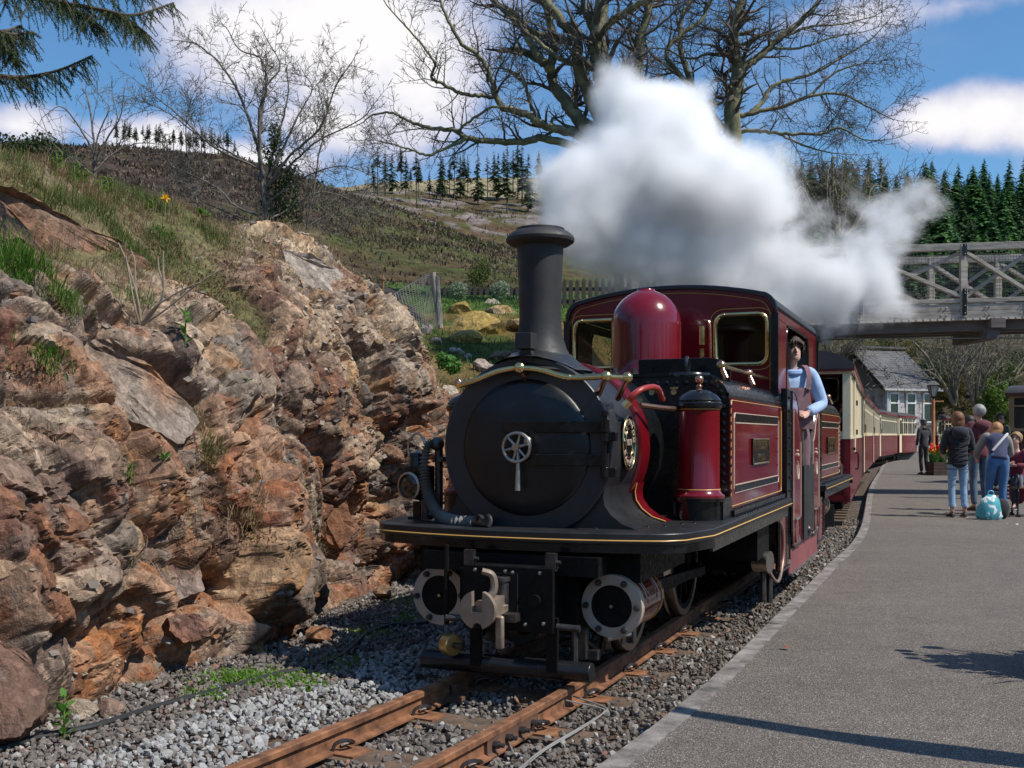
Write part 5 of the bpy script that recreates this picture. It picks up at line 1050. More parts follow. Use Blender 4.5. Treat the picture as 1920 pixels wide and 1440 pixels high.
# ---- timber footbridge over the line
def bridge():
    e = empty('footbridge', at(1806, 590, 22), label='grey weathered timber footbridge crossing over the train', category='footbridge'); o = e.location
    W1 = M('bridge_timber', (.31, .27, .225), .8, var=.3, scale=3, col2=(.40, .355, .30), bump=.004, bscale=26, stretch=(.5, 5, 5)); W2 = M('bridge_timber_dark', (.115, .10, .092), .85, var=.35, scale=3, bump=.004, bscale=26, stretch=(.5, 5, 5))
    def frame(Yo, dark):
        def q(px, py): Y = 22 - (px - 1806) * .0022 + Yo; return at(px, py, 22 - (px - 1806) * .0022) * (1.0) + Vector((0, Yo, 0)) - o
        xs = [1190, 1400, 1612, 1806, 1942, 2080, 2230]
        def beam(name, p, r, wd, ht, mt, up=(0, 0, 1)): b = MB(); b.bar(p, r, wd, ht, up); return mk(name, b, mt, e, smooth=0, bevel=.006)
        for i in range(len(xs) - 1):
            a, b_ = xs[i], xs[i + 1]; s = lambda x: (x - 1806) * -.030
            beam('top_rail', q(a, 463 + s(a)), q(b_ - .3, 463 + s(b_)), .12, .145, W1); beam('bottom_rail', q(a, 564 + s(a)), q(b_ - .3, 564 + s(b_)), .10, .085, W1)
            z1, z2 = 474, 556
            beam('brace', q(a + 6, z1 + s(a)), q(b_ - 6, z2 + s(b_)), .07, .105, W1, (0, 1, 0)) if True else 0
            p, r = q(a + 6, z2 + s(a)), q(b_ - 6, z1 + s(b_)); b = MB(); b.bar(p + Vector((0, .074, 0)), r + Vector((0, .074, 0)), .07, .105, (0, 1, 0)); mk('brace', b, W1, e, smooth=0, bevel=.006)
            if Yo == 0:
                beam('fascia_board', q(a, 577 + s(a)), q(b_ - .3, 577 + s(b_)), .07, .15, W1); beam('fascia_board', q(a, 591.5 + s(a)), q(b_ - .3, 591.5 + s(b_)), .08, .155, W1)
                for f in (.3, .35, .78, .83):
                    x = a + (b_ - a) * f
                    for yy in (577, 591):
                        b = MB(); b.sphere(q(x, yy + s(x)) + Vector((0, -.045, 0)), .018, 8, 4); mk('bolt', b, STEEL, e)
            n = MB(); k = 26
            for j in range(1, k): x = a + (b_ - a) * j / k; n.tube([q(x, 470 + s(x)) + Vector((0, .11, 0)), q(x, 560 + s(x)) + Vector((0, .11, 0))], .0045, 3, cap=False)
            for j in range(1, 15): n.tube([q(a, 470 + 90 * j / 15 + s(a)) + Vector((0, .11, 0)), q(b_, 470 + 90 * j / 15 + s(b_)) + Vector((0, .11, 0))], .0045, 3, cap=False)
            mk('mesh_panel', n, M('bridge_mesh', (.20, .19, .18), .5, .3), e, smooth=0, kind='stuff')
        for x in xs:
            beam('post', q(x, 596 - (x - 1806) * .03), q(x, 458 - (x - 1806) * .03), .14, .11, W1, (0, 1, 0))
            if Yo == 0:
                for (y0, y1) in ((458, 480), (542, 592)):
                    pl = MB(); pl.bar(q(x, y0) + Vector((0, -.078, 0)), q(x, y1) + Vector((0, -.078, 0)), .075, .012, (0, 1, 0)) if False else pl.box(((q(x, y0) + q(x, y1)) / 2 + Vector((0, -.078, 0)))[:], (.085, .014, (y1 - y0) / F * 22)); pm = mk('strap_plate', pl, BLACK, e, smooth=0)
                    for yy in ((y0 + 3, y1 - 3) if y0 < 500 else (y0 + 3, y0 + 9, y1 - 18, y1 - 4)): bt = MB(); bt.sphere(q(x, yy) + Vector((0, -.088, 0)), .017, 8, 4); mk('bolt', bt, STEEL, pm)
    frame(0, False); frame(1.7, True)
    def q(px, py, d): return at(px, py, 22 - (px - 1806) * .0022) + Vector((0, d, 0)) - o
    for d in (.25, .85, 1.45): b = MB(); b.bar(q(1190, 612 + 18, d), q(2230, 606 - 13, d), .16, .24); mk('girder', b, W2, e, smooth=0)
    k = MB(); k.box((0, 0, 0), (.14, 1.8, .04)); km = mesh('deck_plank', k, W1)
    for i in range(78): x = 1190 + (2230 - 1190) * i / 78; link('deck_plank', km, e, q(x, 599 - (x - 1806) * .03, .85))
    for x in (1868, 1560): b = MB(); b.bar(q(x, 606, -.1), q(x, 606, 1.8), .30, .20); mk('cross_beam', b, W2, e, smooth=0, bevel=.006); b = MB(); b.bar(q(x - 6, 625, -.02), q(x - 6, 625, 1.7), .26, .22); mk('cross_beam', b, W2, e, smooth=0)
    for (y0, y1) in ((619, 617), (633, 631)): b = MB(); b.tube([q(1190, y0, .3), q(2230, y1, .3)], .015, 6); mk('service_cable', b, RUBBER, e)
    for x in (1180, 2235): 
        for d in (.1, 1.6): b = MB(); b.bar(q(x, 600, d), Vector((q(x, 600, d).x, q(x, 600, d).y, -.4 - o.z)), .26, .26, (0, 1, 0)); mk('leg', b, W2, e, smooth=0)
bridge()
# ================================================================ the double-ended red locomotive (local frame: x right, y back along the train, z up)
TH = math.atan(.417); LOC = (-.08, 5.485, 0)
loco = empty('steam_locomotive', LOC, -TH, label='maroon and black double ended narrow gauge steam locomotive in front of the train', category='steam locomotive')
SYM = 4.82                                            # middle of the cab: the rear half mirrors the front half about it
RV = MB
def both(o):                                          # the same part at the far end of the engine, turned round the middle of the cab
    c = o.copy(); COL.objects.link(c); c.parent = o.parent; c.location = (-o.location.x, 2 * SYM - o.location.y, o.location.z); c.rotation_euler = (0, 0, o.rotation_euler.z + math.pi)
    def kids(a, b_):
        for ch in list(a.children): d = ch.copy(); COL.objects.link(d); d.parent = b_; kids(ch, d)
    kids(o, c); return c
def arc(cx, cz, r, a0, a1, n): return [(cx + r * math.cos(R(a0 + (a1 - a0) * i / n)), cz + r * math.sin(R(a0 + (a1 - a0) * i / n))) for i in range(n + 1)]
# footplate with its bowed front
def footplate():
    out = []
    for i in range(25):
        x = -.98 + 1.96 * i / 24; q = abs(x) / .98; out.append((x, .15 + .20 * q ** 2.2 + .33 * max(0, q - .86) ** 2 / .0196 * 1.0))
    poly = out + [(.98, 3.62), (-.98, 3.62)]
    b = MB(); b.prism(poly, .735, .795, 'z'); f = mk('footplate', b, SATIN, loco, smooth=30, bevel=.006)
    rim = out + [(.98, 3.6)]; n = [(x * 1.0, y) for x, y in rim]; P = [Vector((x, y - .006, .757)) for x, y in out]
    l = MB(); l.tube([Vector((-.984, 3.6, .757))] + [Vector((-.984, .8, .757))] + P[0:25] + [Vector((.984, .8, .757)), Vector((.984, 3.6, .757))], .0042, 5); mk('lining', l, YEL, f)
    v = MB(); V = [(x, y + .02, .735) for x, y in out]; W_ = [(x, y + .02, .690) for x, y in out]
    v.add(V + W_ , [(i, i + 25, i + 26, i + 1) for i in range(24)]); v.box((.95, 2.15, .70), (.02, 2.8, .075)); v.box((-.95, 2.15, .70), (.02, 2.8, .075)); mk('valance', v, BLACK, f, smooth=40)
    rv = MB()
    for y in np.arange(1.56, 3.55, .085): rv.rivet((.945, y, .795), (0, 0, 1), .013); rv.rivet((-.945, y, .795), (0, 0, 1), .013)
    for x, y in [(.70, .72), (.62, .66), (.55, .60), (.40, .42), (.80, 1.0), (.75, .9)]: rv.rivet((x, y, .795), (0, 0, 1), .012)
    mk('bolts', rv, BLACK, f, kind='stuff'); return f
fp_ = footplate()
# smokebox
def smokebox():
    sb = MB(); zc, r = 1.23, .492; sb.lathe([(.0, .415), (.455, .415), (r, .418), (r, .925), (.0, .925)], (0, 0, zc), 'y', 64)
    s = mk('smokebox', sb, SATIN, loco, smooth=32)
    rg = MB(); rg.lathe([(.372, .405), (.492, .405), (.497, .410), (.497, .43), (.49, .43)], (0, 0, zc), 'y', 64); mk('front_ring', rg, M('ring_black', (.026, .027, .031), .38, var=.25, scale=4, rvar=.1, bump=.0006, bscale=20), s, smooth=30)
    d = MB(); d.lathe([(.0, .352), (.10, .353), (.2, .358), (.29, .368), (.345, .382), (.368, .394), (.376, .405), (.376, .415)], (0, 0, zc), 'y', 64); dr = mk('door', d, M('door_satin_black', (.011, .011, .0115), .36, var=.3, scale=5, rvar=.1, bump=.0008, bscale=18), s, smooth=50)
    for z in (1.343, 1.165):
        b = MB(); pts = [(-.115 if z > 1.3 else .02, .346), (.1, .345), (.2, .350), (.3, .362), (.36, .378), (.455, .380)]
        rings = [[(x, y, z - .03), (x, y - .014, z - .03), (x, y - .014, z + .03), (x, y, z + .03)] for x, y in pts]; b.loft(rings); mk('hinge_strap', b, BLACK, dr, smooth=20, bevel=.002)
    b = MB(); b.cyl((.462, .383, 1.05), (.462, .383, 1.42), .012, n=10); b.cyl((.462, .383, 1.40), (.462, .383, 1.425), .019, n=10); mk('hinge_pin', b, BLACK, dr)
    for z in (1.343, 1.165): b = MB(); b.cyl((.462, .383, z - .036), (.462, .383, z + .036), .024, n=12); mk('hinge_knuckle', b, BLACK, dr)
    for z in (1.29, 1.10): b = MB(); b.box((.487, .395, z), (.075, .04, .05)); b.cyl((.462, .383, z - .028), (.462, .383, z + .028), .024, n=12); mk('hinge_bracket', b, BLACK, dr, bevel=.003)
    h = MB(); cx, cz, y = -.012, 1.232, .30; h.tube([(cx + .078 * math.cos(a), y, cz + .078 * math.sin(a)) for a in np.linspace(0, 2 * math.pi, 33)[:-1]], .0095, 8, closed=True)
    for k in range(6): a = k * math.pi / 3 + .25; h.tube([(cx + .012 * math.cos(a), y + .004, cz + .012 * math.sin(a)), (cx + .074 * math.cos(a), y, cz + .074 * math.sin(a))], [.009, .0055], 6)
    h.cyl((cx, y - .022, cz), (cx, .36, cz), .020, .016, 14); mk('handwheel', h, STEEL, dr)
    l = MB(); l.tube([(cx, .318, cz), (cx + .004, .31, cz - .09), (cx + .006, .302, cz - .235)], [.010, .0105, .0165], 10); l.sphere((cx + .055, .325, cz + .035), .025, 10, 6); mk('dart_handle', l, STEEL, dr)
    # oval works plate on the right side of the barrel
    m = Matrix.Translation((.494, .70, 1.255)) @ Euler((0, R(90), 0)).to_matrix().to_4x4()
    p = MB(); n = 40; ov = lambda a, b, h: [(a * math.cos(2 * math.pi * k / n), b * math.sin(2 * math.pi * k / n), h) for k in range(n)]
    p.loft([ov(.120, .150, -.004), ov(.120, .150, .004)]); p.xf(Matrix.Translation((.497, .70, 1.255)) @ Matrix(((0, 0, 1, 0), (1, 0, 0, 0), (0, 1, 0, 0), (0, 0, 0, 1)))); pl = mk('works_plate', p, BLACK, s, smooth=30)
    MY = Matrix(((0, 0, 1, 0), (1, 0, 0, 0), (0, 1, 0, 0), (0, 0, 0, 1)))
    for a, b_, rr in ((.119, .149, .0042), (.066, .082, .0022)):
        q = MB(); q.tube([(.503, .70 + a * math.cos(t_), 1.255 + b_ * math.sin(t_)) for t_ in np.linspace(0, 2 * math.pi, 49)[:-1]], rr, 6, closed=True); mk('plate_rim', q, BRASS, pl)
    def oval_text(word, a0, a1, flip):
        for i, ch in enumerate(word):
            t_ = R(a0 + (a1 - a0) * i / (len(word) - 1)); yy, zz = .092 * math.cos(t_), .116 * math.sin(t_); ang = math.atan2(zz / .116 ** 2, yy / .092 ** 2) - math.pi / 2 + (math.pi if flip else 0)
            mt = Matrix.Translation((.502, .70 + yy, 1.255 + zz)) @ Euler((ang, 0, 0)).to_matrix().to_4x4() @ MY; text('lettering', ch, .046, STEEL if False else WHITELINE, pl, mt, .002)
    oval_text('FESTINIOG', 172, 8, False); oval_text('RAILWAY', 208, 332, True)
    text('lettering', '1879', .05, WHITELINE, pl, Matrix.Translation((.502, .70, 1.255)) @ MY, .002)
    # saddle flaring down to the footplate, with the red band behind
    def flare(y0, y1, x0, mat, name, grow_=0.0):
        pr = [(x0 + grow_, 1.02), (x0 - .012 + grow_, .97), (x0 - .005 + grow_, .92), (x0 + .03 + grow_, .87), (x0 + .09 + grow_, .825), (x0 + .17 + grow_, .796)]; poly = [(-a, z) for a, z in pr] + pr[::-1]
        b = MB(); b.prism(poly, y0, y1, 'y'); return mk(name, b, mat, loco, smooth=40)
    flare(.44, .985, .445, SATIN, 'saddle'); f = flare(.985, 1.14, .46, RED, 'saddle_band', .006)
    l = MB()
    for sd in (-1, 1): l.tube([(sd * (.466 + a), .983, z) for a, z in ((0, 1.02), (-.012, .97), (-.005, .92), (.03, .87), (.09, .825), (.17, .80))], .004, 5)
    mk('lining', l, YEL, f)
    b = MB(); b.lathe([(.495, .925), (.512, .93), (.512, 1.10), (.50, 1.105)], (0, 0, zc), 'y', 64); bb = mk('boiler_band', b, RED, loco, smooth=35)
    b = MB(); b.lathe([(.49, 1.10), (.49, 1.6)], (0, 0, zc), 'y', 48); mk('boiler', b, BLACK, loco)
smokebox()
# chimney
def chimney(par):
    c = MB(); o = (0, .625, 0); c.lathe([(.30, 1.655), (.235, 1.685), (.185, 1.725), (.150, 1.785), (.128, 1.86), (.1195, 1.95), (.120, 2.05), (.132, 2.365), (.142, 2.372), (.165, 2.374), (.192, 2.392), (.196, 2.408), (.188, 2.424), (.168, 2.442), (.150, 2.452), (.138, 2.455), (.137, 2.468), (.105, 2.472), (.09, 2.468), (.088, 2.2), (0, 2.15)], o, 'z', 48)
    m = mk('chimney', c, SOOT, par, smooth=40)
    # base flange bent over the barrel
    f = MB(); V = []; n = 24
    for i in range(n + 1):
        for j in range(7):
            a = 2 * math.pi * i / n; r = .17 + .145 * j / 6; x = r * math.cos(a); y = .64 + r * math.sin(a) * .92; z = 1.23 + math.sqrt(max(.01, (.498 + .004) ** 2 - x * x)) + (.05 * (1 - j / 6) ** 2); V.append((x, y, z))
    f.add(V, [(i * 7 + j, (i + 1) * 7 + j, (i + 1) * 7 + j + 1, i * 7 + j + 1) for i in range(n) for j in range(6)]); mk('base_flange', f, SATIN, m, smooth=50); return m
chm = chimney(loco)
b = MB(); b.box((-.005, .42, 1.815), (.095, .09, .088)); b.prism([(-.03, 1.77), (.03, 1.77), (.05, 1.70), (-.05, 1.70)], .40, .45); mk('lamp_bracket', b, SOOT, loco, smooth=0, bevel=.003)
# brass handrail that dips over the smokebox
def handrail():
    pts = [(-.405, .40, 1.578), (-.36, .37, 1.582), (-.27, .355, 1.605), (-.15, .35, 1.645), (-.05, .35, 1.662), (.02, .35, 1.662), (.10, .35, 1.652), (.2, .352, 1.622), (.27, .355, 1.606), (.34, .36, 1.604), (.47, .365, 1.608)]
    b = MB(); b.tube(cat(pts, 6), .0165, 12); h = mk('handrail', b, BRASS, loco, smooth=60)
    for p, r in (((-.012, .35, 1.664), .034), ((.475, .366, 1.608), .029), ((.575, .42, 1.603), .028), ((.27, .355, 1.606), .019)): s = MB(); s.sphere(p, r, 16, 10); mk('knob', s, BRASS, h, smooth=60)
    q = MB(); q.tube([(.475, .366, 1.608), (.575, .42, 1.603)], .012, 10); mk('rod', q, BRASS, h)
    for a, z in (((.475, .366, 1.608), (.40, .46, 1.52)), ((.575, .42, 1.603), (.46, .62, 1.50)), ((-.012, .36, 1.66), (-.012, .43, 1.60))): q = MB(); q.tube([a, z], [.012, .018], 10); mk('pillar', q, COPPER, h)
    q = MB(); q.tube([(-.41, .47, 1.585), (-.49, .9, 1.585), (-.5, 1.45, 1.59)], .011, 8); mk('rod', q, BRASS, h)
    for p in ((-.455, .50, 1.598), (-.40, .52, 1.54)): s = MB(); s.sphere(p, .026, 14, 8); mk('knob', s, COPPER, h)
    g = MB(); g.tube(cat([(.52, .60, 1.47), (.56, .60, 1.52), (.60, .66, 1.555), (.64, .78, 1.56), (.64, .9, 1.50)], 5), .017, 10); v = mk('ejector_pipe', g, M('red_pipe', (.35, .03, .02), .3, coat=.3), loco)
    g = MB(); g.cyl((.505, .595, 1.452), (.53, .60, 1.482), .026, n=6); mk('union', g, BRASS, v)
    g = MB(); g.tube(cat([(.50, .93, 1.47), (.60, 1.1, 1.455), (.68, 1.3, 1.45)], 4), .016, 8); mk('pipe', g, M('bronze_pipe', (.22, .12, .08), .35, .7), loco)
handrail()
# side tanks joined over the boiler: an upside-down U
def tank():
    ro = .15; zt = 1.66; outer = [(.90, .797)] + arc(.90 - ro, zt - ro, ro, 0, 90, 8) ; pts = outer + [(-x, z) for x, z in outer[::-1]]
    inner = [(-.38, .797), (-.38, 1.25)] + [(-.48 * math.cos(a) , 1.25 + .30 * math.sin(a)) for a in np.linspace(.55, math.pi - .55, 9)] + [(.38, 1.25), (.38, .797)]
    b = MB(); b.prism(pts + inner, 1.50, 3.66, 'y'); t = mk('tank', b, BLACK, loco, smooth=30)
    # red side panels with lining
    for sd in (-1, 1):
        s = lambda x: x * sd
        p = MB(); p.box((sd * .9015, 2.545, 1.185), (.006, 2.06, .682)); pn = mk('side_panel', p, RED, t, smooth=0)
        X = sd * .9062
        def frame(y0, y1, z0, z1, w, name, mat, k=0.):
            f = MB()
            pt = [(y0 + .02, z0), (y1 - .02, z0), (y1, z0 + .03), (y1, z1 - .03), (y1 - .02, z1), (y0 + .02, z1), (y0, z1 - .03), (y0, z0 + .03)]
            f.tube([(X, y, z) for y, z in pt], w, 4, closed=True); return mk(name, f, mat, pn, smooth=0)
        frame(1.53, 3.56, .858, 1.512, .003, 'lining', YEL); frame(1.63, 3.42, .935, 1.435, .0036, 'lining', WHITELINE)
        for z in (.955, 1.405): f = MB(); f.box((X, 2.525, z), (.003, 1.70, .046)); k = mk('lining_band', f, BLACK, pn, smooth=0)
        for z in (.985, 1.375): f = MB(); f.box((X, 2.525, z), (.004, 1.72, .007)); mk('lining', f, WHITELINE, pn, smooth=0)
        f = MB()
        for z in np.arange(.97, 1.42, .1):
            for y in (3.36,): f.rivet((sd * .904, y, z), (sd, 0, 0), .011)
        mk('rivets', f, RED, pn, kind='stuff')
        n = MB(); n.box((sd * .911, 2.56, 1.185), (.014, .66, .178)); npl = mk('nameplate', n, BLACK, pn, smooth=0, bevel=.002)
        f = MB(); f.tube([(sd * .919, 2.56 + a * .325, 1.185 + c * .084) for a, c in ((-1, -1), (1, -1), (1, 1), (-1, 1))], .006, 4, closed=True); mk('plate_rim', f, BRASS, npl, smooth=0)
        MX = Matrix(((0, 0, sd, 0), (sd, 0, 0, 0), (0, 1, 0, 0), (0, 0, 0, 1)))
        text('lettering', 'MERDDIN', .098, BRASS, npl, Matrix.Translation((sd * .918, 2.56, 1.222)) @ MX, .003, 1.15); text('lettering', 'EMRYS', .075, BRASS, npl, Matrix.Translation((sd * .918, 2.56, 1.138)) @ MX, .003, 1.3)
        bd = MB(); bd.tube([(sd * (.90 - .008), 1.5, 1.548), (sd * (.90 - .008), 3.64, 1.548)], .011, 8); mk('beading', bd, BLACK, t)
        an = MB(); an.box((sd * .915, 2.57, .815), (.03, 2.1, .04)); mk('angle_iron', an, BLACK, t)
        # front plate with rows of rivets
        rv = MB(); e = .036
        path = [(.90 - e, z) for z in np.arange(.85, zt - ro, .052)] + arc(.90 - ro, zt - ro, ro - e, 8, 90, 4) + [(x, zt - e) for x in np.arange(.90 - ro - .055, .36, -.062)]
        for x, z in path: rv.rivet((sd * x, 1.50, z), (0, -1, 0), .0165)
        for y, z in [(1.53 + .0 * i, z) for i, z in enumerate(np.arange(.85, 1.5, .052))]: rv.rivet((sd * .9, y, z), (sd, 0, 0), .0155)
        mk('rivets', rv, BLACK, t, kind='stuff')
        for x in (.42, .56): f = MB(); f.cyl((sd * x, 1.50, 1.565), (sd * x, 1.475, 1.565), .018, n=12); f.box((sd * x, 1.49, 1.59), (.05, .012, .012)); mk('washout_plug', f, BRASS, t)
        for x, z in ((.36, 1.53), (.36, 1.28)): f = MB(); f.sphere((sd * x, 1.498, z), .015, 10, 6); mk('stud', f, BLACK, t)
        f = MB(); f.box((sd * .36, 1.47, 1.19), (.16, .06, .014)); mk('front_step', f, BLACK, t)
        # rail along the tank top
        r = MB(); r.tube([(sd * .80, 1.72, 1.74), (sd * .80, 3.75, 1.74)], .0135, 10); hr = mk('tank_handrail', r, BRASS, t)
        for y in (1.75, 2.72, 3.68): f = MB(); f.sphere((sd * .80, y, 1.742), .031, 14, 8); f.tube([(sd * .80, y, 1.74), (sd * .835, y - .02, 1.655)], [.014, .022], 10); mk('rail_pillar', f, COPPER, hr, smooth=60)
        g = MB()
        for j in range(3): g.tube([(sd * (.72 - .05 * j), 1.8, 1.672 + .008 * j), (sd * (.72 - .05 * j), 3.5, 1.672 + .008 * j)], .012, 8)
        mk('top_pipes', g, BLACK, t)
        bk = MB(); poly = [(sd * .17, 1.655), (sd * .80, 1.655), (sd * .80, 1.74), (sd * .74, 1.80), (sd * .66, 1.815), (sd * .17, 1.815)] if sd > 0 else [(-.62, 1.655), (-.38, 1.655), (-.38, 1.79), (-.62, 1.80)]
        bk.prism(poly, 2.05 if sd > 0 else 1.62, 2.075 if sd > 0 else 1.80); mk('bunker_plate' if sd > 0 else 'toolbox', bk, BLACK, t, smooth=0, bevel=.004)
    # filler lid
    lid = MB(); lid.lathe([(.16, 1.655), (.16, 1.685), (.15, 1.69), (.145, 1.70), (.02, 1.712), (0, 1.712)], (.56, 1.85, 0), 'z', 28); l = mk('filler_lid', lid, BLACK, t); h = MB(); h.tube(cat([(.56, 1.80, 1.70), (.56, 1.80, 1.76), (.56, 1.83, 1.80), (.56, 1.87, 1.77), (.56, 1.87, 1.70)], 4), .014, 8); mk('handle', h, BLACK, l)
    tp = MB(); tp.box((0, 2.2, 1.672), (1.1, 1.35, .014)); tp.box((.05, 1.56, 1.675), (.95, .1, .02)); mk('top_cover', tp, BLACK, t, smooth=0)
    v = MB()
    for x, y in ((-.05, 1.9), (.06, 1.85), (.17, 1.95)): v.cyl((x, y, 1.67), (x, y, 1.72), .03, n=10); v.cyl((x, y, 1.72), (x, y, 1.75), .02, n=6)
    v.tube([(-.15, 1.85, 1.69), (.2, 1.9, 1.70)], .014, 6); mk('valves', v, DARKSTEEL, t); return t
tk = tank()
def sandbox(x):
    e = MB(); y = 1.28; e.lathe([(.15, .925), (.15, .94), (.132, .955), (.121, .985), (.1205, 1.44), (.121, 1.452)], (x, y, 0), 'z', 36); s = mk('sandbox', e, RED, loco, smooth=40)
    b = MB(); b.lathe([(0, .795), (.14, .795), (.14, .905), (.16, .905), (.162, .925), (.145, .93), (0, .93)], (x, y, 0), 'z', 36); b.box((x, y + .1, .86), (.30, .26, .125)); mk('base', b, BLACK, s, smooth=30)
    l = MB(); l.lathe([(.131, 1.456), (.136, 1.466), (.136, 1.485), (.127, 1.495), (.13, 1.505), (.105, 1.535), (.06, 1.563), (.0, 1.57)], (x, y, 0), 'z', 36); ld = mk('lid', l, BLACK, s, smooth=35)
    for z, mt in ((1.452, YEL), (.975, YEL)): r = MB(); r.tube([(x + .123 * math.cos(a), y + .123 * math.sin(a), z) for a in np.linspace(0, 2 * math.pi, 41)[:-1]], .0032, 5, closed=True); mk('lining', r, mt, s)
    f = MB(); f.lathe([(.018, 1.565), (.014, 1.58), (.020, 1.588), (.011, 1.60), (.024, 1.615), (.027, 1.632), (.019, 1.65), (0, 1.655)], (x, y, 0), 'z', 16); mk('finial', f, COPPER, ld, smooth=60); return s
sandbox(.765); sandbox(-.765)
b = MB(); b.lathe([(.40, 1.655), (.34, 1.675), (.295, 1.715), (.272, 1.78), (.265, 1.86), (.265, 2.13)] + [(.265 * math.cos(R(a)), 2.13 + .27 * math.sin(R(a))) for a in (10, 20, 32, 44, 56, 66, 72)] + [(.07, 2.392), (.065, 2.405), (.0, 2.408)], (.0, 2.86, 0), 'z', 56); dome = mk('dome', b, RED, loco, smooth=50)
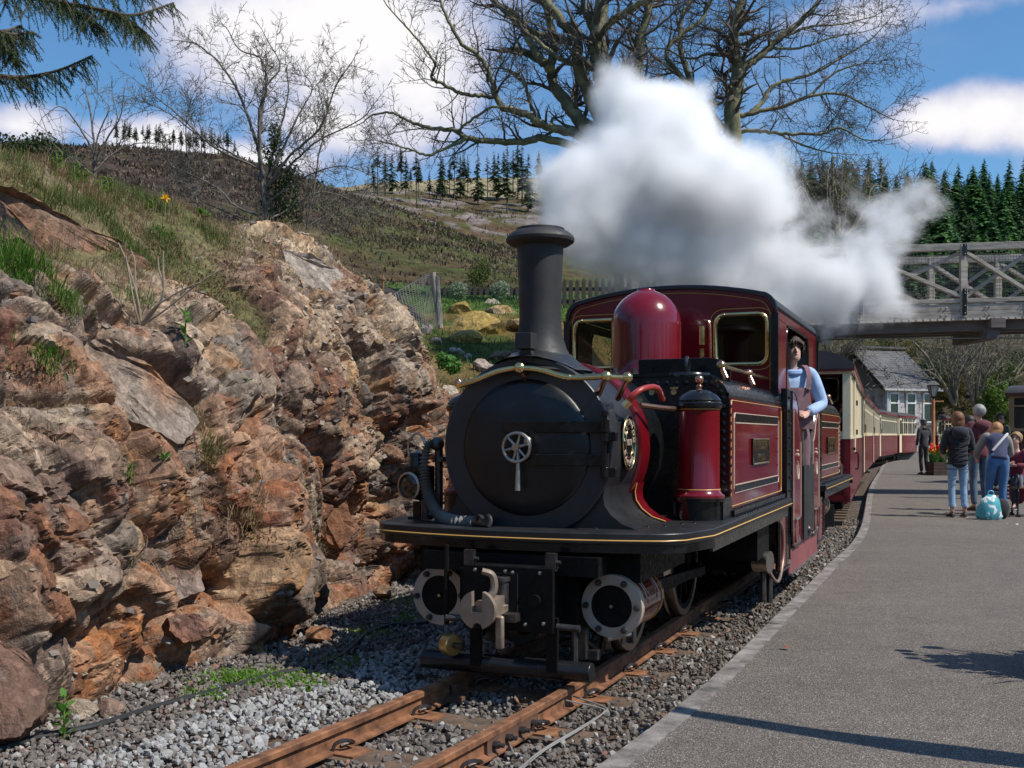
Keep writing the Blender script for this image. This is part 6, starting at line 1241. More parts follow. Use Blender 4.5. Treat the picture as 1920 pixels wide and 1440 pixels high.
# cab
def cab():
    HW = .865; prof = [(HW, .30), (HW, 2.24)] + arc(HW - .17, 2.235, .17, 2, 58, 6); 
    def roof_z(x): return 2.36 + .17 * (1 - (x / (HW - .08)) ** 2)
    up = [(HW, 1.60), (HW, 2.28)] + arc(HW - .14, 2.28, .14, 10, 65, 6); x1 = up[-1][0]
    up += [(x, up[-1][1] + (2.50 - up[-1][1]) * (1 - (x / x1) ** 2)) for x in np.linspace(x1, 0, 9)[1:]]
    outl = up + [(-x, z) for x, z in up[::-1][1:]]
    for end, y in ((0, 3.52), (1, 2 * SYM - 3.52)):
        fl = 1 if end == 0 else -1
        def win(cx, cz, w, h, r=.07): return [(cx + sx * (w - r) + r * math.cos(R(a)), cz + sz * (h - r) + r * math.sin(R(a))) for sx, sz, a0 in ((1, 1, 0), (-1, 1, 90), (-1, -1, 180), (1, -1, 270)) for a in (a0, a0 + 30, a0 + 60, a0 + 90)]
        wl = [win(-.60, 2.06, .205, .20), win(.60, 2.06, .205, .20)]
        # sheet with two real window openings: grid of quads clipped by the outline
        import bmesh
        bm = bmesh.new(); loops = [outl] + wl; ed = []
        for lp in loops:
            vv = [bm.verts.new((x, y, z)) for x, z in lp]; ed += [bm.edges.new((vv[i], vv[(i + 1) % len(vv)])) for i in range(len(vv))]
        bmesh.ops.triangle_fill(bm, edges=ed, use_beauty=True); me = bpy.data.meshes.new('front_sheet'); 
        bm.normal_update()
        ret = bmesh.ops.extrude_face_region(bm, geom=bm.faces[:]); bmesh.ops.translate(bm, verts=[v for v in ret['geom'] if isinstance(v, bmesh.types.BMVert)], vec=(0, .012 * fl, 0)); bmesh.ops.recalc_face_normals(bm, faces=bm.faces)
        bm.to_mesh(me); bm.free(); me.materials.append(RED); fs = link('front_sheet' if end == 0 else 'rear_sheet', me, loco)
        for k, lp in enumerate(wl):
            fr = MB(); fr.tube([(x, y - .012 * fl, z) for x, z in lp], .019, 8, closed=True); f = mk('window_frame', fr, BRASS, fs, smooth=60)
            gl = MB(); gl.add([(x, y + .006 * fl, z) for x, z in lp], [tuple(range(len(lp)))]); mk('pane', gl, CABGLASS, f, smooth=0)
            ln = MB(); cx = (-.60, .60)[k]; ln.tube([(x, y - .004 * fl, z) for x, z in win(cx, 2.06, .25, .245, .1)], .0032, 4, closed=True); mk('lining', ln, YEL, fs)
            for a in (0, 4, 8, 12): s = MB(); s.sphere((lp[a][0], y - .03 * fl, lp[a][1]), .009, 8, 4); mk('screw', s, BRASS, f)
        bd = MB(); bd.tube([(x * 1.0, y - .003 * fl, z + .004) for x, z in outl], .019, 8); mk('edging', bd, BLACK, fs)
        ln = MB(); ln.tube([(x * .955, y - .004 * fl, z - .045 if z > 1.7 else z) for x, z in outl], .003, 4); mk('lining', ln, YEL, fs)
    y0, y1 = 3.515, 2 * SYM - 3.515
    rf = MB(); ring = [[(x * 1.012, y, z + .012) for x, z in outl[2:-2]] + [(x * .985, y, z - .012) for x, z in outl[2:-2][::-1]] for y in (y0 - .02, y1 + .02)]; rf.loft(ring); mk('roof', rf, M('cab_roof_black', (.022, .022, .022), .55, var=.3, scale=5), loco, smooth=40)
    for sd in (-1, 1):
        X = sd * (HW - .004)
        for ya, yb in ((y0, y0 + .60), (y1 - .60, y1)):
            s = MB(); s.box((X, (ya + yb) / 2, 1.93), (.012, yb - ya, .60)); mk('side_sheet', s, RED, loco, smooth=0)
        s = MB(); s.box((X, SYM, 2.255), (.012, y1 - y0, .07)); mk('cantrail', s, RED, loco, smooth=0)
        e = MB()
        yd0, yd1 = y0 + .60, y1 - .60
        e.tube(cat([(X, yd0, 1.62), (X, yd0, 2.08), (X, yd0 + .05, 2.19), (X, yd0 + .16, 2.225), (X, yd1 - .16, 2.225), (X, yd1 - .05, 2.19), (X, yd1, 2.08), (X, yd1, 1.62)], 4), .014, 6); mk('doorway_beading', e, BLACK, loco)
        for y in (y0 - .012, y1 + .012): e = MB(); e.box((sd * (HW + .002), y, 1.93), (.05, .035, .66)); mk('corner_angle', e, BLACK, loco, smooth=0)
        # lower cab side: swooping sheets either side of the doorway, black strips towards the tanks
        XL = sd * .935
        for en in (0, 1):
            fy = (lambda v: v) if en == 0 else (lambda v: 2 * SYM - v)
            st = MB(); st.box((sd * .915, fy(3.76), 1.22), (.05, .24, .90)); stp = mk('side_strip', st, BLACK, loco, smooth=0, bevel=.006)
            rv = MB(); [rv.rivet((sd * .942, fy(3.76), z), (sd, 0, 0), .016) for z in np.arange(.85, 1.62, .107)]; mk('rivets', rv, BLACK, stp, kind='stuff')
            poly = [(3.885, .52), (3.885, 1.655), (4.0, 1.65), (4.12, 1.61), (4.22, 1.54), (4.30, 1.44), (4.35, 1.37), (4.42, 1.345), (4.47, 1.345), (4.47, .40), (4.40, .37), (4.02, .37), (3.93, .41)]
            p = MB(); p.prism([(fy(a), b) for a, b in poly], XL - .012, XL + .012, 'x'); dsh = mk('door_sheet', p, RED, loco, smooth=20)
            ed = MB(); ed.tube([(XL + sd * .004, fy(a), b) for a, b in poly], .014, 6, closed=True); mk('edging', ed, BLACK, dsh)
            ln = MB(); ln.tube([(XL + sd * .014, fy(3.93 + .50 * (a - 3.885) / .585), b) for a, b in ((3.90, .60), (3.90, 1.50), (4.0, 1.52), (4.2, 1.42), (4.33, 1.28), (4.42, 1.24), (4.42, .60))], .0032, 4, closed=True); mk('lining', ln, WHITELINE, dsh)
            ln = MB()
            ln.tube([(XL + sd * .014, fy(4.18) + .045 * math.sin(t_) * (1 if t_ < 3.2 else .7), 1.00 + .075 * math.cos(t_)) for t_ in np.linspace(.2, 5.4, 18)], [.004 + .007 * abs(math.sin(k * .19)) for k in range(18)], 5); ln.sphere((XL + sd * .014, fy(4.18), 1.13), .016, 8, 5); ln.sphere((XL + sd * .014, fy(4.18), 1.165), .010, 8, 5)
            mk('scroll', ln, WHITELINE, dsh)
            sp = MB(); sp.box((sd * .93, fy(4.18), .50), (.03, .24, .16)); sl = mk('step_hole', sp, BLACK, dsh, smooth=0, bevel=.02)
            r = MB(); r.tube([(XL + sd * .012, fy(4.18) + a * .13, .50 + c * .09) for a, c in ((-1, -1), (1, -1), (1, 1), (-1, 1))], .012, 6, closed=True); mk('step_frame', r, STEEL, sl)
            lp = MB(); lp.box((sd * .905, fy(3.62), .50), (.03, .52, .50)); lpn = mk('lower_panel', lp, RED, loco, smooth=0); rv = MB(); [rv.rivet((sd * .922, fy(3.39), z), (sd, 0, 0), .014) for z in np.arange(.29, .74, .055)]; mk('rivets', rv, BLACK, lpn, kind='stuff')
            r = MB(); r.tube([(sd * .915, fy(3.35), .74), (sd * .915, fy(3.35), .27), (sd * .915, fy(3.40), .235), (sd * .915, fy(3.85), .235), (sd * .915, fy(3.90), .28), (sd * .915, fy(3.90), .74)], .018, 6); mk('panel_edging', r, BLACK, lpn)
            lp = MB(); lp.box((sd * .905, fy(3.80), .50), (.036, .17, .50)); mk('panel_strip', lp, BLACK, lpn, smooth=0)
        sk = MB(); sk.box((sd * .915, SYM, .26), (.02, 1.86, .22)); skp = mk('skirt', sk, M('dusty_maroon', (.24, .07, .075), .45, var=.2, scale=6), loco, smooth=0, bevel=.01)
        r = MB(); r.tube([(sd * .93, SYM - .92, .155), (sd * .93, SYM + .92, .155)], .012, 6); mk('skirt_beading', r, STEEL, skp)
        pn = MB(); pn.box((sd * .955, SYM, .71), (.02, 2 * (SYM - 4.475), .64)); mk('door', pn, SOOT, loco, smooth=0)  # dark panel added to black out the lower doorway and the legs
        hb = MB()
        for y in (4.50, 2 * SYM - 4.50): hb.cyl((sd * .94, y, .42), (sd * .94, y, 1.33), .016, n=10)
        mk('door_pillar', hb, STEEL, loco)
        st = MB(); st.box((sd * .86, SYM, .42), (.2, .70, .03)); mk('doorstep', st, DARKSTEEL, loco, smooth=0)
    fl = MB(); fl.box((0, SYM, .40), (1.66, 2.5, .04)); mk('cab_floor', fl, SOOT, loco, smooth=0)
    bh = MB(); bh.box((0, SYM, .95), (.85, 2.2, 1.0)); bh.lathe([(.45, SYM - 1.2), (.45, SYM + 1.2)], (0, 0, 1.33), 'y', 32); mk('firebox', bh, SOOT, loco)
    # whistle pipe on the front sheet
    w_ = MB(); w_.tube(cat([(.315, 3.47, 2.22), (.355, 3.45, 2.20), (.365, 3.45, 2.10), (.365, 3.45, 1.85), (.34, 3.45, 1.80), (.30, 3.45, 1.83), (.292, 3.45, 1.92)], 5), .011, 8); wp = mk('pipe', w_, COPPER, loco); q = MB(); q.cyl((.30, 3.45, 2.02), (.30, 3.45, 2.17), .026, n=12); q.cyl((.30, 3.45, 1.92), (.30, 3.45, 1.99), .02, n=10); mk('whistle', q, BRASS, wp)
CABGLASS = bpy.data.materials.new('cab_glass'); CABGLASS.use_nodes = True
_t = NT(CABGLASS.node_tree); _g = _t.new('ShaderNodeBsdfGlossy', {'Roughness': .02, 'Color': (1, 1, 1, 1)}); _tr = _t.new('ShaderNodeBsdfTransparent', {'Color': (.55, .56, .55, 1)}); _fr = _t.new('ShaderNodeFresnel', {'IOR': 1.5}); _mx = _t.new('ShaderNodeMixShader', {0: _t.math('ADD', _fr.outputs[0], .03), 1: _tr.outputs[0], 2: _g.outputs[0]}); _t.set(_t.n['Material Output'].inputs[0], _mx.outputs[0])
cab()
# brake hose, standpipe, headlamp on the left of the footplate
def front_fittings():
    h = MB(); P = cat([(-.665, .60, 1.255), (-.70, .58, 1.215), (-.705, .56, 1.10), (-.685, .54, 1.0), (-.63, .5, .90), (-.54, .45, .835), (-.42, .38, .815), (-.27, .33, .815)], 22); n = len(P); h.tube(P, [.027 + .0105 * math.sin(i * 2 * math.pi / 4) for i in range(n)], 12); hose = mk('brake_hose', h, RUBBER, loco, smooth=70)
    c = MB(); c.cyl((-.28, .335, .815), (-.21, .31, .818), .034, n=12); c.box((-.20, .31, .83), (.06, .05, .05)); c.tube(cat([(-.20, .30, .84), (-.17, .28, .86), (-.15, .27, .83), (-.16, .26, .80)], 4), .010, 6); c.tube(cat([(-.25, .30, .83), (-.22, .27, .86), (-.19, .26, .84)], 4), .009, 6); mk('hose_coupling', c, DARKSTEEL, hose)
    s = MB(); s.cyl((-.64, .62, .795), (-.64, .62, 1.22), .024, n=12); s.sphere((-.645, .61, 1.245), .042, 12, 8); s.cyl((-.70, .58, .80), (-.70, .58, .90), .034, n=12); s.sphere((-.70, .58, .90), .034, 12, 6); s.tube([(-.70, .58, .83), (-.58, .58, .83)], .024, 10); s.cyl((-.62, .62, 1.14), (-.62, .62, 1.17), .045, n=12); mk('standpipe', s, DARKSTEEL, loco)
    o = Vector((-.80, .60, .995)); e = MB(); q = Euler((0, 0, R(-12))).to_matrix()
    b = MB(); b.box((0, .055, .02), (.15, .12, .20)); b.xf(Matrix.Translation(o) @ q.to_4x4()); l = mk('headlamp', b, BLACK, loco, bevel=.01)
    b = MB(); b.lathe([(.083, -.03), (.085, -.045), (.072, -.05), (.07, -.035), (.068, .01)], (0, 0, 0), 'y', 32); b.xf(Matrix.Translation(o) @ q.to_4x4()); mk('lamp_rim', b, STEEL, l, smooth=50)
    b = MB(); b.lathe([(.0, .03), (.03, .022), (.055, -.002), (.069, -.035)], (0, 0, 0), 'y', 28); b.xf(Matrix.Translation(o) @ q.to_4x4()); mk('reflector', b, M('lamp_reflector', (.92, .78, .48), .45, .0, var=.1), l, smooth=60)
    b = MB(); b.lathe([(.0, -.056), (.03, -.053), (.055, -.046), (.072, -.036)], (0, 0, 0), 'y', 28); b.xf(Matrix.Translation(o) @ q.to_4x4()); mk('lens', b, CABGLASS, l, smooth=60)
    b = MB(); b.cyl((-.80, .65, 1.11), (-.80, .65, 1.17), .055, .045, 14); b.lathe([(.05, 1.17), (.045, 1.19), (.0, 1.205)], (-.80, .65, 0), 'z', 14); mk('lamp_top', b, BLACK, l)
    b = MB(); b.tube(cat([(-.85, .65, 1.15), (-.86, .65, 1.24), (-.82, .65, 1.30), (-.78, .65, 1.30), (-.745, .65, 1.24), (-.75, .65, 1.15)], 4), .007, 6); mk('lamp_handle', b, STEEL, l)
    b = MB(); b.box((-.80, .66, .84), (.05, .04, .12)); b.box((-.80, .66, .80), (.10, .08, .02)); mk('lamp_iron', b, BLACK, loco, bevel=.003)
LENS = M('lamp_lens', (1, .97, .88), .02, trans=1.0, var=0.)
front_fittings()
# bogie: frame, buffer plate, coupling, cylinders, wheels
def bogie():
    RB = []
    def p_(name, mb, mat, par=loco, **kw): o = mk(name, mb, mat, par, **kw); RB.append(o) if par is loco else 0; return o
    b = MB(); b.box((.06, .015, .46), (.50, .03, .33)); b.box((.06, .05, .62), (.50, .09, .012)); fp = p_('front_plate', b, GREASE, smooth=0, bevel=.004)
    for x in (-.165, .29): b = MB(); b.box((x, .03, .655), (.055, .03, .09)); b.cyl((x - .03, .03, .655), (x + .05, .03, .655), .010, n=6); mk('bracket', b, DARKSTEEL, fp, smooth=0)
    b = MB(); b.box((.045, -.002, .49), (.15, .012, .20)); mk('slot', b, M('deep_black', (.003, .003, .003), .9), fp, smooth=0)  # black block in place of the shade inside the slot
    b = MB(); b.cyl((.215, .0, .46), (.215, -.025, .46), .032, n=16); mk('boss', b, GREASE, fp)
    for x, z in ((.26, .345), (.16, .335), (-.12, .60), (.24, .60), (.05, .60), (.09, .595)): b = MB(); b.sphere((x, -.003, z), .011, 8, 5); mk('bolt', b, STEEL, fp)
    for x in (-.16, .27): b = MB(); b.box((x, .10, .22), (.06, .03, .28)); p_('guard_iron', b, GREASE, smooth=0)
    # chopper coupling
    c = MB(); cx, cz, y = -.01, .43, -.22; out = [(cx + .098 * math.cos(R(a)), cz + .098 * math.sin(R(a))) for a in range(108, 108 + 325, 9)]; poly = [(cx - .03, cz - .02 + .02), (cx - .03, cz + .093)] 
    left = [(cx + .096 * math.cos(R(a)), cz + .096 * math.sin(R(a))) for a in range(108, 256, 8)]; notch = [(cx - .03, cz - .093), (cx - .02, cz - .07), (cx, cz - .062), (cx + .02, cz - .07), (cx + .03, cz - .093)]; right = [(cx + .096 * math.cos(R(a)), cz + .096 * math.sin(R(a))) for a in range(-72, 73, 8)]
    poly = left + notch + right + [(cx + .028, cz - .012), (cx - .028, cz - .012)]
    c.prism(poly, y, y + .032); cp = p_('coupling', c, M('worn_coupling_steel', (.30, .235, .18), .5, .45, var=.25, scale=14, rvar=.12, bump=.001, bscale=60), smooth=25, bevel=.005)
    b = MB(); b.bar((cx + .05, y + .03, cz + .0), (cx + .055, .06, cz + .02), .05, .09); b.tube([(cx, y + .03, cz), (cx + .04, -.02, cz)], [.045, .05], 10); mk('drawbar', b, MATS['worn_coupling_steel'], cp)
    b = MB(); b.tube(cat([(cx + .03, y + .05, cz + .04), (cx + .06, y + .07, cz + .09), (cx + .062, y + .07, cz + .14), (cx + .05, y + .06, cz + .175), (cx + .01, y + .04, cz + .19)], 5), [.022 - .0003 * i for i in range(21)], 8); mk('hook', b, MATS['worn_coupling_steel'], cp)
    b = MB(); b.cyl((.045, -.03, .44), (.045, -.03, .56), .034, n=14); b.cyl((.045, -.03, .555), (.045, -.03, .575), .042, n=14); b.box((.06, -.04, .375), (.16, .09, .04)); mk('pin_housing', b, DARKSTEEL, cp)
    b = MB(); b.box((.075, y + .09, .31), (.045, .03, .17)); mk('safety_hook', b, MATS['worn_coupling_steel'], cp, bevel=.012)
    for sd in (-1, 1):
        x, z, y0, y1, r = sd * .505, .395, .37, .86, .166
        c = MB(); c.lathe([(0, y0 + .03), (r - .012, y0 + .03), (r - .012, y1), (.0, y1)], (x, 0, z), 'y', 44); cy_ = p_('cylinder', c, RED, smooth=40)
        c = MB(); c.lathe([(.112, y0 - .012), (r, y0 - .012), (r + .002, y0 - .006), (r + .002, y0 + .032), (r - .012, y0 + .034)], (x, 0, z), 'y', 48); rg = mk('cover_ring', c, PALESTEEL, cy_, smooth=30)
        c = MB(); c.lathe([(0, y0 - .004), (.108, y0 - .006), (.114, y0 - .01), (.114, y0)], (x, 0, z), 'y', 40); cv = mk('cover', c, GREASE, cy_, smooth=30); c = MB(); c.cyl((x, y0 - .004, z), (x, y0 - .022, z), .009, n=10); mk('stud', c, STEEL, cv)
        for k in range(6): a = R(60 * k + (0 if sd > 0 else 4)); c = MB(); px_, pz = x + .140 * math.cos(a), z + .140 * math.sin(a); c.cyl((px_, y0 - .010, pz), (px_, y0 - .036, pz), .0185, .016, 6); c.cyl((px_, y0 - .034, pz), (px_, y0 - .044, pz), .009, n=8); mk('nut', c, DARKSTEEL, rg, smooth=20)
        for yy, w_ in ((y0 + .07, .0035), (y1 - .05, .0035)): c = MB(); c.tube([(x + (r - .010) * math.cos(a), yy, z + (r - .010) * math.sin(a)) for a in np.linspace(0, 2 * math.pi, 41)[:-1]], w_, 4, closed=True); mk('lining', c, YEL, cy_)
        for q_, w_ in ((.0, .0042), (.030, .003)):
            c = MB(); rr = r - .0095; ya, yb, lo = y0 + .13 + q_, y1 - .12 - q_, 2 + q_ * 330; n_ = .028
            pts = [(ya, a_) for a_ in range(100, int(lo) + 12, -6)] + [(ya, lo + 10), (ya + n_, lo + 10), (ya + n_, lo), (yb - n_, lo), (yb - n_, lo + 10), (yb, lo + 10)] + [(yb, a_) for a_ in range(int(lo) + 14, 101, 6)]
            c.tube([(x + sd * rr * math.cos(R(a_)), yy, z + rr * math.sin(R(a_))) for yy, a_ in pts], w_, 4); mk('lining', c, WHITELINE, cy_, smooth=0)
        c = MB(); c.box((x, (y0 + y1) / 2 + .1, z + .22), (.22, .35, .12)); p_('valve_chest', c, GREASE, smooth=0, bevel=.01)
        c = MB(); c.bar((x, .88, z + .10), (x, 1.25, z + .10), .05, .018); c.bar((x, .88, z - .08), (x, 1.25, z - .08), .05, .018); c.cyl((x, .86, z), (x, 1.15, z), .018, n=10); c.box((x, 1.15, z + .01), (.07, .12, .15)); p_('slidebars', c, GREASE, smooth=20)
        c = MB(); c.box((x + sd * .10, .93, .60), (.05, .26, .05)); c.box((x + sd * .08, 1.12, .52), (.05, .16, .09)); p_('motion_bracket', c, STEEL, smooth=0)
        for yw in (1.18, 2.55):
            rw = .405; zw = rw; xi = sd * .30
            c = MB(); prof = [(rw + .022, -.028), (rw + .022, -.020), (rw, -.012), (rw - .008, .055), (rw - .05, .055), (rw - .05, -.028)]
            c.lathe([(a, sd * b_) for a, b_ in prof] + [(prof[0][0], sd * prof[0][1])], (0, 0, 0), 'x', 56); c.v = [(v[0] + sd * .325, v[1] + yw, v[2] + zw - .002) for v in c.v]; ty = p_('wheel', c, STEEL, smooth=40)
            c = MB()
            for k in range(10): a = R(36 * k + 8); c.bar((sd * .335, yw + .05 * math.cos(a), zw + .05 * math.sin(a)), (sd * .335, yw + (rw - .055) * math.cos(a), zw + (rw - .055) * math.sin(a)), .045, .03)
            c.cyl((sd * .31, yw, zw), (sd * .40, yw, zw), .075, n=20); mk('spokes', c, GREASE, ty, smooth=20)
            c = MB(); c.lathe([(rw - .048, sd * -.02), (rw - .085, sd * -.02), (rw - .085, sd * .05), (rw - .048, sd * .05)], (0, 0, 0), 'x', 48); c.v = [(v[0] + sd * .325, v[1] + yw, v[2] + zw) for v in c.v]; mk('rim', c, GREASE, ty, smooth=30)
        c = MB(); c.bar((sd * .45, 1.18, .33), (sd * .45, 2.55, .33), .04, .07); c.cyl((sd * .42, 1.18, .33), (sd * .49, 1.18, .33), .055, n=16); c.cyl((sd * .42, 2.55, .33), (sd * .49, 2.55, .33), .055, n=16); c.bar((sd * .505, 1.15, .40), (sd * .505, 2.55, .33), .035, .06); p_('coupling_rod', c, GREASE, smooth=30)
        c = MB(); c.box((sd * .24, 1.7, .46), (.03, 3.2, .26)); p_('bogie_frame', c, GREASE, smooth=0)
        c = MB(); c.box((sd * .325, .78, .32), (.07, .03, .18)); c.bar((sd * .34, .79, .25), (sd * .37, .58, .10), .02, .02); c.bar((sd * .30, .30, .27), (sd * .36, .62, .09), .02, .02); c.box((sd * .34, .74, .16), (.06, .10, .14)); p_('brake_block', c, DARKSTEEL, smooth=0, bevel=.005)
        c = MB(); c.cyl((sd * .42, .86, .20), (sd * .42, .86, .10), .016, n=8); c.cyl((sd * .50, .80, .22), (sd * .50, .80, .12), .014, n=8); c.tube([(sd * .40, .60, .17), (sd * .45, .90, .15)], .013, 6); p_('drain_cock', c, STEEL, smooth=30)
    b = MB(); b.box((0, 1.6, .62), (1.0, 2.9, .10)); b.box((0, .60, .46), (.66, .60, .44)); b.box((0, .9, .60), (1.3, 1.0, .16)); b.box((0, 2.1, .42), (.44, 2.4, .22)); p_('bogie_body', b, GREASE, smooth=0)
    b = MB(); b.cyl((-.49, .14, .085), (.47, .14, .085), .052, n=28); g = p_('guard_bar', b, M('bar_black', (.013, .013, .015), .3, var=.3, rvar=.1, scale=10), smooth=30, bevel=.004)
    b = MB(); b.tube([(.32, .03, .33), (.44, .04, .325)], .017, 10); p_('step_rod', b, DARKSTEEL); b = MB(); b.tube([(-.20, .03, .34), (-.29, .0, .34)], .017, 10); p_('step_rod', b, DARKSTEEL)
    b = MB(); b.cyl((-.32, .075, .188), (-.262, .045, .188), .058, n=28); hb = p_('brass_fitting', b, M('dull_brass', (.55, .38, .15), .38, .85, var=.3, scale=12, rvar=.12), smooth=30, bevel=.006); b = MB(); b.cyl((-.262, .045, .188), (-.2, .03, .19), .016, n=8); mk('stem', b, DARKSTEEL, hb)
    b = MB(); b.tube([(-.30, .03, .72), (-.30, .03, .30)], .014, 8); p_('pipe', b, GREASE)
    b = MB(); b.box((.36, .30, .20), (.06, .05, .16)); b.box((.40, .33, .14), (.09, .05, .05)); b.tube([(.33, .28, .10), (.33, .28, .28)], .02, 8); p_('sand_pipe', b, DARKSTEEL, smooth=20)
    return RB
BG = bogie()
def under_fittings():
    b = MB(); b.cyl((.80, 2.98, .36), (.90, 2.96, .36), .078, n=28); b.cyl((.90, 2.96, .36), (.915, 2.957, .36), .082, n=28); v = mk('axle_cap', b, STEEL, loco, smooth=30)
    b = MB(); b.tube(cat([(.90, 2.98, .29), (.93, 3.12, .20), (.93, 3.32, .20), (.93, 3.48, .32), (.93, 3.50, .46), (.93, 3.40, .60), (.90, 3.2, .68)], 6), .013, 8); mk('copper_pipe', b, M('pipe_brown', (.30, .20, .15), .4, .4), loco, smooth=60)
    b = MB(); b.tube([(.86, 2.98, .30), (.86, 2.98, .06)], [.02, .026], 8); b.tube([(.90, 3.05, .28), (.90, 3.03, .05)], [.018, .024], 8); mk('hanger', b, DARKSTEEL, loco)
    b = MB(); b.box((.70, 2.9, .55), (.35, .5, .3)); b.box((0, SYM, .30), (1.5, 2.4, .2)); mk('ash_pan', b, GREASE, loco, smooth=0)
under_fittings()
# the far half: the same parts turned round
for o in list(loco.children):
    n = o.name.split('.')[0]
    if n in ('footplate', 'smokebox', 'saddle', 'saddle_band', 'boiler_band', 'boiler', 'chimney', 'tank', 'sandbox', 'dome', 'wheel', 'cylinder', 'coupling_rod', 'bogie_frame', 'bogie_body', 'front_plate', 'slidebars', 'handrail') and o.name in [n] + [n + '.%03d' % k for k in range(1, 9)]:
        both(o)
# ================================================================ carriages
CG = M('carriage_glass', (.018, .021, .020), .06, var=.2, scale=3, spec=.6)
ROOFM = M('carriage_roof', (.052, .046, .046), .6, var=.25, scale=3)
IN = M('carriage_interior', (.045, .028, .018), .7)
def carriage(s0, s1, kind, label, nwin=8, red=COACHRED, cream=CREAM, ends=True, mtx=None, num=None):
    if mtx is None:
        a, b_ = trk(s0)[0], trk(s1)[0]; loc = (a + b_) / 2; d = b_ - a; L = d.length; rz = math.atan2(-d.x, d.y)
    else: loc, rz, L = mtx
    e = empty('carriage', loc, rz, label=label, category='railway carriage', group='carriages of the train'); W = .86; h = L / 2; zb, zw, ze = .38, 1.24, 2.19
    sd_mesh = MB()
    # lower body: boarded sides and ends
    b = MB(); b.box((0, 0, (zb + zw) / 2), (2 * W - .04, L - .02, zw - zb)); bd = mk('lower_body', b, red, e, smooth=0)
    pl = MB(); n = int(L / .115)
    for i in range(n):
        y = -h + .02 + (L - .04) * (i + .5) / n
        for sd in (-1, 1): pl.box((sd * (W - .012), y, (zb + zw) / 2), (.026, (L - .04) / n - .010, zw - zb))
    m_ = int(2 * W / .115)
    for j in range(m_):
        x = -W + .03 + (2 * W - .06) * (j + .5) / m_
        if kind != 'brake': pl.box((x, -h, (zb + zw) / 2), ((2 * W - .06) / m_ - .01, .02, zw - zb))
    mk('boarding', pl, red, e, smooth=0, kind='stuff')
    if kind == 'brake': b = MB(); b.box((0, -h, (zb + zw) / 2), (2 * W - .06, .02, zw - zb)); [b.box((x, -h - .012, (zb + zw) / 2 - .02), (.05, .03, zw - zb)) for x in (-W + .06, -.29, .29, W - .06)]; b.box((0, -h - .012, zb + .06), (2 * W, .03, .07)); mk('end_panel', b, red, e, smooth=0)
    w_ = MB(); w_.box((0, 0, zw + .015), (2 * W + .02, L + .02, .03)); mk('waist_rail', w_, cream if kind == 'brake' else red, e, smooth=0)
    i_ = MB(); i_.box((0, 0, (zw + ze) / 2), (2 * W - .22, L - .3, ze - zw - .1)); 
    if kind != 'brake': mk('interior', i_, IN, e, smooth=0)
    # upper side frames with windows
    for sd in (-1, 1):
        u = MB(); X = sd * (W - .02); pitch = (L - .1) / nwin
        if kind == 'brake' :
            u.box((X, 0, (zw + ze) / 2), (.03, L - .04, ze - zw - .02))
            for k in range(9): u.box((X + sd * .018, -h + .06 + (L - .12) * k / 8, (zw + ze) / 2), (.012, .06, ze - zw - .04))
            u.box((X + sd * .014, -h + .08, (zw + ze) / 2), (.03, .12, ze - zw)); mk('upper_side', u, cream, e, smooth=0, bevel=.003)
            dr = MB(); dr.box((X + sd * .03, -h + 2.2, (zb + ze) / 2 + .3), (.02, .62, 1.1)); mk('door', dr, cream, e, smooth=0); hn = MB(); hn.tube(cat([(X + sd * .05, -h + 1.5, 1.02), (X + sd * .09, -h + 1.5, 1.02), (X + sd * .09, -h + 1.5, .80), (X + sd * .05, -h + 1.5, .80)], 3), .012, 6); hn.box((X + sd * .04, -h + 1.5, 1.09), (.03, .14, .04)); mk('door_handle', hn, BLACK, e)
            for y, z in ((-h + 2.6, 1.80), (-h + 2.6, 1.34)): hn = MB(); hn.box((X + sd * .05, y, z), (.03, .12, .08)); mk('hinge', hn, BLACK, e, smooth=0)
        else:
            u.box((X, 0, ze - .03), (.03, L - .04, .06)); u.box((X, 0, ze - .27), (.03, L - .04, .045)); u.box((X, 0, zw + .06), (.03, L - .04, .09))
            for k in range(nwin + 1): u.box((X, -h + .05 + pitch * k, (zw + ze) / 2), (.034, .11, ze - zw))
            for k in range(nwin):
                y = -h + .05 + pitch * (k + .5); u.box((X, y, (ze - .15)), (.028, .035, .22)); u.box((X + sd * .0, y + pitch * .0, 1.6), (.026, .03, .72))
            mk('window_frames', u, cream, e, smooth=0, bevel=.003)
            p = MB(); p.box((0, 0, 0), (.012, pitch - .11, ze - zw - .1)); pm = mesh('window', p, CG, 0)
            for k in range(nwin): link('window', pm, e, (X - sd * .012, -h + .05 + pitch * (k + .5), (zw + ze) / 2 + .02))
            d = MB(); d.box((X + sd * .018, -h + .40, (zb + ze) / 2), (.03, .50, ze - zb - .06)); dr = mk('door', d, cream, e, smooth=0); q = MB(); q.box((X + sd * .036, -h + .40, 1.68), (.01, .36, .68)); mk('door_pane', q, CG, dr, smooth=0)
            st = MB(); st.tube([(X + sd * .05, -h + .80, 1.0), (X + sd * .05, -h + .80, 1.55)], .014, 6); mk('grab_rail', st, BRASS, e)
    # ends
    for en, y in ((0, -h), (1, h)):
        sg = -1 if en == 0 else 1; u = MB()
        for x in (-W + .05, W - .05): u.box((x, y + sg * .005, (zw + ze) / 2), (.10, .03, ze - zw))
        if kind == 'brake' and en == 0: u.box((.30 - .3, y, (zw + ze) / 2), (.07, .03, ze - zw))
        u.box((0, y, ze - .02), (2 * W, .03, .09)); u.box((0, y, zw + .07), (2 * W, .03, .07)); mk('end_frame', u, cream, e, smooth=0, bevel=.003)
        for x in (-.43, .43): g = MB(); g.box((x, y, (zw + ze) / 2), (.74, .012, ze - zw - .1)); mk('end_window', g, CABGLASS if kind == 'brake' and en == 0 else CG, e, smooth=0)
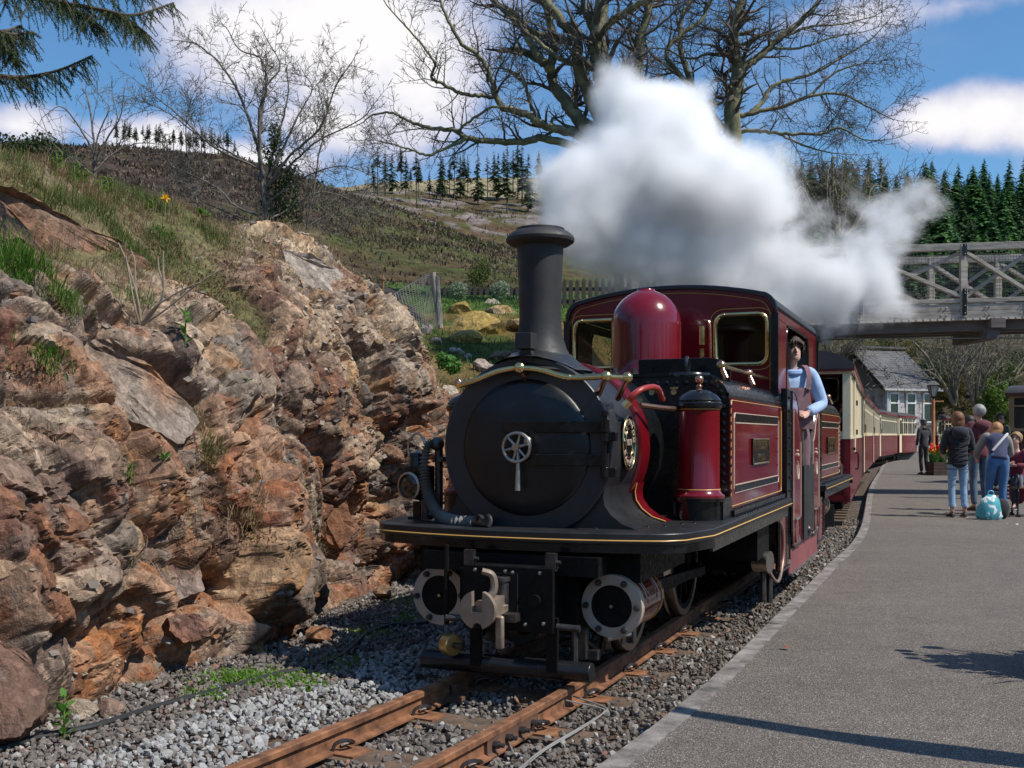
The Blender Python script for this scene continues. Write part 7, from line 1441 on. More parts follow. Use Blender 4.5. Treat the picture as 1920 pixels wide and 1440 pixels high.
    up = [(W + .04, ze), (W + .05, ze + .05)] + [(W * math.cos(a) * 1.04, ze + .05 + .24 * math.sin(a)) for a in np.linspace(.12, math.pi - .12, 15)] + [(-W - .05, ze + .05), (-W - .04, ze)]
    r = MB(); r.prism(up, -h - .10, h + .10, 'y'); rf = mk('roof', r, ROOFM, e, smooth=40)
    c = MB()
    for sd in (-1, 1): c.box((sd * (W + .03), 0, ze + .02), (.05, L + .12, .09)); 
    for y in (-h - .06, h + .06): c.box((0, y, ze + .02), (2 * W + .1, .05, .10)); c.box((0, y, ze + .09), (2 * W - .1, .04, .07))
    mk('cornice', c, red, e, smooth=0)
    f = MB(); f.box((0, 0, .33), (1.5, L - .1, .10)); [f.box((sd * .62, 0, .30), (.06, L, .14)) for sd in (-1, 1)]; mk('underframe', f, GREASE, e, smooth=0)
    b = MB(); b.box((0, -h - .02, .20), (1.3, .10, .30)); b.box((.0, -h + .2, .08), (1.5, .05, .06)); mk('bogie_front', b, SOOT, e, smooth=0)
    for y in (-h * .62, h * .62):
        b = MB(); b.box((0, y, .26), (1.0, 1.5, .12)); bg = mk('bogie', b, GREASE, e, smooth=0)
        for yy in (-.45, .45):
            for sd in (-1, 1): q = MB(); q.cyl((sd * .29, y + yy, .225), (sd * .36, y + yy, .225), .225, n=20); mk('wheel', q, DARKSTEEL, bg)
    if num: text('number', num, .17, YEL, e, Matrix.Translation((.33 if num else 0, -h - .014, 1.06)) @ Euler((R(90), 0, 0)).to_matrix().to_4x4(), .003)
    return e, L, h
S1 = trk_s(14.72)
car1, L1, h1 = carriage(S1, S1 + 10.6, 'brake', 'cream and maroon carriage with an open end window right behind the engine', 8, num='10')
cp = MB(); cp.box((0, -h1 - .35, .42), (.12, .6, .10)); mk('coupling', cp, DARKSTEEL, car1, smooth=0)
s = S1 + 11.2
for k, lb in enumerate(['second carriage of the train mostly hidden by the first one', 'third carriage with a row of cream framed windows before the station house', 'fourth carriage curving away behind the guard', 'fifth carriage at the far end of the curve behind the lamp post', 'last carriage of the train disappearing behind the people']):
    carriage(s, s + 9.6, 'saloon', lb, 9); s += 10.15
BR = M('brown_carriage_paint', (.085, .030, .026), .45, var=.2, scale=4); TAN = M('teak_frames', (.30, .20, .11), .5, var=.2, scale=4)
o = at(1893, 850, 27.5); q = Vector((.78, -.62, 0)).normalized(); c, L, h = carriage(0, 0, 'saloon', 'brown carriage with teak window frames standing at the right edge', 8, BR, TAN, mtx=((o.x + q.x * 4.6 + .55, o.y + q.y * 4.6 + .70, .12), math.atan2(-q.x, q.y) + math.pi, 9.2)); c['group'] = ''; del c['group']
# ================================================================ people and the things on the platform
SKIN = M('skin', (.56, .33, .245), .5, var=.08, scale=9)
def cloth(name, col, **kw): return M(name, col, .85, var=.22, scale=11, bump=.004, bscale=16, sheen=.15, **kw)
def skinmesh(name, V, E, Rd, mat, parent, sub=2, root=0):
    me = bpy.data.meshes.new(name); me.from_pydata(V, E, []); me.materials.append(mat); o = link(name, me, parent); m = o.modifiers.new('skin', 'SKIN'); m.use_smooth_shade = True
    for i, r in enumerate(Rd): d = me.skin_vertices[0].data[i]; d.radius = (r, r) if not hasattr(r, '__len__') else r; d.use_root = (i == root)
    s = o.modifiers.new('subdivision', 'SUBSURF'); s.levels = sub; s.render_levels = sub; return o
def person(loc, rz, H, label, J=None, top='coat', tcol=(.02, .02, .03), bot=(.05, .05, .06), shoe=(.02, .02, .02), hair=(.06, .035, .02), hstyle='short', group=None, scale_w=1.0, face=False, sleeve=None, toplen=.86, puffy=0., hat=None, collar=None, rolled=False, name='person', hands=True, toprad=1.0):
    e = empty(name, loc, rz, label=label, category='person', group=group); k = H / 1.75
    P = dict(pel=(0, 0, .96), wai=(0, 0, 1.10), che=(0, 0, 1.30), nek=(0, .01, 1.47), jaw=(0, -.02, 1.555), sku=(0, -.005, 1.628), top=(0, .005, 1.69),
             shl=(.165, .01, 1.42), shr=(-.165, .01, 1.42), ell=(.225, .03, 1.14), elr=(-.225, .03, 1.14), wrl=(.215, -.06, .90), wrr=(-.215, -.06, .90),
             hil=(.085, 0, .93), hir=(-.085, 0, .93), knl=(.095, -.02, .50), knr=(-.095, -.02, .50), anl=(.10, .03, .09), anr=(-.10, .03, .09), tol=(.115, -.13, .03), tor=(-.115, -.13, .03))
    if J: P.update(J)
    P = {a: Vector(b) * k for a, b in P.items()}
    fd = (P['jaw'] - P['sku']); fwd = Vector((0, -1, 0))
    if J and 'fwd' in J: fwd = Vector(J['fwd']).normalized()
    upv = (P['top'] - P['jaw']).normalized(); fwd = (fwd - upv * fwd.dot(upv)).normalized(); rt = fwd.cross(upv).normalized()
    P['nose'] = P['sku'] - upv * .034 * k + fwd * .106 * k; P['earl'] = P['sku'] - upv * .02 * k - rt * .074 * k; P['earr'] = P['sku'] - upv * .02 * k + rt * .074 * k
    P['chin'] = P['jaw'] + fwd * .045 * k - upv * .03 * k; P['back'] = P['sku'] - fwd * .03 * k
    names = ['pel', 'wai', 'che', 'nek', 'jaw', 'sku', 'top', 'shl', 'shr', 'ell', 'elr', 'wrl', 'wrr', 'hil', 'hir', 'knl', 'knr', 'anl', 'anr', 'tol', 'tor', 'chin']; ix = {n: i for i, n in enumerate(names)}
    Rr = dict(pel=.11, wai=.10, che=.105, nek=.047, jaw=.044, sku=.060, top=.040, shl=.045, shr=.045, ell=.036, elr=.036, wrl=.027, wrr=.027, hil=.085, hir=.085, knl=.055, knr=.055, anl=.034, anr=.034, tol=.016, tor=.016, chin=.024)
    E = [('pel', 'wai'), ('wai', 'che'), ('che', 'nek'), ('nek', 'jaw'), ('jaw', 'sku'), ('sku', 'top'), ('che', 'shl'), ('che', 'shr'), ('shl', 'ell'), ('shr', 'elr'), ('ell', 'wrl'), ('elr', 'wrr'), ('pel', 'hil'), ('pel', 'hir'), ('hil', 'knl'), ('hir', 'knr'), ('knl', 'anl'), ('knr', 'anr'), ('anl', 'tol'), ('anr', 'tor'), ('jaw', 'chin')]
    skinmesh('body', [P[n][:] for n in names], [(ix[a], ix[b]) for a, b in E], [Rr[n] * k * .95 for n in names], SKIN, e)
    hd = MB(); q3 = Matrix((rt, -fwd, upv)).transposed(); rings = []
    for z_, wx, yf, yb in ((-.125, .020, -.066, -.030), (-.118, .036, -.080, -.012), (-.095, .052, -.088, .030), (-.065, .061, -.090, .055), (-.03, .068, -.088, .075), (.005, .073, -.086, .090), (.04, .075, -.084, .095), (.075, .070, -.072, .086), (.10, .054, -.050, .066), (.116, .028, -.02, .036)):
        cyy, ry = (yf + yb) / 2, (yb - yf) / 2; rings.append([(P['sku'] + q3 @ Vector((wx * math.cos(a_), cyy + ry * math.sin(a_), z_)) * k)[:] for a_ in np.linspace(0, 2 * math.pi, 25)[:-1]])
    hd.loft(rings); ho = mk('head', hd, SKIN, e, smooth=80)
    f = MB(); f.tube([P['sku'] + fwd * .080 * k - upv * .002 * k, P['nose'] - upv * .004 * k, P['nose'] - upv * .020 * k + fwd * .004 * k, P['nose'] - upv * .026 * k - fwd * .02 * k], [.008 * k, .011 * k, .0135 * k, .007 * k], 8); mk('nose', f, SKIN, e, smooth=80)
    for nme in ('earl', 'earr'): f = MB(); f.sphere(P[nme][:], .022 * k, 8, 6, (.45, .8, 1.25)); mk('ear', f, SKIN, e, smooth=80)
    if face:
        for sd in (-1, 1):
            c = P['sku'] + fwd * .079 * k + rt * sd * .031 * k - upv * .004 * k; f = MB(); f.sphere(c[:], .0115 * k, 10, 6); mk('eye', f, M('eye_dark', (.05, .04, .04), .2), e, smooth=80)
            f = MB(); f.tube([c + upv * .020 * k - rt * .018 * k + fwd * .002, c + upv * .024 * k + fwd * .006, c + upv * .018 * k + rt * .018 * k + fwd * .002], .0042 * k, 6); mk('eyebrow', f, M('hair_%d' % int(hair[0] * 1000), hair, .7), e)
        c = P['sku'] + fwd * .088 * k - upv * .076 * k; f = MB(); f.tube([c - rt * .022 * k - fwd * .006, c + fwd * .003 * k, c + rt * .022 * k - fwd * .006], [.003 * k, .006 * k, .003 * k], 6); mk('mouth', f, M('lips', (.38, .15, .12), .5), e)
    # trousers
    T = MATS.get('x') or cloth('trousers_%d_%d_%d' % tuple(int(c * 255) for c in bot), bot); n2 = ['pel', 'hil', 'hir', 'knl', 'knr', 'anl', 'anr']; q = {a: P[a] for a in n2}
    for a, b in (('anl', 'knl'), ('anr', 'knr')): q[a] = P[a].lerp(P[b], .16 if rolled else .03)
    q['mkl'] = P['hil'].lerp(P['knl'], .5); q['mkr'] = P['hir'].lerp(P['knr'], .5); q['ml'] = P['knl'].lerp(P['anl'], .4); q['mr'] = P['knr'].lerp(P['anr'], .4); q['wai'] = P['pel'].lerp(P['wai'], .7)
    n2 = ['pel', 'wai', 'hil', 'hir', 'mkl', 'mkr', 'knl', 'knr', 'ml', 'mr', 'anl', 'anr']; ix = {n: i for i, n in enumerate(n2)}; rr = dict(pel=.125, wai=.13, hil=.10, hir=.10, mkl=.083, mkr=.083, knl=.064, knr=.064, ml=.064, mr=.064, anl=.052, anr=.052)
    skinmesh('trousers', [q[n][:] for n in n2], [(ix[a], ix[b]) for a, b in (('pel', 'wai'), ('pel', 'hil'), ('pel', 'hir'), ('hil', 'mkl'), ('hir', 'mkr'), ('mkl', 'knl'), ('mkr', 'knr'), ('knl', 'ml'), ('knr', 'mr'), ('ml', 'anl'), ('mr', 'anr'))], [rr[n] * k * scale_w for n in n2], T, e)
    # shoes
    for a, t in (('anl', 'tol'), ('anr', 'tor')):
        A, B = P[a], P[t]; f = MB(); d = (B - A); d.z = 0; d.normalize(); u = Vector((-d.y, d.x, 0)); z0 = min(A.z, B.z) - .03 * k; rings = []
        for s_, w_, h_ in ((-.06, .025, .06), (-.03, .036, .09), (.03, .038, .085), (.09, .042, .06), (.15, .040, .045), (.19, .022, .03)):
            c = A + d * s_ * k; rings.append([(c + u * w_ * k * math.cos(g) + Vector((0, 0, 0)))[:2] + (max(z0, z0 + h_ * k * .5 + h_ * k * .5 * math.sin(g)),) for g in np.linspace(0, 2 * math.pi, 11)[:-1]])
        f.loft(rings); mk('shoe', f, M('shoe_%d' % int(shoe[0] * 255), shoe, .6), e, smooth=60); f = MB(); f.loft([[(x, y, z0 + (.012 * k if i else 0)) for x, y, z in [((A + d * s_ * k + u * w_ * k)[0], (A + d * s_ * k + u * w_ * k)[1], 0) for s_, w_ in ((-.065, 0), (-.03, .04), (.09, .045), (.16, .042), (.195, 0), (.16, -.042), (.09, -.045), (-.03, -.04))]] for i in (0, 1)]); mk('sole', f, M('sole', (.45, .43, .41), .7), e, smooth=20)
    # upper garment
    C = cloth('%s_%d_%d_%d' % ((top,) + tuple(int(c * 255) for c in tcol)), tcol); SL = C if sleeve is None else cloth('sleeve_%d_%d_%d' % tuple(int(c * 255) for c in sleeve), sleeve)
    fr = (toplen - .96) / .14; q = dict(P); q['hem'] = P['pel'] + (P['pel'] - P['wai']) * (-fr); q['mid'] = P['wai'].lerp(P['che'], .5); q['col'] = P['nek'] - (P['nek'] - P['che']) * .25
    n3 = ['che', 'mid', 'wai', 'pel', 'hem', 'col', 'shl', 'shr']; rr = dict(che=(.150, .118), mid=(.145, .115), wai=(.140, .115), pel=(.150, .128), hem=(.150, .13), col=(.085, .08), shl=.082, shr=.082); E3 = [('che', 'mid'), ('mid', 'wai'), ('wai', 'pel'), ('pel', 'hem'), ('che', 'col'), ('che', 'shl'), ('che', 'shr')]
    def clip(a): return a
    ix = {n: i for i, n in enumerate(n3)}; skinmesh(top, [q[n][:] for n in n3], [(ix[a], ix[b]) for a, b in E3], [tuple(x * k * toprad * (1 + puffy) for x in (rr[n] if hasattr(rr[n], '__len__') else (rr[n],) * 2)) for n in n3], C, e)
    for sx in 'lr':
        A, B, D = P['sh' + sx], P['el' + sx], P['wr' + sx]; Ai = A.lerp(P['che'] * .45 + P['nek'] * .55, .42); V = [Ai[:], (A + Vector((0, 0, .008)))[:], A.lerp(B, .45)[:], A.lerp(B, .8)[:], B[:], B.lerp(D, .35)[:], B.lerp(D, .7)[:], B.lerp(D, .95)[:]]; skinmesh('sleeve', V, [(i, i + 1) for i in range(7)], [r * k * (1 + puffy) for r in (.078, .079, .066, .060, .060, .052, .053, .043)], SL, e)
    if puffy and not (J and 'fwd' in J):                                             # quilting seams of a padded coat
        for f_ in np.linspace(0, 1, 7):
            a = q['hem'].lerp(q['che'], f_); s_ = MB(); rx = .158 * (1 + puffy) * k * toprad; s_.tube([(a.x + rx * 1.02 * math.cos(g), a.y + rx * .82 * math.sin(g), a.z) for g in np.linspace(0, 2 * math.pi, 25)[:-1]], .006, 5, closed=True); mk('seam', s_, M('seam_dark', (.008, .008, .012), .8), e)
    if collar: f = MB(); f.tube([(P['nek'] + Vector((.085 * math.cos(g), .075 * math.sin(g), -.03 + .02 * math.sin(g))) * k)[:] for g in np.linspace(0, 2 * math.pi, 17)[:-1]], .03 * k, 8, closed=True); mk('collar', f, cloth('collar_%d' % int(collar[2] * 255), collar), e)
    if hands:
        for sx, sg in (('l', 1), ('r', -1)):
            B, D = P['el' + sx], P['wr' + sx]; d = (D - B).normalized(); a = d.orthogonal().normalized(); b = d.cross(a); f = MB(); c = D + d * .045 * k
            f.loft([[(D + d * s_ * k + a * w_ * k * math.cos(g) + b * .014 * k * math.sin(g))[:] for g in np.linspace(0, 2 * math.pi, 9)[:-1]] for s_, w_ in ((-.01, .024), (.03, .036), (.07, .040), (.085, .036))])
            for i, (o_, L) in enumerate(((-.030, .060), (-.010, .072), (.010, .068), (.028, .052))): p = D + d * .08 * k + a * o_ * k; f.tube([p, p + d * L * .5 * k + b * .008 * k, p + d * L * .85 * k + b * .026 * k], [.0085 * k, .008 * k, .006 * k], 6)
            p = D + d * .02 * k - a * .03 * k; f.tube([p, p + d * .035 * k - a * .022 * k, p + d * .062 * k - a * .020 * k + b * .012 * k], [.011 * k, .0095 * k, .007 * k], 6); mk('hand', f, SKIN, e, smooth=60)
    # hair
    HM = M('hair_%d' % int(hair[0] * 1000), hair, .6, var=.35, scale=30, bump=.004, bscale=45, stretch=(1, 1, .3)); hm = MB(); g = random.Random(int(loc[0] * 100) + int(H * 100)); q4 = Matrix((rt, -fwd, upv)).transposed()
    V, Fc = [], []; n_, m_ = 22, 12
    for i in range(m_ + 1):
        for j in range(n_):
            th_ = math.pi * .98 * i / m_ * .62; ph = 2 * math.pi * j / n_; fr_ = math.cos(ph + math.pi / 2)          # ph=-pi/2 is the front
            front = max(0, -math.sin(ph)); lim = (1 - .40 * front ** 2) if hstyle != 'fringe' else (1 - .30 * front ** 2); t_ = th_ * lim * (1.22 if front < .35 else 1)
            r_ = .112 * k * (1 + .035 * g.gauss(0, 1) * (.6 if i < m_ else 1.4)) * (1.06 if hstyle == 'fringe' else 1.0); v = Vector((math.sin(t_) * math.cos(ph) * .90, math.sin(t_) * math.sin(ph) * 1.06 + .012 / .1 * .1, math.cos(t_) * 1.0)) * r_; V.append((P['sku'] + upv * .012 * k + q4 @ v)[:])
    for i in range(m_):
        for j in range(n_): l = (j + 1) % n_; Fc.append((i * n_ + j, (i + 1) * n_ + j, (i + 1) * n_ + l, i * n_ + l))
    hm.add(V, Fc)
    if hstyle in ('long', 'bob'):
        for j in range(26):
            a = math.pi * (j / 25) ; st = P['sku'] + q4 @ Vector((math.cos(a) * .085, math.sin(a) * .09, -.01)) * k; ln = (.20 if hstyle == 'long' else .12) * g.uniform(.8, 1.1) * k; dr = Vector((0, 0, -1)) if not (J and 'hang' in J) else Vector(J['hang']).normalized(); hm.tube([st, st + dr * ln * .5 - fwd * .02 * k, st + dr * ln - fwd * .01 * k], [.022 * k, .019 * k, .006 * k], 6)
    if hstyle == 'fringe':
        for j in range(15):
            a = math.pi + math.pi * (j / 14); st = P['sku'] + q4 @ Vector((math.cos(a) * .078, math.sin(a) * .085, .062)) * k; hm.tube([st, st + q4 @ Vector((math.cos(a) * .022, math.sin(a) * .026, -.02)) * k, st + q4 @ Vector((math.cos(a) * .018 + g.uniform(-.01, .01), math.sin(a) * .022, -.030 + .012 * abs(j - 7) * -.3 - g.uniform(0, .016))) * k], [.017 * k, .016 * k, .004 * k], 6)
        for j in range(34): a = g.uniform(0, 6.28); el = g.uniform(.0, 1.2); d = q4 @ Vector((math.cos(a) * math.cos(el), math.sin(a) * math.cos(el), math.sin(el))); st = P['sku'] + d * .088 * k; tg = (d.cross(upv) * g.gauss(0, 1) + Vector((0, 0, -.5))).normalized(); hm.tube([st, st + d * .012 * k + tg * .02 * k, st + d * .006 * k + tg * .045 * k], [.014 * k, .012 * k, .003 * k], 5)
    mk('hair', hm, HM, e, smooth=70)
    if hat: f = MB(); f.lathe([(.100 * k, -.01), (.102 * k, .03), (.115 * k, .05), (.11 * k, .065), (.0, .075)], (0, 0, 0), 'z', 20); f.box((0, -.10 * k, -.0), (.13 * k, .08 * k, .012)); f.xf(Matrix.Translation(P['sku'] + upv * .035 * k) @ q4.to_4x4()); mk('cap', f, cloth('cap_%d' % int(hat[0] * 255), hat), e)
    e['k'] = k; del e['k']
    return e, P, k
DENIM = (.065, .125, .225)
def P2(px, py_feet): Y = F * (CH - PZ) / (py_feet - HY); return Vector(((px - CX) / F * Y, Y, PZ))
# the driver leaning out of the cab
def driver():
    c, s = math.cos(TH), math.sin(TH); d, t = .81, 4.82; loc = Vector((LOC[0] + s * t + c * d, LOC[1] + c * t - s * d, .425)); 
    J = dict(shl=(.175, -.02, 1.42), ell=(.27, -.05, 1.14), wrl=(.06, -.20, 1.06), shr=(-.165, 0, 1.41), elr=(-.23, .08, 1.13), wrr=(-.16, -.06, .98), jaw=(.0, -.035, 1.555), nek=(0, .0, 1.47))
    e, P, k = person(loc, .12, 1.76, 'young driver in a pale blue shirt and mauve dungarees leaning out of the cab', J, 'shirt', (.36, .50, .72), (.165, .095, .105), (.02, .02, .02), (.055, .030, .018), 'fringe', face=True, collar=(.28, .42, .68), toplen=.90, toprad=.93)
    BIB = cloth('dungaree_cloth', (.215, .115, .130)); b = MB(); w_ = lambda z: -.128 - .012 * math.cos((z - 1.2) * 5)
    b.loft([[(x * k, (w_(z) - .012 * (1 - abs(x) / .13)) * k, z * k) for x in np.linspace(-hw, hw, 9)] + [(x * k, (w_(z) + .02) * k, z * k) for x in np.linspace(hw, -hw, 9)] for z, hw in ((.92, .155), (1.02, .15), (1.12, .135), (1.22, .115), (1.285, .105))]); mk('bib', b, BIB, e, smooth=60)
    for sd in (-1, 1):
        b = MB(); pts = cat([(sd * .095, -.150, 1.265), (sd * .105, -.135, 1.36), (sd * .108, -.085, 1.455), (sd * .10, .02, 1.485), (sd * .06, .12, 1.36)], 5); V = []
        for p in pts: V.append([((p.x - .022) * k, p.y * k, p.z * k), ((p.x + .022) * k, p.y * k, p.z * k), ((p.x + .022) * k, (p.y - .008) * k, (p.z + .004) * k), ((p.x - .022) * k, (p.y - .008) * k, (p.z + .004) * k)])
        b.loft(V); mk('strap', b, BIB, e, smooth=60); b = MB(); b.sphere((sd * .095 * k, -.165 * k, 1.275 * k), .012, 8, 5); mk('button', b, BRASS, e)
driver()
# passenger seen through the end window of the first carriage
def passenger():
    m = car1.matrix_basis; p = m @ Vector((.52, -h1 + .32, .46)); SJ = dict(pel=(0, 0, .55), wai=(0, 0, .70), che=(0, 0, .92), nek=(0, 0, 1.08), jaw=(0, -.02, 1.16), sku=(0, 0, 1.25), top=(0, .01, 1.31), shl=(.165, 0, 1.03), shr=(-.165, 0, 1.03), ell=(.22, -.04, .78), elr=(-.22, -.06, .80), wrl=(.12, -.25, .74), wrr=(-.10, -.28, .86), hil=(.09, -.02, .53), hir=(-.09, -.02, .53), knl=(.10, -.42, .52), knr=(-.10, -.42, .52), anl=(.10, -.40, .10), anr=(-.10, -.40, .10), tol=(.11, -.55, .04), tor=(-.11, -.55, .04))
    person(p, math.pi + .2, 1.7, 'passenger in a bright blue top seated behind the end window of the first carriage', SJ, 'jumper', (.02, .17, .38), (.05, .06, .09), hair=(.10, .07, .05), toplen=.50, sleeve=(.55, .55, .56))
passenger()
def platform_people():
    # guard in a dark suit, back to the camera
    person(P2(1732, 890), math.pi + .25, 1.77, 'guard in a dark suit and peaked cap standing with his back turned by the flowers', None, 'jacket', (.030, .030, .034), (.032, .032, .034), hair=(.12, .11, .10), hat=(.015, .015, .02), toplen=.80, collar=(.03, .03, .034), toprad=1.04)
    e, P, k = person(P2(1796, 970), math.pi - .06, 1.63, 'woman in a navy hooded padded coat and pale rolled jeans seen from behind', dict(ell=(.235, -.02, 1.15), elr=(-.235, -.02, 1.15), wrl=(.17, -.20, 1.06), wrr=(-.17, -.20, 1.06)), 'coat', (.012, .013, .024), (.21, .34, .50), (.03, .025, .028), (.16, .065, .03), 'bob', puffy=.16, toplen=.80, rolled=True, scale_w=.93)
    f = MB(); f.sphere((0, .12 * k, 1.40 * k), .125 * k, 16, 8, (1.1, .75, .85)); f.tube([(P['nek'] + Vector((.10 * math.cos(g), .10 * math.sin(g) + .02, -.02)))[:] for g in np.linspace(0, 2 * math.pi, 17)[:-1]], .045 * k, 8, closed=True); mk('hood', f, cloth('hood_navy', (.013, .014, .026)), e, smooth=70)
    for sx in 'lr': a = P['an' + sx]; f = MB(); f.tube([a + Vector((0, 0, .085)), a + Vector((0, 0, .125))], .060 * k, 12); mk('turn_up', f, cloth('turn_up', (.30, .43, .58)), e)
    e, P, k = person(P2(1836, 958), math.pi + .15, 1.78, 'grey haired man in a maroon hooded top and jeans standing behind the two women', dict(wrl=(.12, -.22, 1.10), wrr=(-.2, -.12, .95)), 'hoodie', (.11, .022, .030), (.07, .12, .20), (.02, .02, .02), (.28, .26, .245), 'short', toplen=.84, toprad=1.1)
    f = MB(); f.sphere((0, .10 * k, 1.41 * k), .11 * k, 14, 8, (1.2, .7, .8)); mk('hood', f, cloth('hoodie_28_5_7', (.11, .022, .030)), e, smooth=70)
    BJ = dict(pel=(0, .10, .93), wai=(-.02, .02, 1.06), che=(-.05, -.12, 1.22), nek=(-.09, -.24, 1.33), jaw=(-.13, -.33, 1.35), sku=(-.13, -.36, 1.43), top=(-.13, -.36, 1.49), shl=(.11, -.16, 1.31), shr=(-.23, -.16, 1.28), ell=(.22, -.28, 1.06), elr=(-.32, -.26, 1.02), wrl=(.16, -.45, .95), wrr=(-.30, -.45, .92), hil=(.095, .09, .90), hir=(-.095, .09, .90), knl=(.10, -.04, .48), knr=(-.09, .03, .48), fwd=(-.3, -.9, -.3), hang=(.45, .1, -.9))
    e, P, k = person(P2(1868, 968), math.pi - .10, 1.66, 'woman in a navy padded gilet bending forward with a pale strap across her back', BJ, 'gilet', (.030, .034, .085), (.055, .155, .33), (.02, .02, .02), (.40, .19, .075), 'long', sleeve=(.24, .235, .215), puffy=.10, toplen=.92, scale_w=1.05)
    f = MB(); f.tube(cat([(-.20 * k, -.10 * k, 1.34 * k), (-.16 * k, .02 * k, 1.34 * k), (-.02 * k, .10 * k, 1.21 * k), (.10 * k, .13 * k, 1.08 * k)], 6), .020, 6); mk('strap', f, M('pale_strap', (.62, .60, .57), .7), e)
    BY = dict(pel=(0, 0, .55), wai=(0, -.01, .70), che=(0, -.03, .92), nek=(0, -.03, 1.08), jaw=(.0, -.06, 1.17), sku=(0, -.03, 1.27), top=(0, -.02, 1.34), shl=(.15, -.03, 1.02), shr=(-.15, -.03, 1.02), ell=(.21, -.08, .78), elr=(-.21, -.08, .78), wrl=(.05, -.24, .78), wrr=(-.05, -.26, .82), hil=(.09, -.02, .53), hir=(-.09, -.02, .53), knl=(.10, -.44, .55), knr=(-.10, -.44, .55), anl=(.10, -.42, .10), anr=(-.10, -.42, .10), tol=(.11, -.57, .04), tor=(-.11, -.57, .04))
    b = at(1907, 915, 16.9); person((b.x, b.y, PZ + .10), -.75, 1.30 * 1.18, 'fair haired boy in a maroon jumper sitting on the iron bench', BY, 'jumper', (.17, .018, .040), (.03, .035, .06), hair=(.34, .21, .10), face=True, toplen=.50)
    e, P, k = person(P2(1876, 921), .12, 1.76, 'man wearing sunglasses and a dark green top facing the camera in the distance', None, 'top', (.030, .045, .030), (.04, .05, .07), hair=(.07, .045, .03), face=True)
    f = MB()
    for sd in (-1, 1): f.sphere((sd * .033 * k, -.085 * k, 1.625 * k), .024 * k, 10, 6, (1.1, .4, .8))
    f.tube([(-.075 * k, -.03 * k, 1.632 * k), (-.05 * k, -.085 * k, 1.635 * k), (.05 * k, -.085 * k, 1.635 * k), (.075 * k, -.03 * k, 1.632 * k)], .004, 5); mk('sunglasses', f, BLACK, e)
    person(P2(1818, 935), math.pi, 1.66, 'person in dark clothes mostly hidden between the two women in front', None, 'coat', (.03, .03, .035), (.03, .035, .05), hair=(.04, .03, .03))
platform_people()
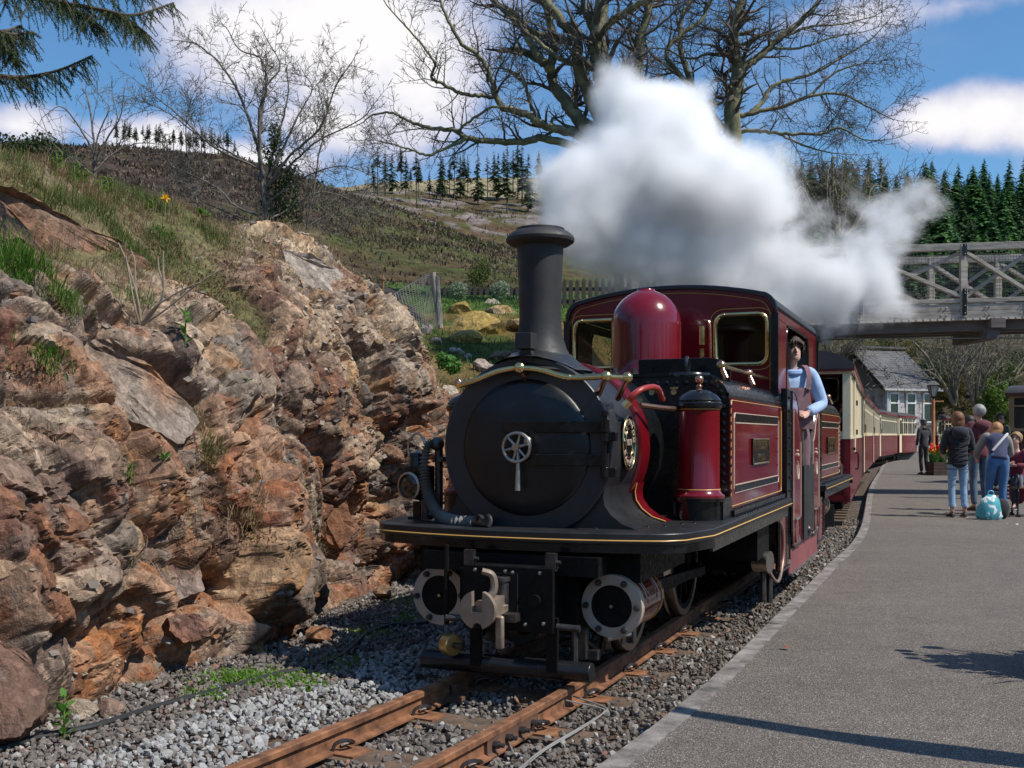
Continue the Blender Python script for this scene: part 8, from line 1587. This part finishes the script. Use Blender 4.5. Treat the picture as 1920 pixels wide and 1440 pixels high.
def furniture():
    # iron bench with timber slats
    b0 = P2(1958, 968); e = empty('bench', b0, R(-14), label='black iron bench with timber slats at the right edge of the platform', category='bench'); IR = M('cast_iron', (.012, .012, .013), .4, var=.2); WD = M('bench_timber', (.20, .095, .045), .6, var=.3, scale=6, stretch=(.6, 6, 6))
    for x in (-.42, 1.0):
        f = MB(); f.tube(cat([(x, -.26, .0), (x, -.22, .03), (x, -.17, .18), (x, -.22, .36), (x, -.18, .42), (x, .1, .42), (x, .2, .40)], 5), .018, 8); f.tube(cat([(x, .26, .0), (x, .22, .04), (x, .16, .2), (x, .2, .40), (x, .26, .62), (x, .30, .84)], 5), .018, 8); f.tube(cat([(x, -.20, .42), (x, -.25, .52), (x, -.22, .62), (x, -.14, .65), (x, .05, .63), (x, .24, .62)], 5), .018, 8); f.tube(cat([(x, -.16, .44), (x, -.10, .54), (x, -.17, .58), (x, -.2, .52)], 5), .013, 7); f.cyl((x, -.28, 0), (x, -.20, .012), .035, n=10); f.cyl((x, .2, 0), (x, .28, .012), .035, n=10); mk('leg_frame', f, IR, e, smooth=60)
    for y in (-.20, -.12, -.04, .04, .12): f = MB(); f.box((.29, y, .445), (1.6, .062, .026)); mk('slat', f, WD, e, smooth=0, bevel=.004)
    for z, y in ((.60, .25), (.70, .275), (.80, .30)): f = MB(); f.box((.29, y, z), (1.6, .024, .07)); mk('slat', f, WD, e, smooth=0, bevel=.004)
    f = MB(); p = e.matrix_basis @ Vector((-.36, -.10, .46)); f.lathe([(.032, 0), (.034, .02), (.034, .13), (.018, .165), (.018, .19), (0, .19)], (0, 0, 0), 'z', 14); mk('drink_bottle', f, M('clear_plastic', (.55, .58, .62), .2, trans=.6), None, loc=p, label='small clear bottle standing on the seat of the iron bench', category='bottle')
    # teal bag on the platform
    b0 = P2(1854, 974); k = MB(); rings = []; g = random.Random(5)
    for z, rx, ry, dx in ((0, .16, .10, 0), (.05, .185, .125, 0), (.14, .18, .13, .0), (.24, .155, .115, .01), (.31, .12, .085, .02), (.355, .07, .045, .03), (.37, .03, .02, .03)):
        rings.append([(dx + rx * math.cos(a) * (1 + .07 * g.gauss(0, 1)), ry * math.sin(a) * (1 + .09 * g.gauss(0, 1)), z + .008 * g.gauss(0, 1) * (z > 0)) for a in np.linspace(0, 2 * math.pi, 25)[:-1]])
    k.loft(rings); bm_ = bpy.data.materials.new('bag_print'); bm_.use_nodes = True; t = NT(bm_.node_tree); o = t.new('ShaderNodeTexCoord').outputs['Object']; n = t.noise(t.vmath('MULTIPLY', o, (1, 1, 1)), 6.5, 2, .4, 1.2).outputs[0]; t.set(t.n['Principled BSDF'].inputs[0], t.mix(t.mrange(n, .52, .56), (.085, .36, .40), (.74, .80, .80))); t.n['Principled BSDF'].inputs['Roughness'].default_value = .35
    e = empty('carrier_bag', b0, 0, label='teal and white carrier bag standing on the platform beside the bending woman', category='bag'); mk('bag', k, bm_, e, smooth=40); f = MB(); f.tube(cat([(-.02, 0, .35), (0, 0, .42), (.06, 0, .42), (.08, 0, .34)], 5), .010, 6); mk('handle', f, bm_, e); 
    k = MB(); k.sphere((0, 0, .15), .17, 14, 8, (.7, .55, .95)); mk('backpack', k, cloth('black_backpack', (.012, .012, .014)), None, loc=b0 + Vector((.24, .10, 0)), label='black rucksack leaning on the right of the teal bag', category='backpack')
    # planters: box, soil, tulips and daffodils
    def planter(loc, w, h, label, n, tall, seed, red_=True):
        e = empty('planter', loc, .1, label=label, category='planter'); WP = M('planter_wood', (.055, .036, .026), .8, var=.35, scale=6, bump=.003); g = random.Random(seed)
        for zz in np.arange(0, h - .02, h / 4):
            for sx, sy in ((0, -1), (0, 1), (-1, 0), (1, 0)): f = MB(); f.box((sx * w * .5, sy * w * .5, zz + h / 8), ((w + .03) if sy else .03, .03 if sy else w - .03, h / 4 - .008)); mk('plank', f, WP, e, smooth=0)
        f = MB(); f.box((0, 0, h - .05), (w - .03, w - .03, .04)); mk('soil', f, M('soil', (.03, .022, .016), .95), e)
        gl = leafmat('tulip_leaf', (.075, .19, .045), tint=False); RED2 = leafmat('tulip_red', (.75, .03, .02), tint=False, trans=.25); YE = leafmat('daffodil_yellow', (.85, .48, .02), tint=False)
        hd = MB(); hd.lathe([(.006, 0), (.028, .015), (.034, .035), (.028, .06), (.016, .075)], (0, 0, 0), 'z', 8); hr = mesh('bloom', hd, RED2, 60); hy = mesh('bloom', hd, YE, 60)
        st = MB()
        for i in range(n):
            x, y = g.uniform(-.46, .46) * w, g.uniform(-.46, .46) * w; hh = h + tall * g.uniform(.65, 1.0) * (1.0 if i % 3 else .7); lean = Vector((g.gauss(0, .05), g.gauss(0, .05), 0)); p = Vector((x, y, h - .05)); tip = Vector((x, y, hh)) + lean; st.tube([p, p.lerp(tip, .5) + lean * .2, tip], .005, 5); o = link('bloom', (hr if i % 3 else hy) if red_ else hy, e, tip, (g.gauss(0, .25), g.gauss(0, .25), 0)); o.scale = (g.uniform(1., 1.5),) * 3
            for q in range(4): a = g.uniform(0, 6.28); d = Vector((math.cos(a), math.sin(a), 0)); L = tall * g.uniform(.55, .85); w2 = d.cross(Vector((0, 0, 1))) * .014; c = p + d * L * .2 + Vector((0, 0, L * .6)); st.add([p - w2 * .6, p + w2 * .6, c + w2, c - w2, p + d * L * .5 + Vector((0, 0, L * .85))], [(0, 1, 2, 3), (3, 2, 4)])
        mk('leaves', st, gl, e, smooth=0); return e
    planter(P2(1758, 891), .46, .42, 'wooden planter of red tulips and yellow daffodils beside the guard', 42, .50, 1)
    planter(P2(1935, 935), .5, .42, 'planter of yellow flowers just behind the boy at the right edge', 30, .42, 3, False)
    planter((3.30, 5.62, PZ), .62, .50, 'large planter of flowers just outside the frame on the right of the platform', 46, .62, 2)  # planter out of view, placed for the leafy shadow it casts
    # lamp post with a rust coloured column and a glazed lantern
    L0 = P2(1757, 889) + Vector((.35, 1.2, 0)); e = empty('lamp_post', L0, 0, label='lamp post with a rust coloured column and black lantern behind the flower planter', category='lamp post'); CO = M('rust_column', (.40, .155, .045), .6, var=.2, scale=6)
    zt = CH + (HY - 750) / F * L0.y; f = MB(); f.lathe([(.13, 0), (.13, .25), (.09, .3), (.085, .9), (.062, .95), (.055, zt - .2), (.045, zt), (.0, zt)], (0, 0, 0), 'z', 14); mk('column', f, CO, e, smooth=40)
    f = MB(); f.tube([(-.32, 0, zt - .08), (.32, 0, zt - .08)], .017, 8); f.sphere((-.32, 0, zt - .08), .03, 8, 6); f.sphere((.32, 0, zt - .08), .03, 8, 6); mk('ladder_bar', f, CO, e)
    f = MB(); f.lathe([(.035, zt), (.05, zt + .03), (.09, zt + .06), (.095, zt + .09)], (0, 0, 0), 'z', 4, 45, 405); mk('lantern_base', f, BLACK, e, smooth=0)
    f = MB(); f.lathe([(.10, zt + .09), (.20, zt + .45)], (0, 0, 0), 'z', 4, 45, 405); mk('lantern_glass', f, M('lantern_glass', (.35, .36, .36), .1, trans=.5), e, smooth=0)
    f = MB(); f.lathe([(.22, zt + .45), (.22, zt + .47), (.09, zt + .60), (.06, zt + .62), (.05, zt + .68), (.015, zt + .72), (.01, zt + .80), (0, zt + .80)], (0, 0, 0), 'z', 4, 45, 405)
    for a in (45, 135, 225, 315): f.tube([(.10 * math.cos(R(a)), .10 * math.sin(R(a)), zt + .09), (.20 * math.cos(R(a)), .20 * math.sin(R(a)), zt + .45)], .012, 5)
    mk('lantern_cap', f, BLACK, e, smooth=0)
    f = MB(); f.tube(cat([(0, 0, 0), (.0, 0, 1.2), (.03, .03, 2.0), (.06, .10, 2.6), (.05, .16, 2.98)], 5), [.085 + .03 * math.exp(-((i - 6) / 3.2) ** 2) - .0016 * i for i in range(21)], 10); mk('timber_post', f, M('weathered_wood', (.30, .26, .215)), None, loc=(2.75, 3.80, PZ), label='crooked timber post outside the frame whose shadow falls on the near platform', category='post')  # unseen post, made up to cast the long shadow across the near platform
    # covers let into the platform
    for x, y, lb in ((1737, 904, 'square dark cover let into the platform in front of the guard'), (1772, 904, 'square dark cover next to the padded coat woman')): p = P2(x, y); f = MB(); f.box((0, 0, .003), (.42, .62, .004)); mk('drain_cover', f, M('cover_iron', (.03, .03, .032), .7), None, loc=p, smooth=0, label=lb, category='drain cover')
    for k, (x, y, c, lb) in enumerate([(1890, 984, (.45, .25, .12), 'tan fallen leaf on the platform before the bench'), (1907, 985, (.62, .58, .5), 'white scrap of litter on the platform near the bench'), (1472, 1218, (.20, .06, .04), 'dark red fallen leaf on the platform opposite the cylinder')]):
        p = P2(x, y) + Vector((0, 0, .012)); f = MB(); f.add([(-.03, -.012, 0), (.0, -.022, .012), (.035, 0, .004), (.0, .02, .012), (-.03, .012, 0)], [(0, 1, 2, 3, 4)]); mk('fallen_leaf', f, M('leaf_%d' % k, c, .8), None, loc=p, rot=(0, 0, k * 1.1), smooth=0, label=lb, category='leaf' if k != 1 else 'litter')
furniture()
# ================================================================ steam
def steam():
    B = [(1380, 560, 11.2, 80, .6), (1560, 530, 12, 80, .5), (1665, 535, 12.8, 66, .56), (1735, 350, 13.4, 52, .38), (1780, 400, 13.6, 42, .38), (1605, 290, 12.6, 50, .22), (1460, 600, 11.6, 50, .5), (1062, 345, 8.4, 105, .8), (1150, 150, 9.3, 70, .45), (1040, 440, 8.2, 60, .5), (1215, 330, 9.4, 185, 1.0), (1110, 320, 8.6, 110, .9), (1070, 420, 8.2, 85, .75), (1200, 205, 9.6, 105, .8), (1280, 190, 9.8, 80, .6), (1330, 400, 10.2, 165, 1.0), (1430, 330, 11.0, 115, .6), (1180, 470, 9.0, 110, .75), (1120, 490, 9.6, 85, .45), (1300, 500, 10.4, 115, .75), (1500, 470, 11.5, 125, .6), (1440, 540, 11.2, 90, .65), (1620, 500, 12.5, 105, .58), (1580, 570, 12.2, 80, .6), (1640, 600, 12.6, 56, .55), (1690, 430, 13.2, 92, .5), (1745, 385, 13.6, 58, .42), (1620, 400, 12.6, 80, .42), (1560, 330, 12.5, 60, .22), (1500, 590, 11.9, 64, .62), (1690, 560, 13, 60, .35)]
    pts = [(at(x, y, 17.2 + (Y - 8) * .5), r / F * (17.2 + (Y - 8) * .5), k) for x, y, Y, r, k in B]
    lo = [min(p[i] - r * 1.35 for p, r, k in pts) for i in range(3)]; hi = [max(p[i] + r * 1.35 for p, r, k in pts) for i in range(3)]
    b = MB(); b.box([(lo[i] + hi[i]) / 2 for i in range(3)], [hi[i] - lo[i] for i in range(3)]); m = bpy.data.materials.new('steam_vapour'); m.use_nodes = True; t = NT(m.node_tree); t.n.clear()
    o = t.new('ShaderNodeTexCoord').outputs['Object']; n1 = t.noise(o, .55, 2, .5); wv = t.vmath('ADD', o, t.vmath('MULTIPLY', t.vmath('SUBTRACT', n1.outputs[1], (.5, .5, .5)), (1.3, 1.3, 1.3)))
    tot = None
    for p, r, k in pts:
        d = t.vmath('DISTANCE', wv, tuple(p)); f = t.mrange(d, r * .15, r * 1.22, k, 0, True); tot = f if tot is None else t.math('MAXIMUM', tot, f) if False else t.math('ADD', tot, f)
    n2 = t.noise(o, 1.15, 8, .68).outputs[0]
    dn = t.math('SUBTRACT', t.math('MULTIPLY', tot, 1.3), t.mrange(n2, .34, .66, .0, .85)); dn = t.math('MAXIMUM', dn, 0.0); dn = t.math('MULTIPLY', t.math('POWER', t.math('MINIMUM', dn, 1.4), 1.7), 8.0)
    v = t.new('ShaderNodeVolumePrincipled', {'Color': (1, 1, 1, 1), 'Density': dn, 'Anisotropy': .0}); t.new('ShaderNodeOutputMaterial', {'Volume': v.outputs[0]})
    m.cycles.volume_step_rate = .7 if hasattr(m, 'cycles') else 1
    mk('steam', b, m, None, smooth=0, kind='stuff')
steam()
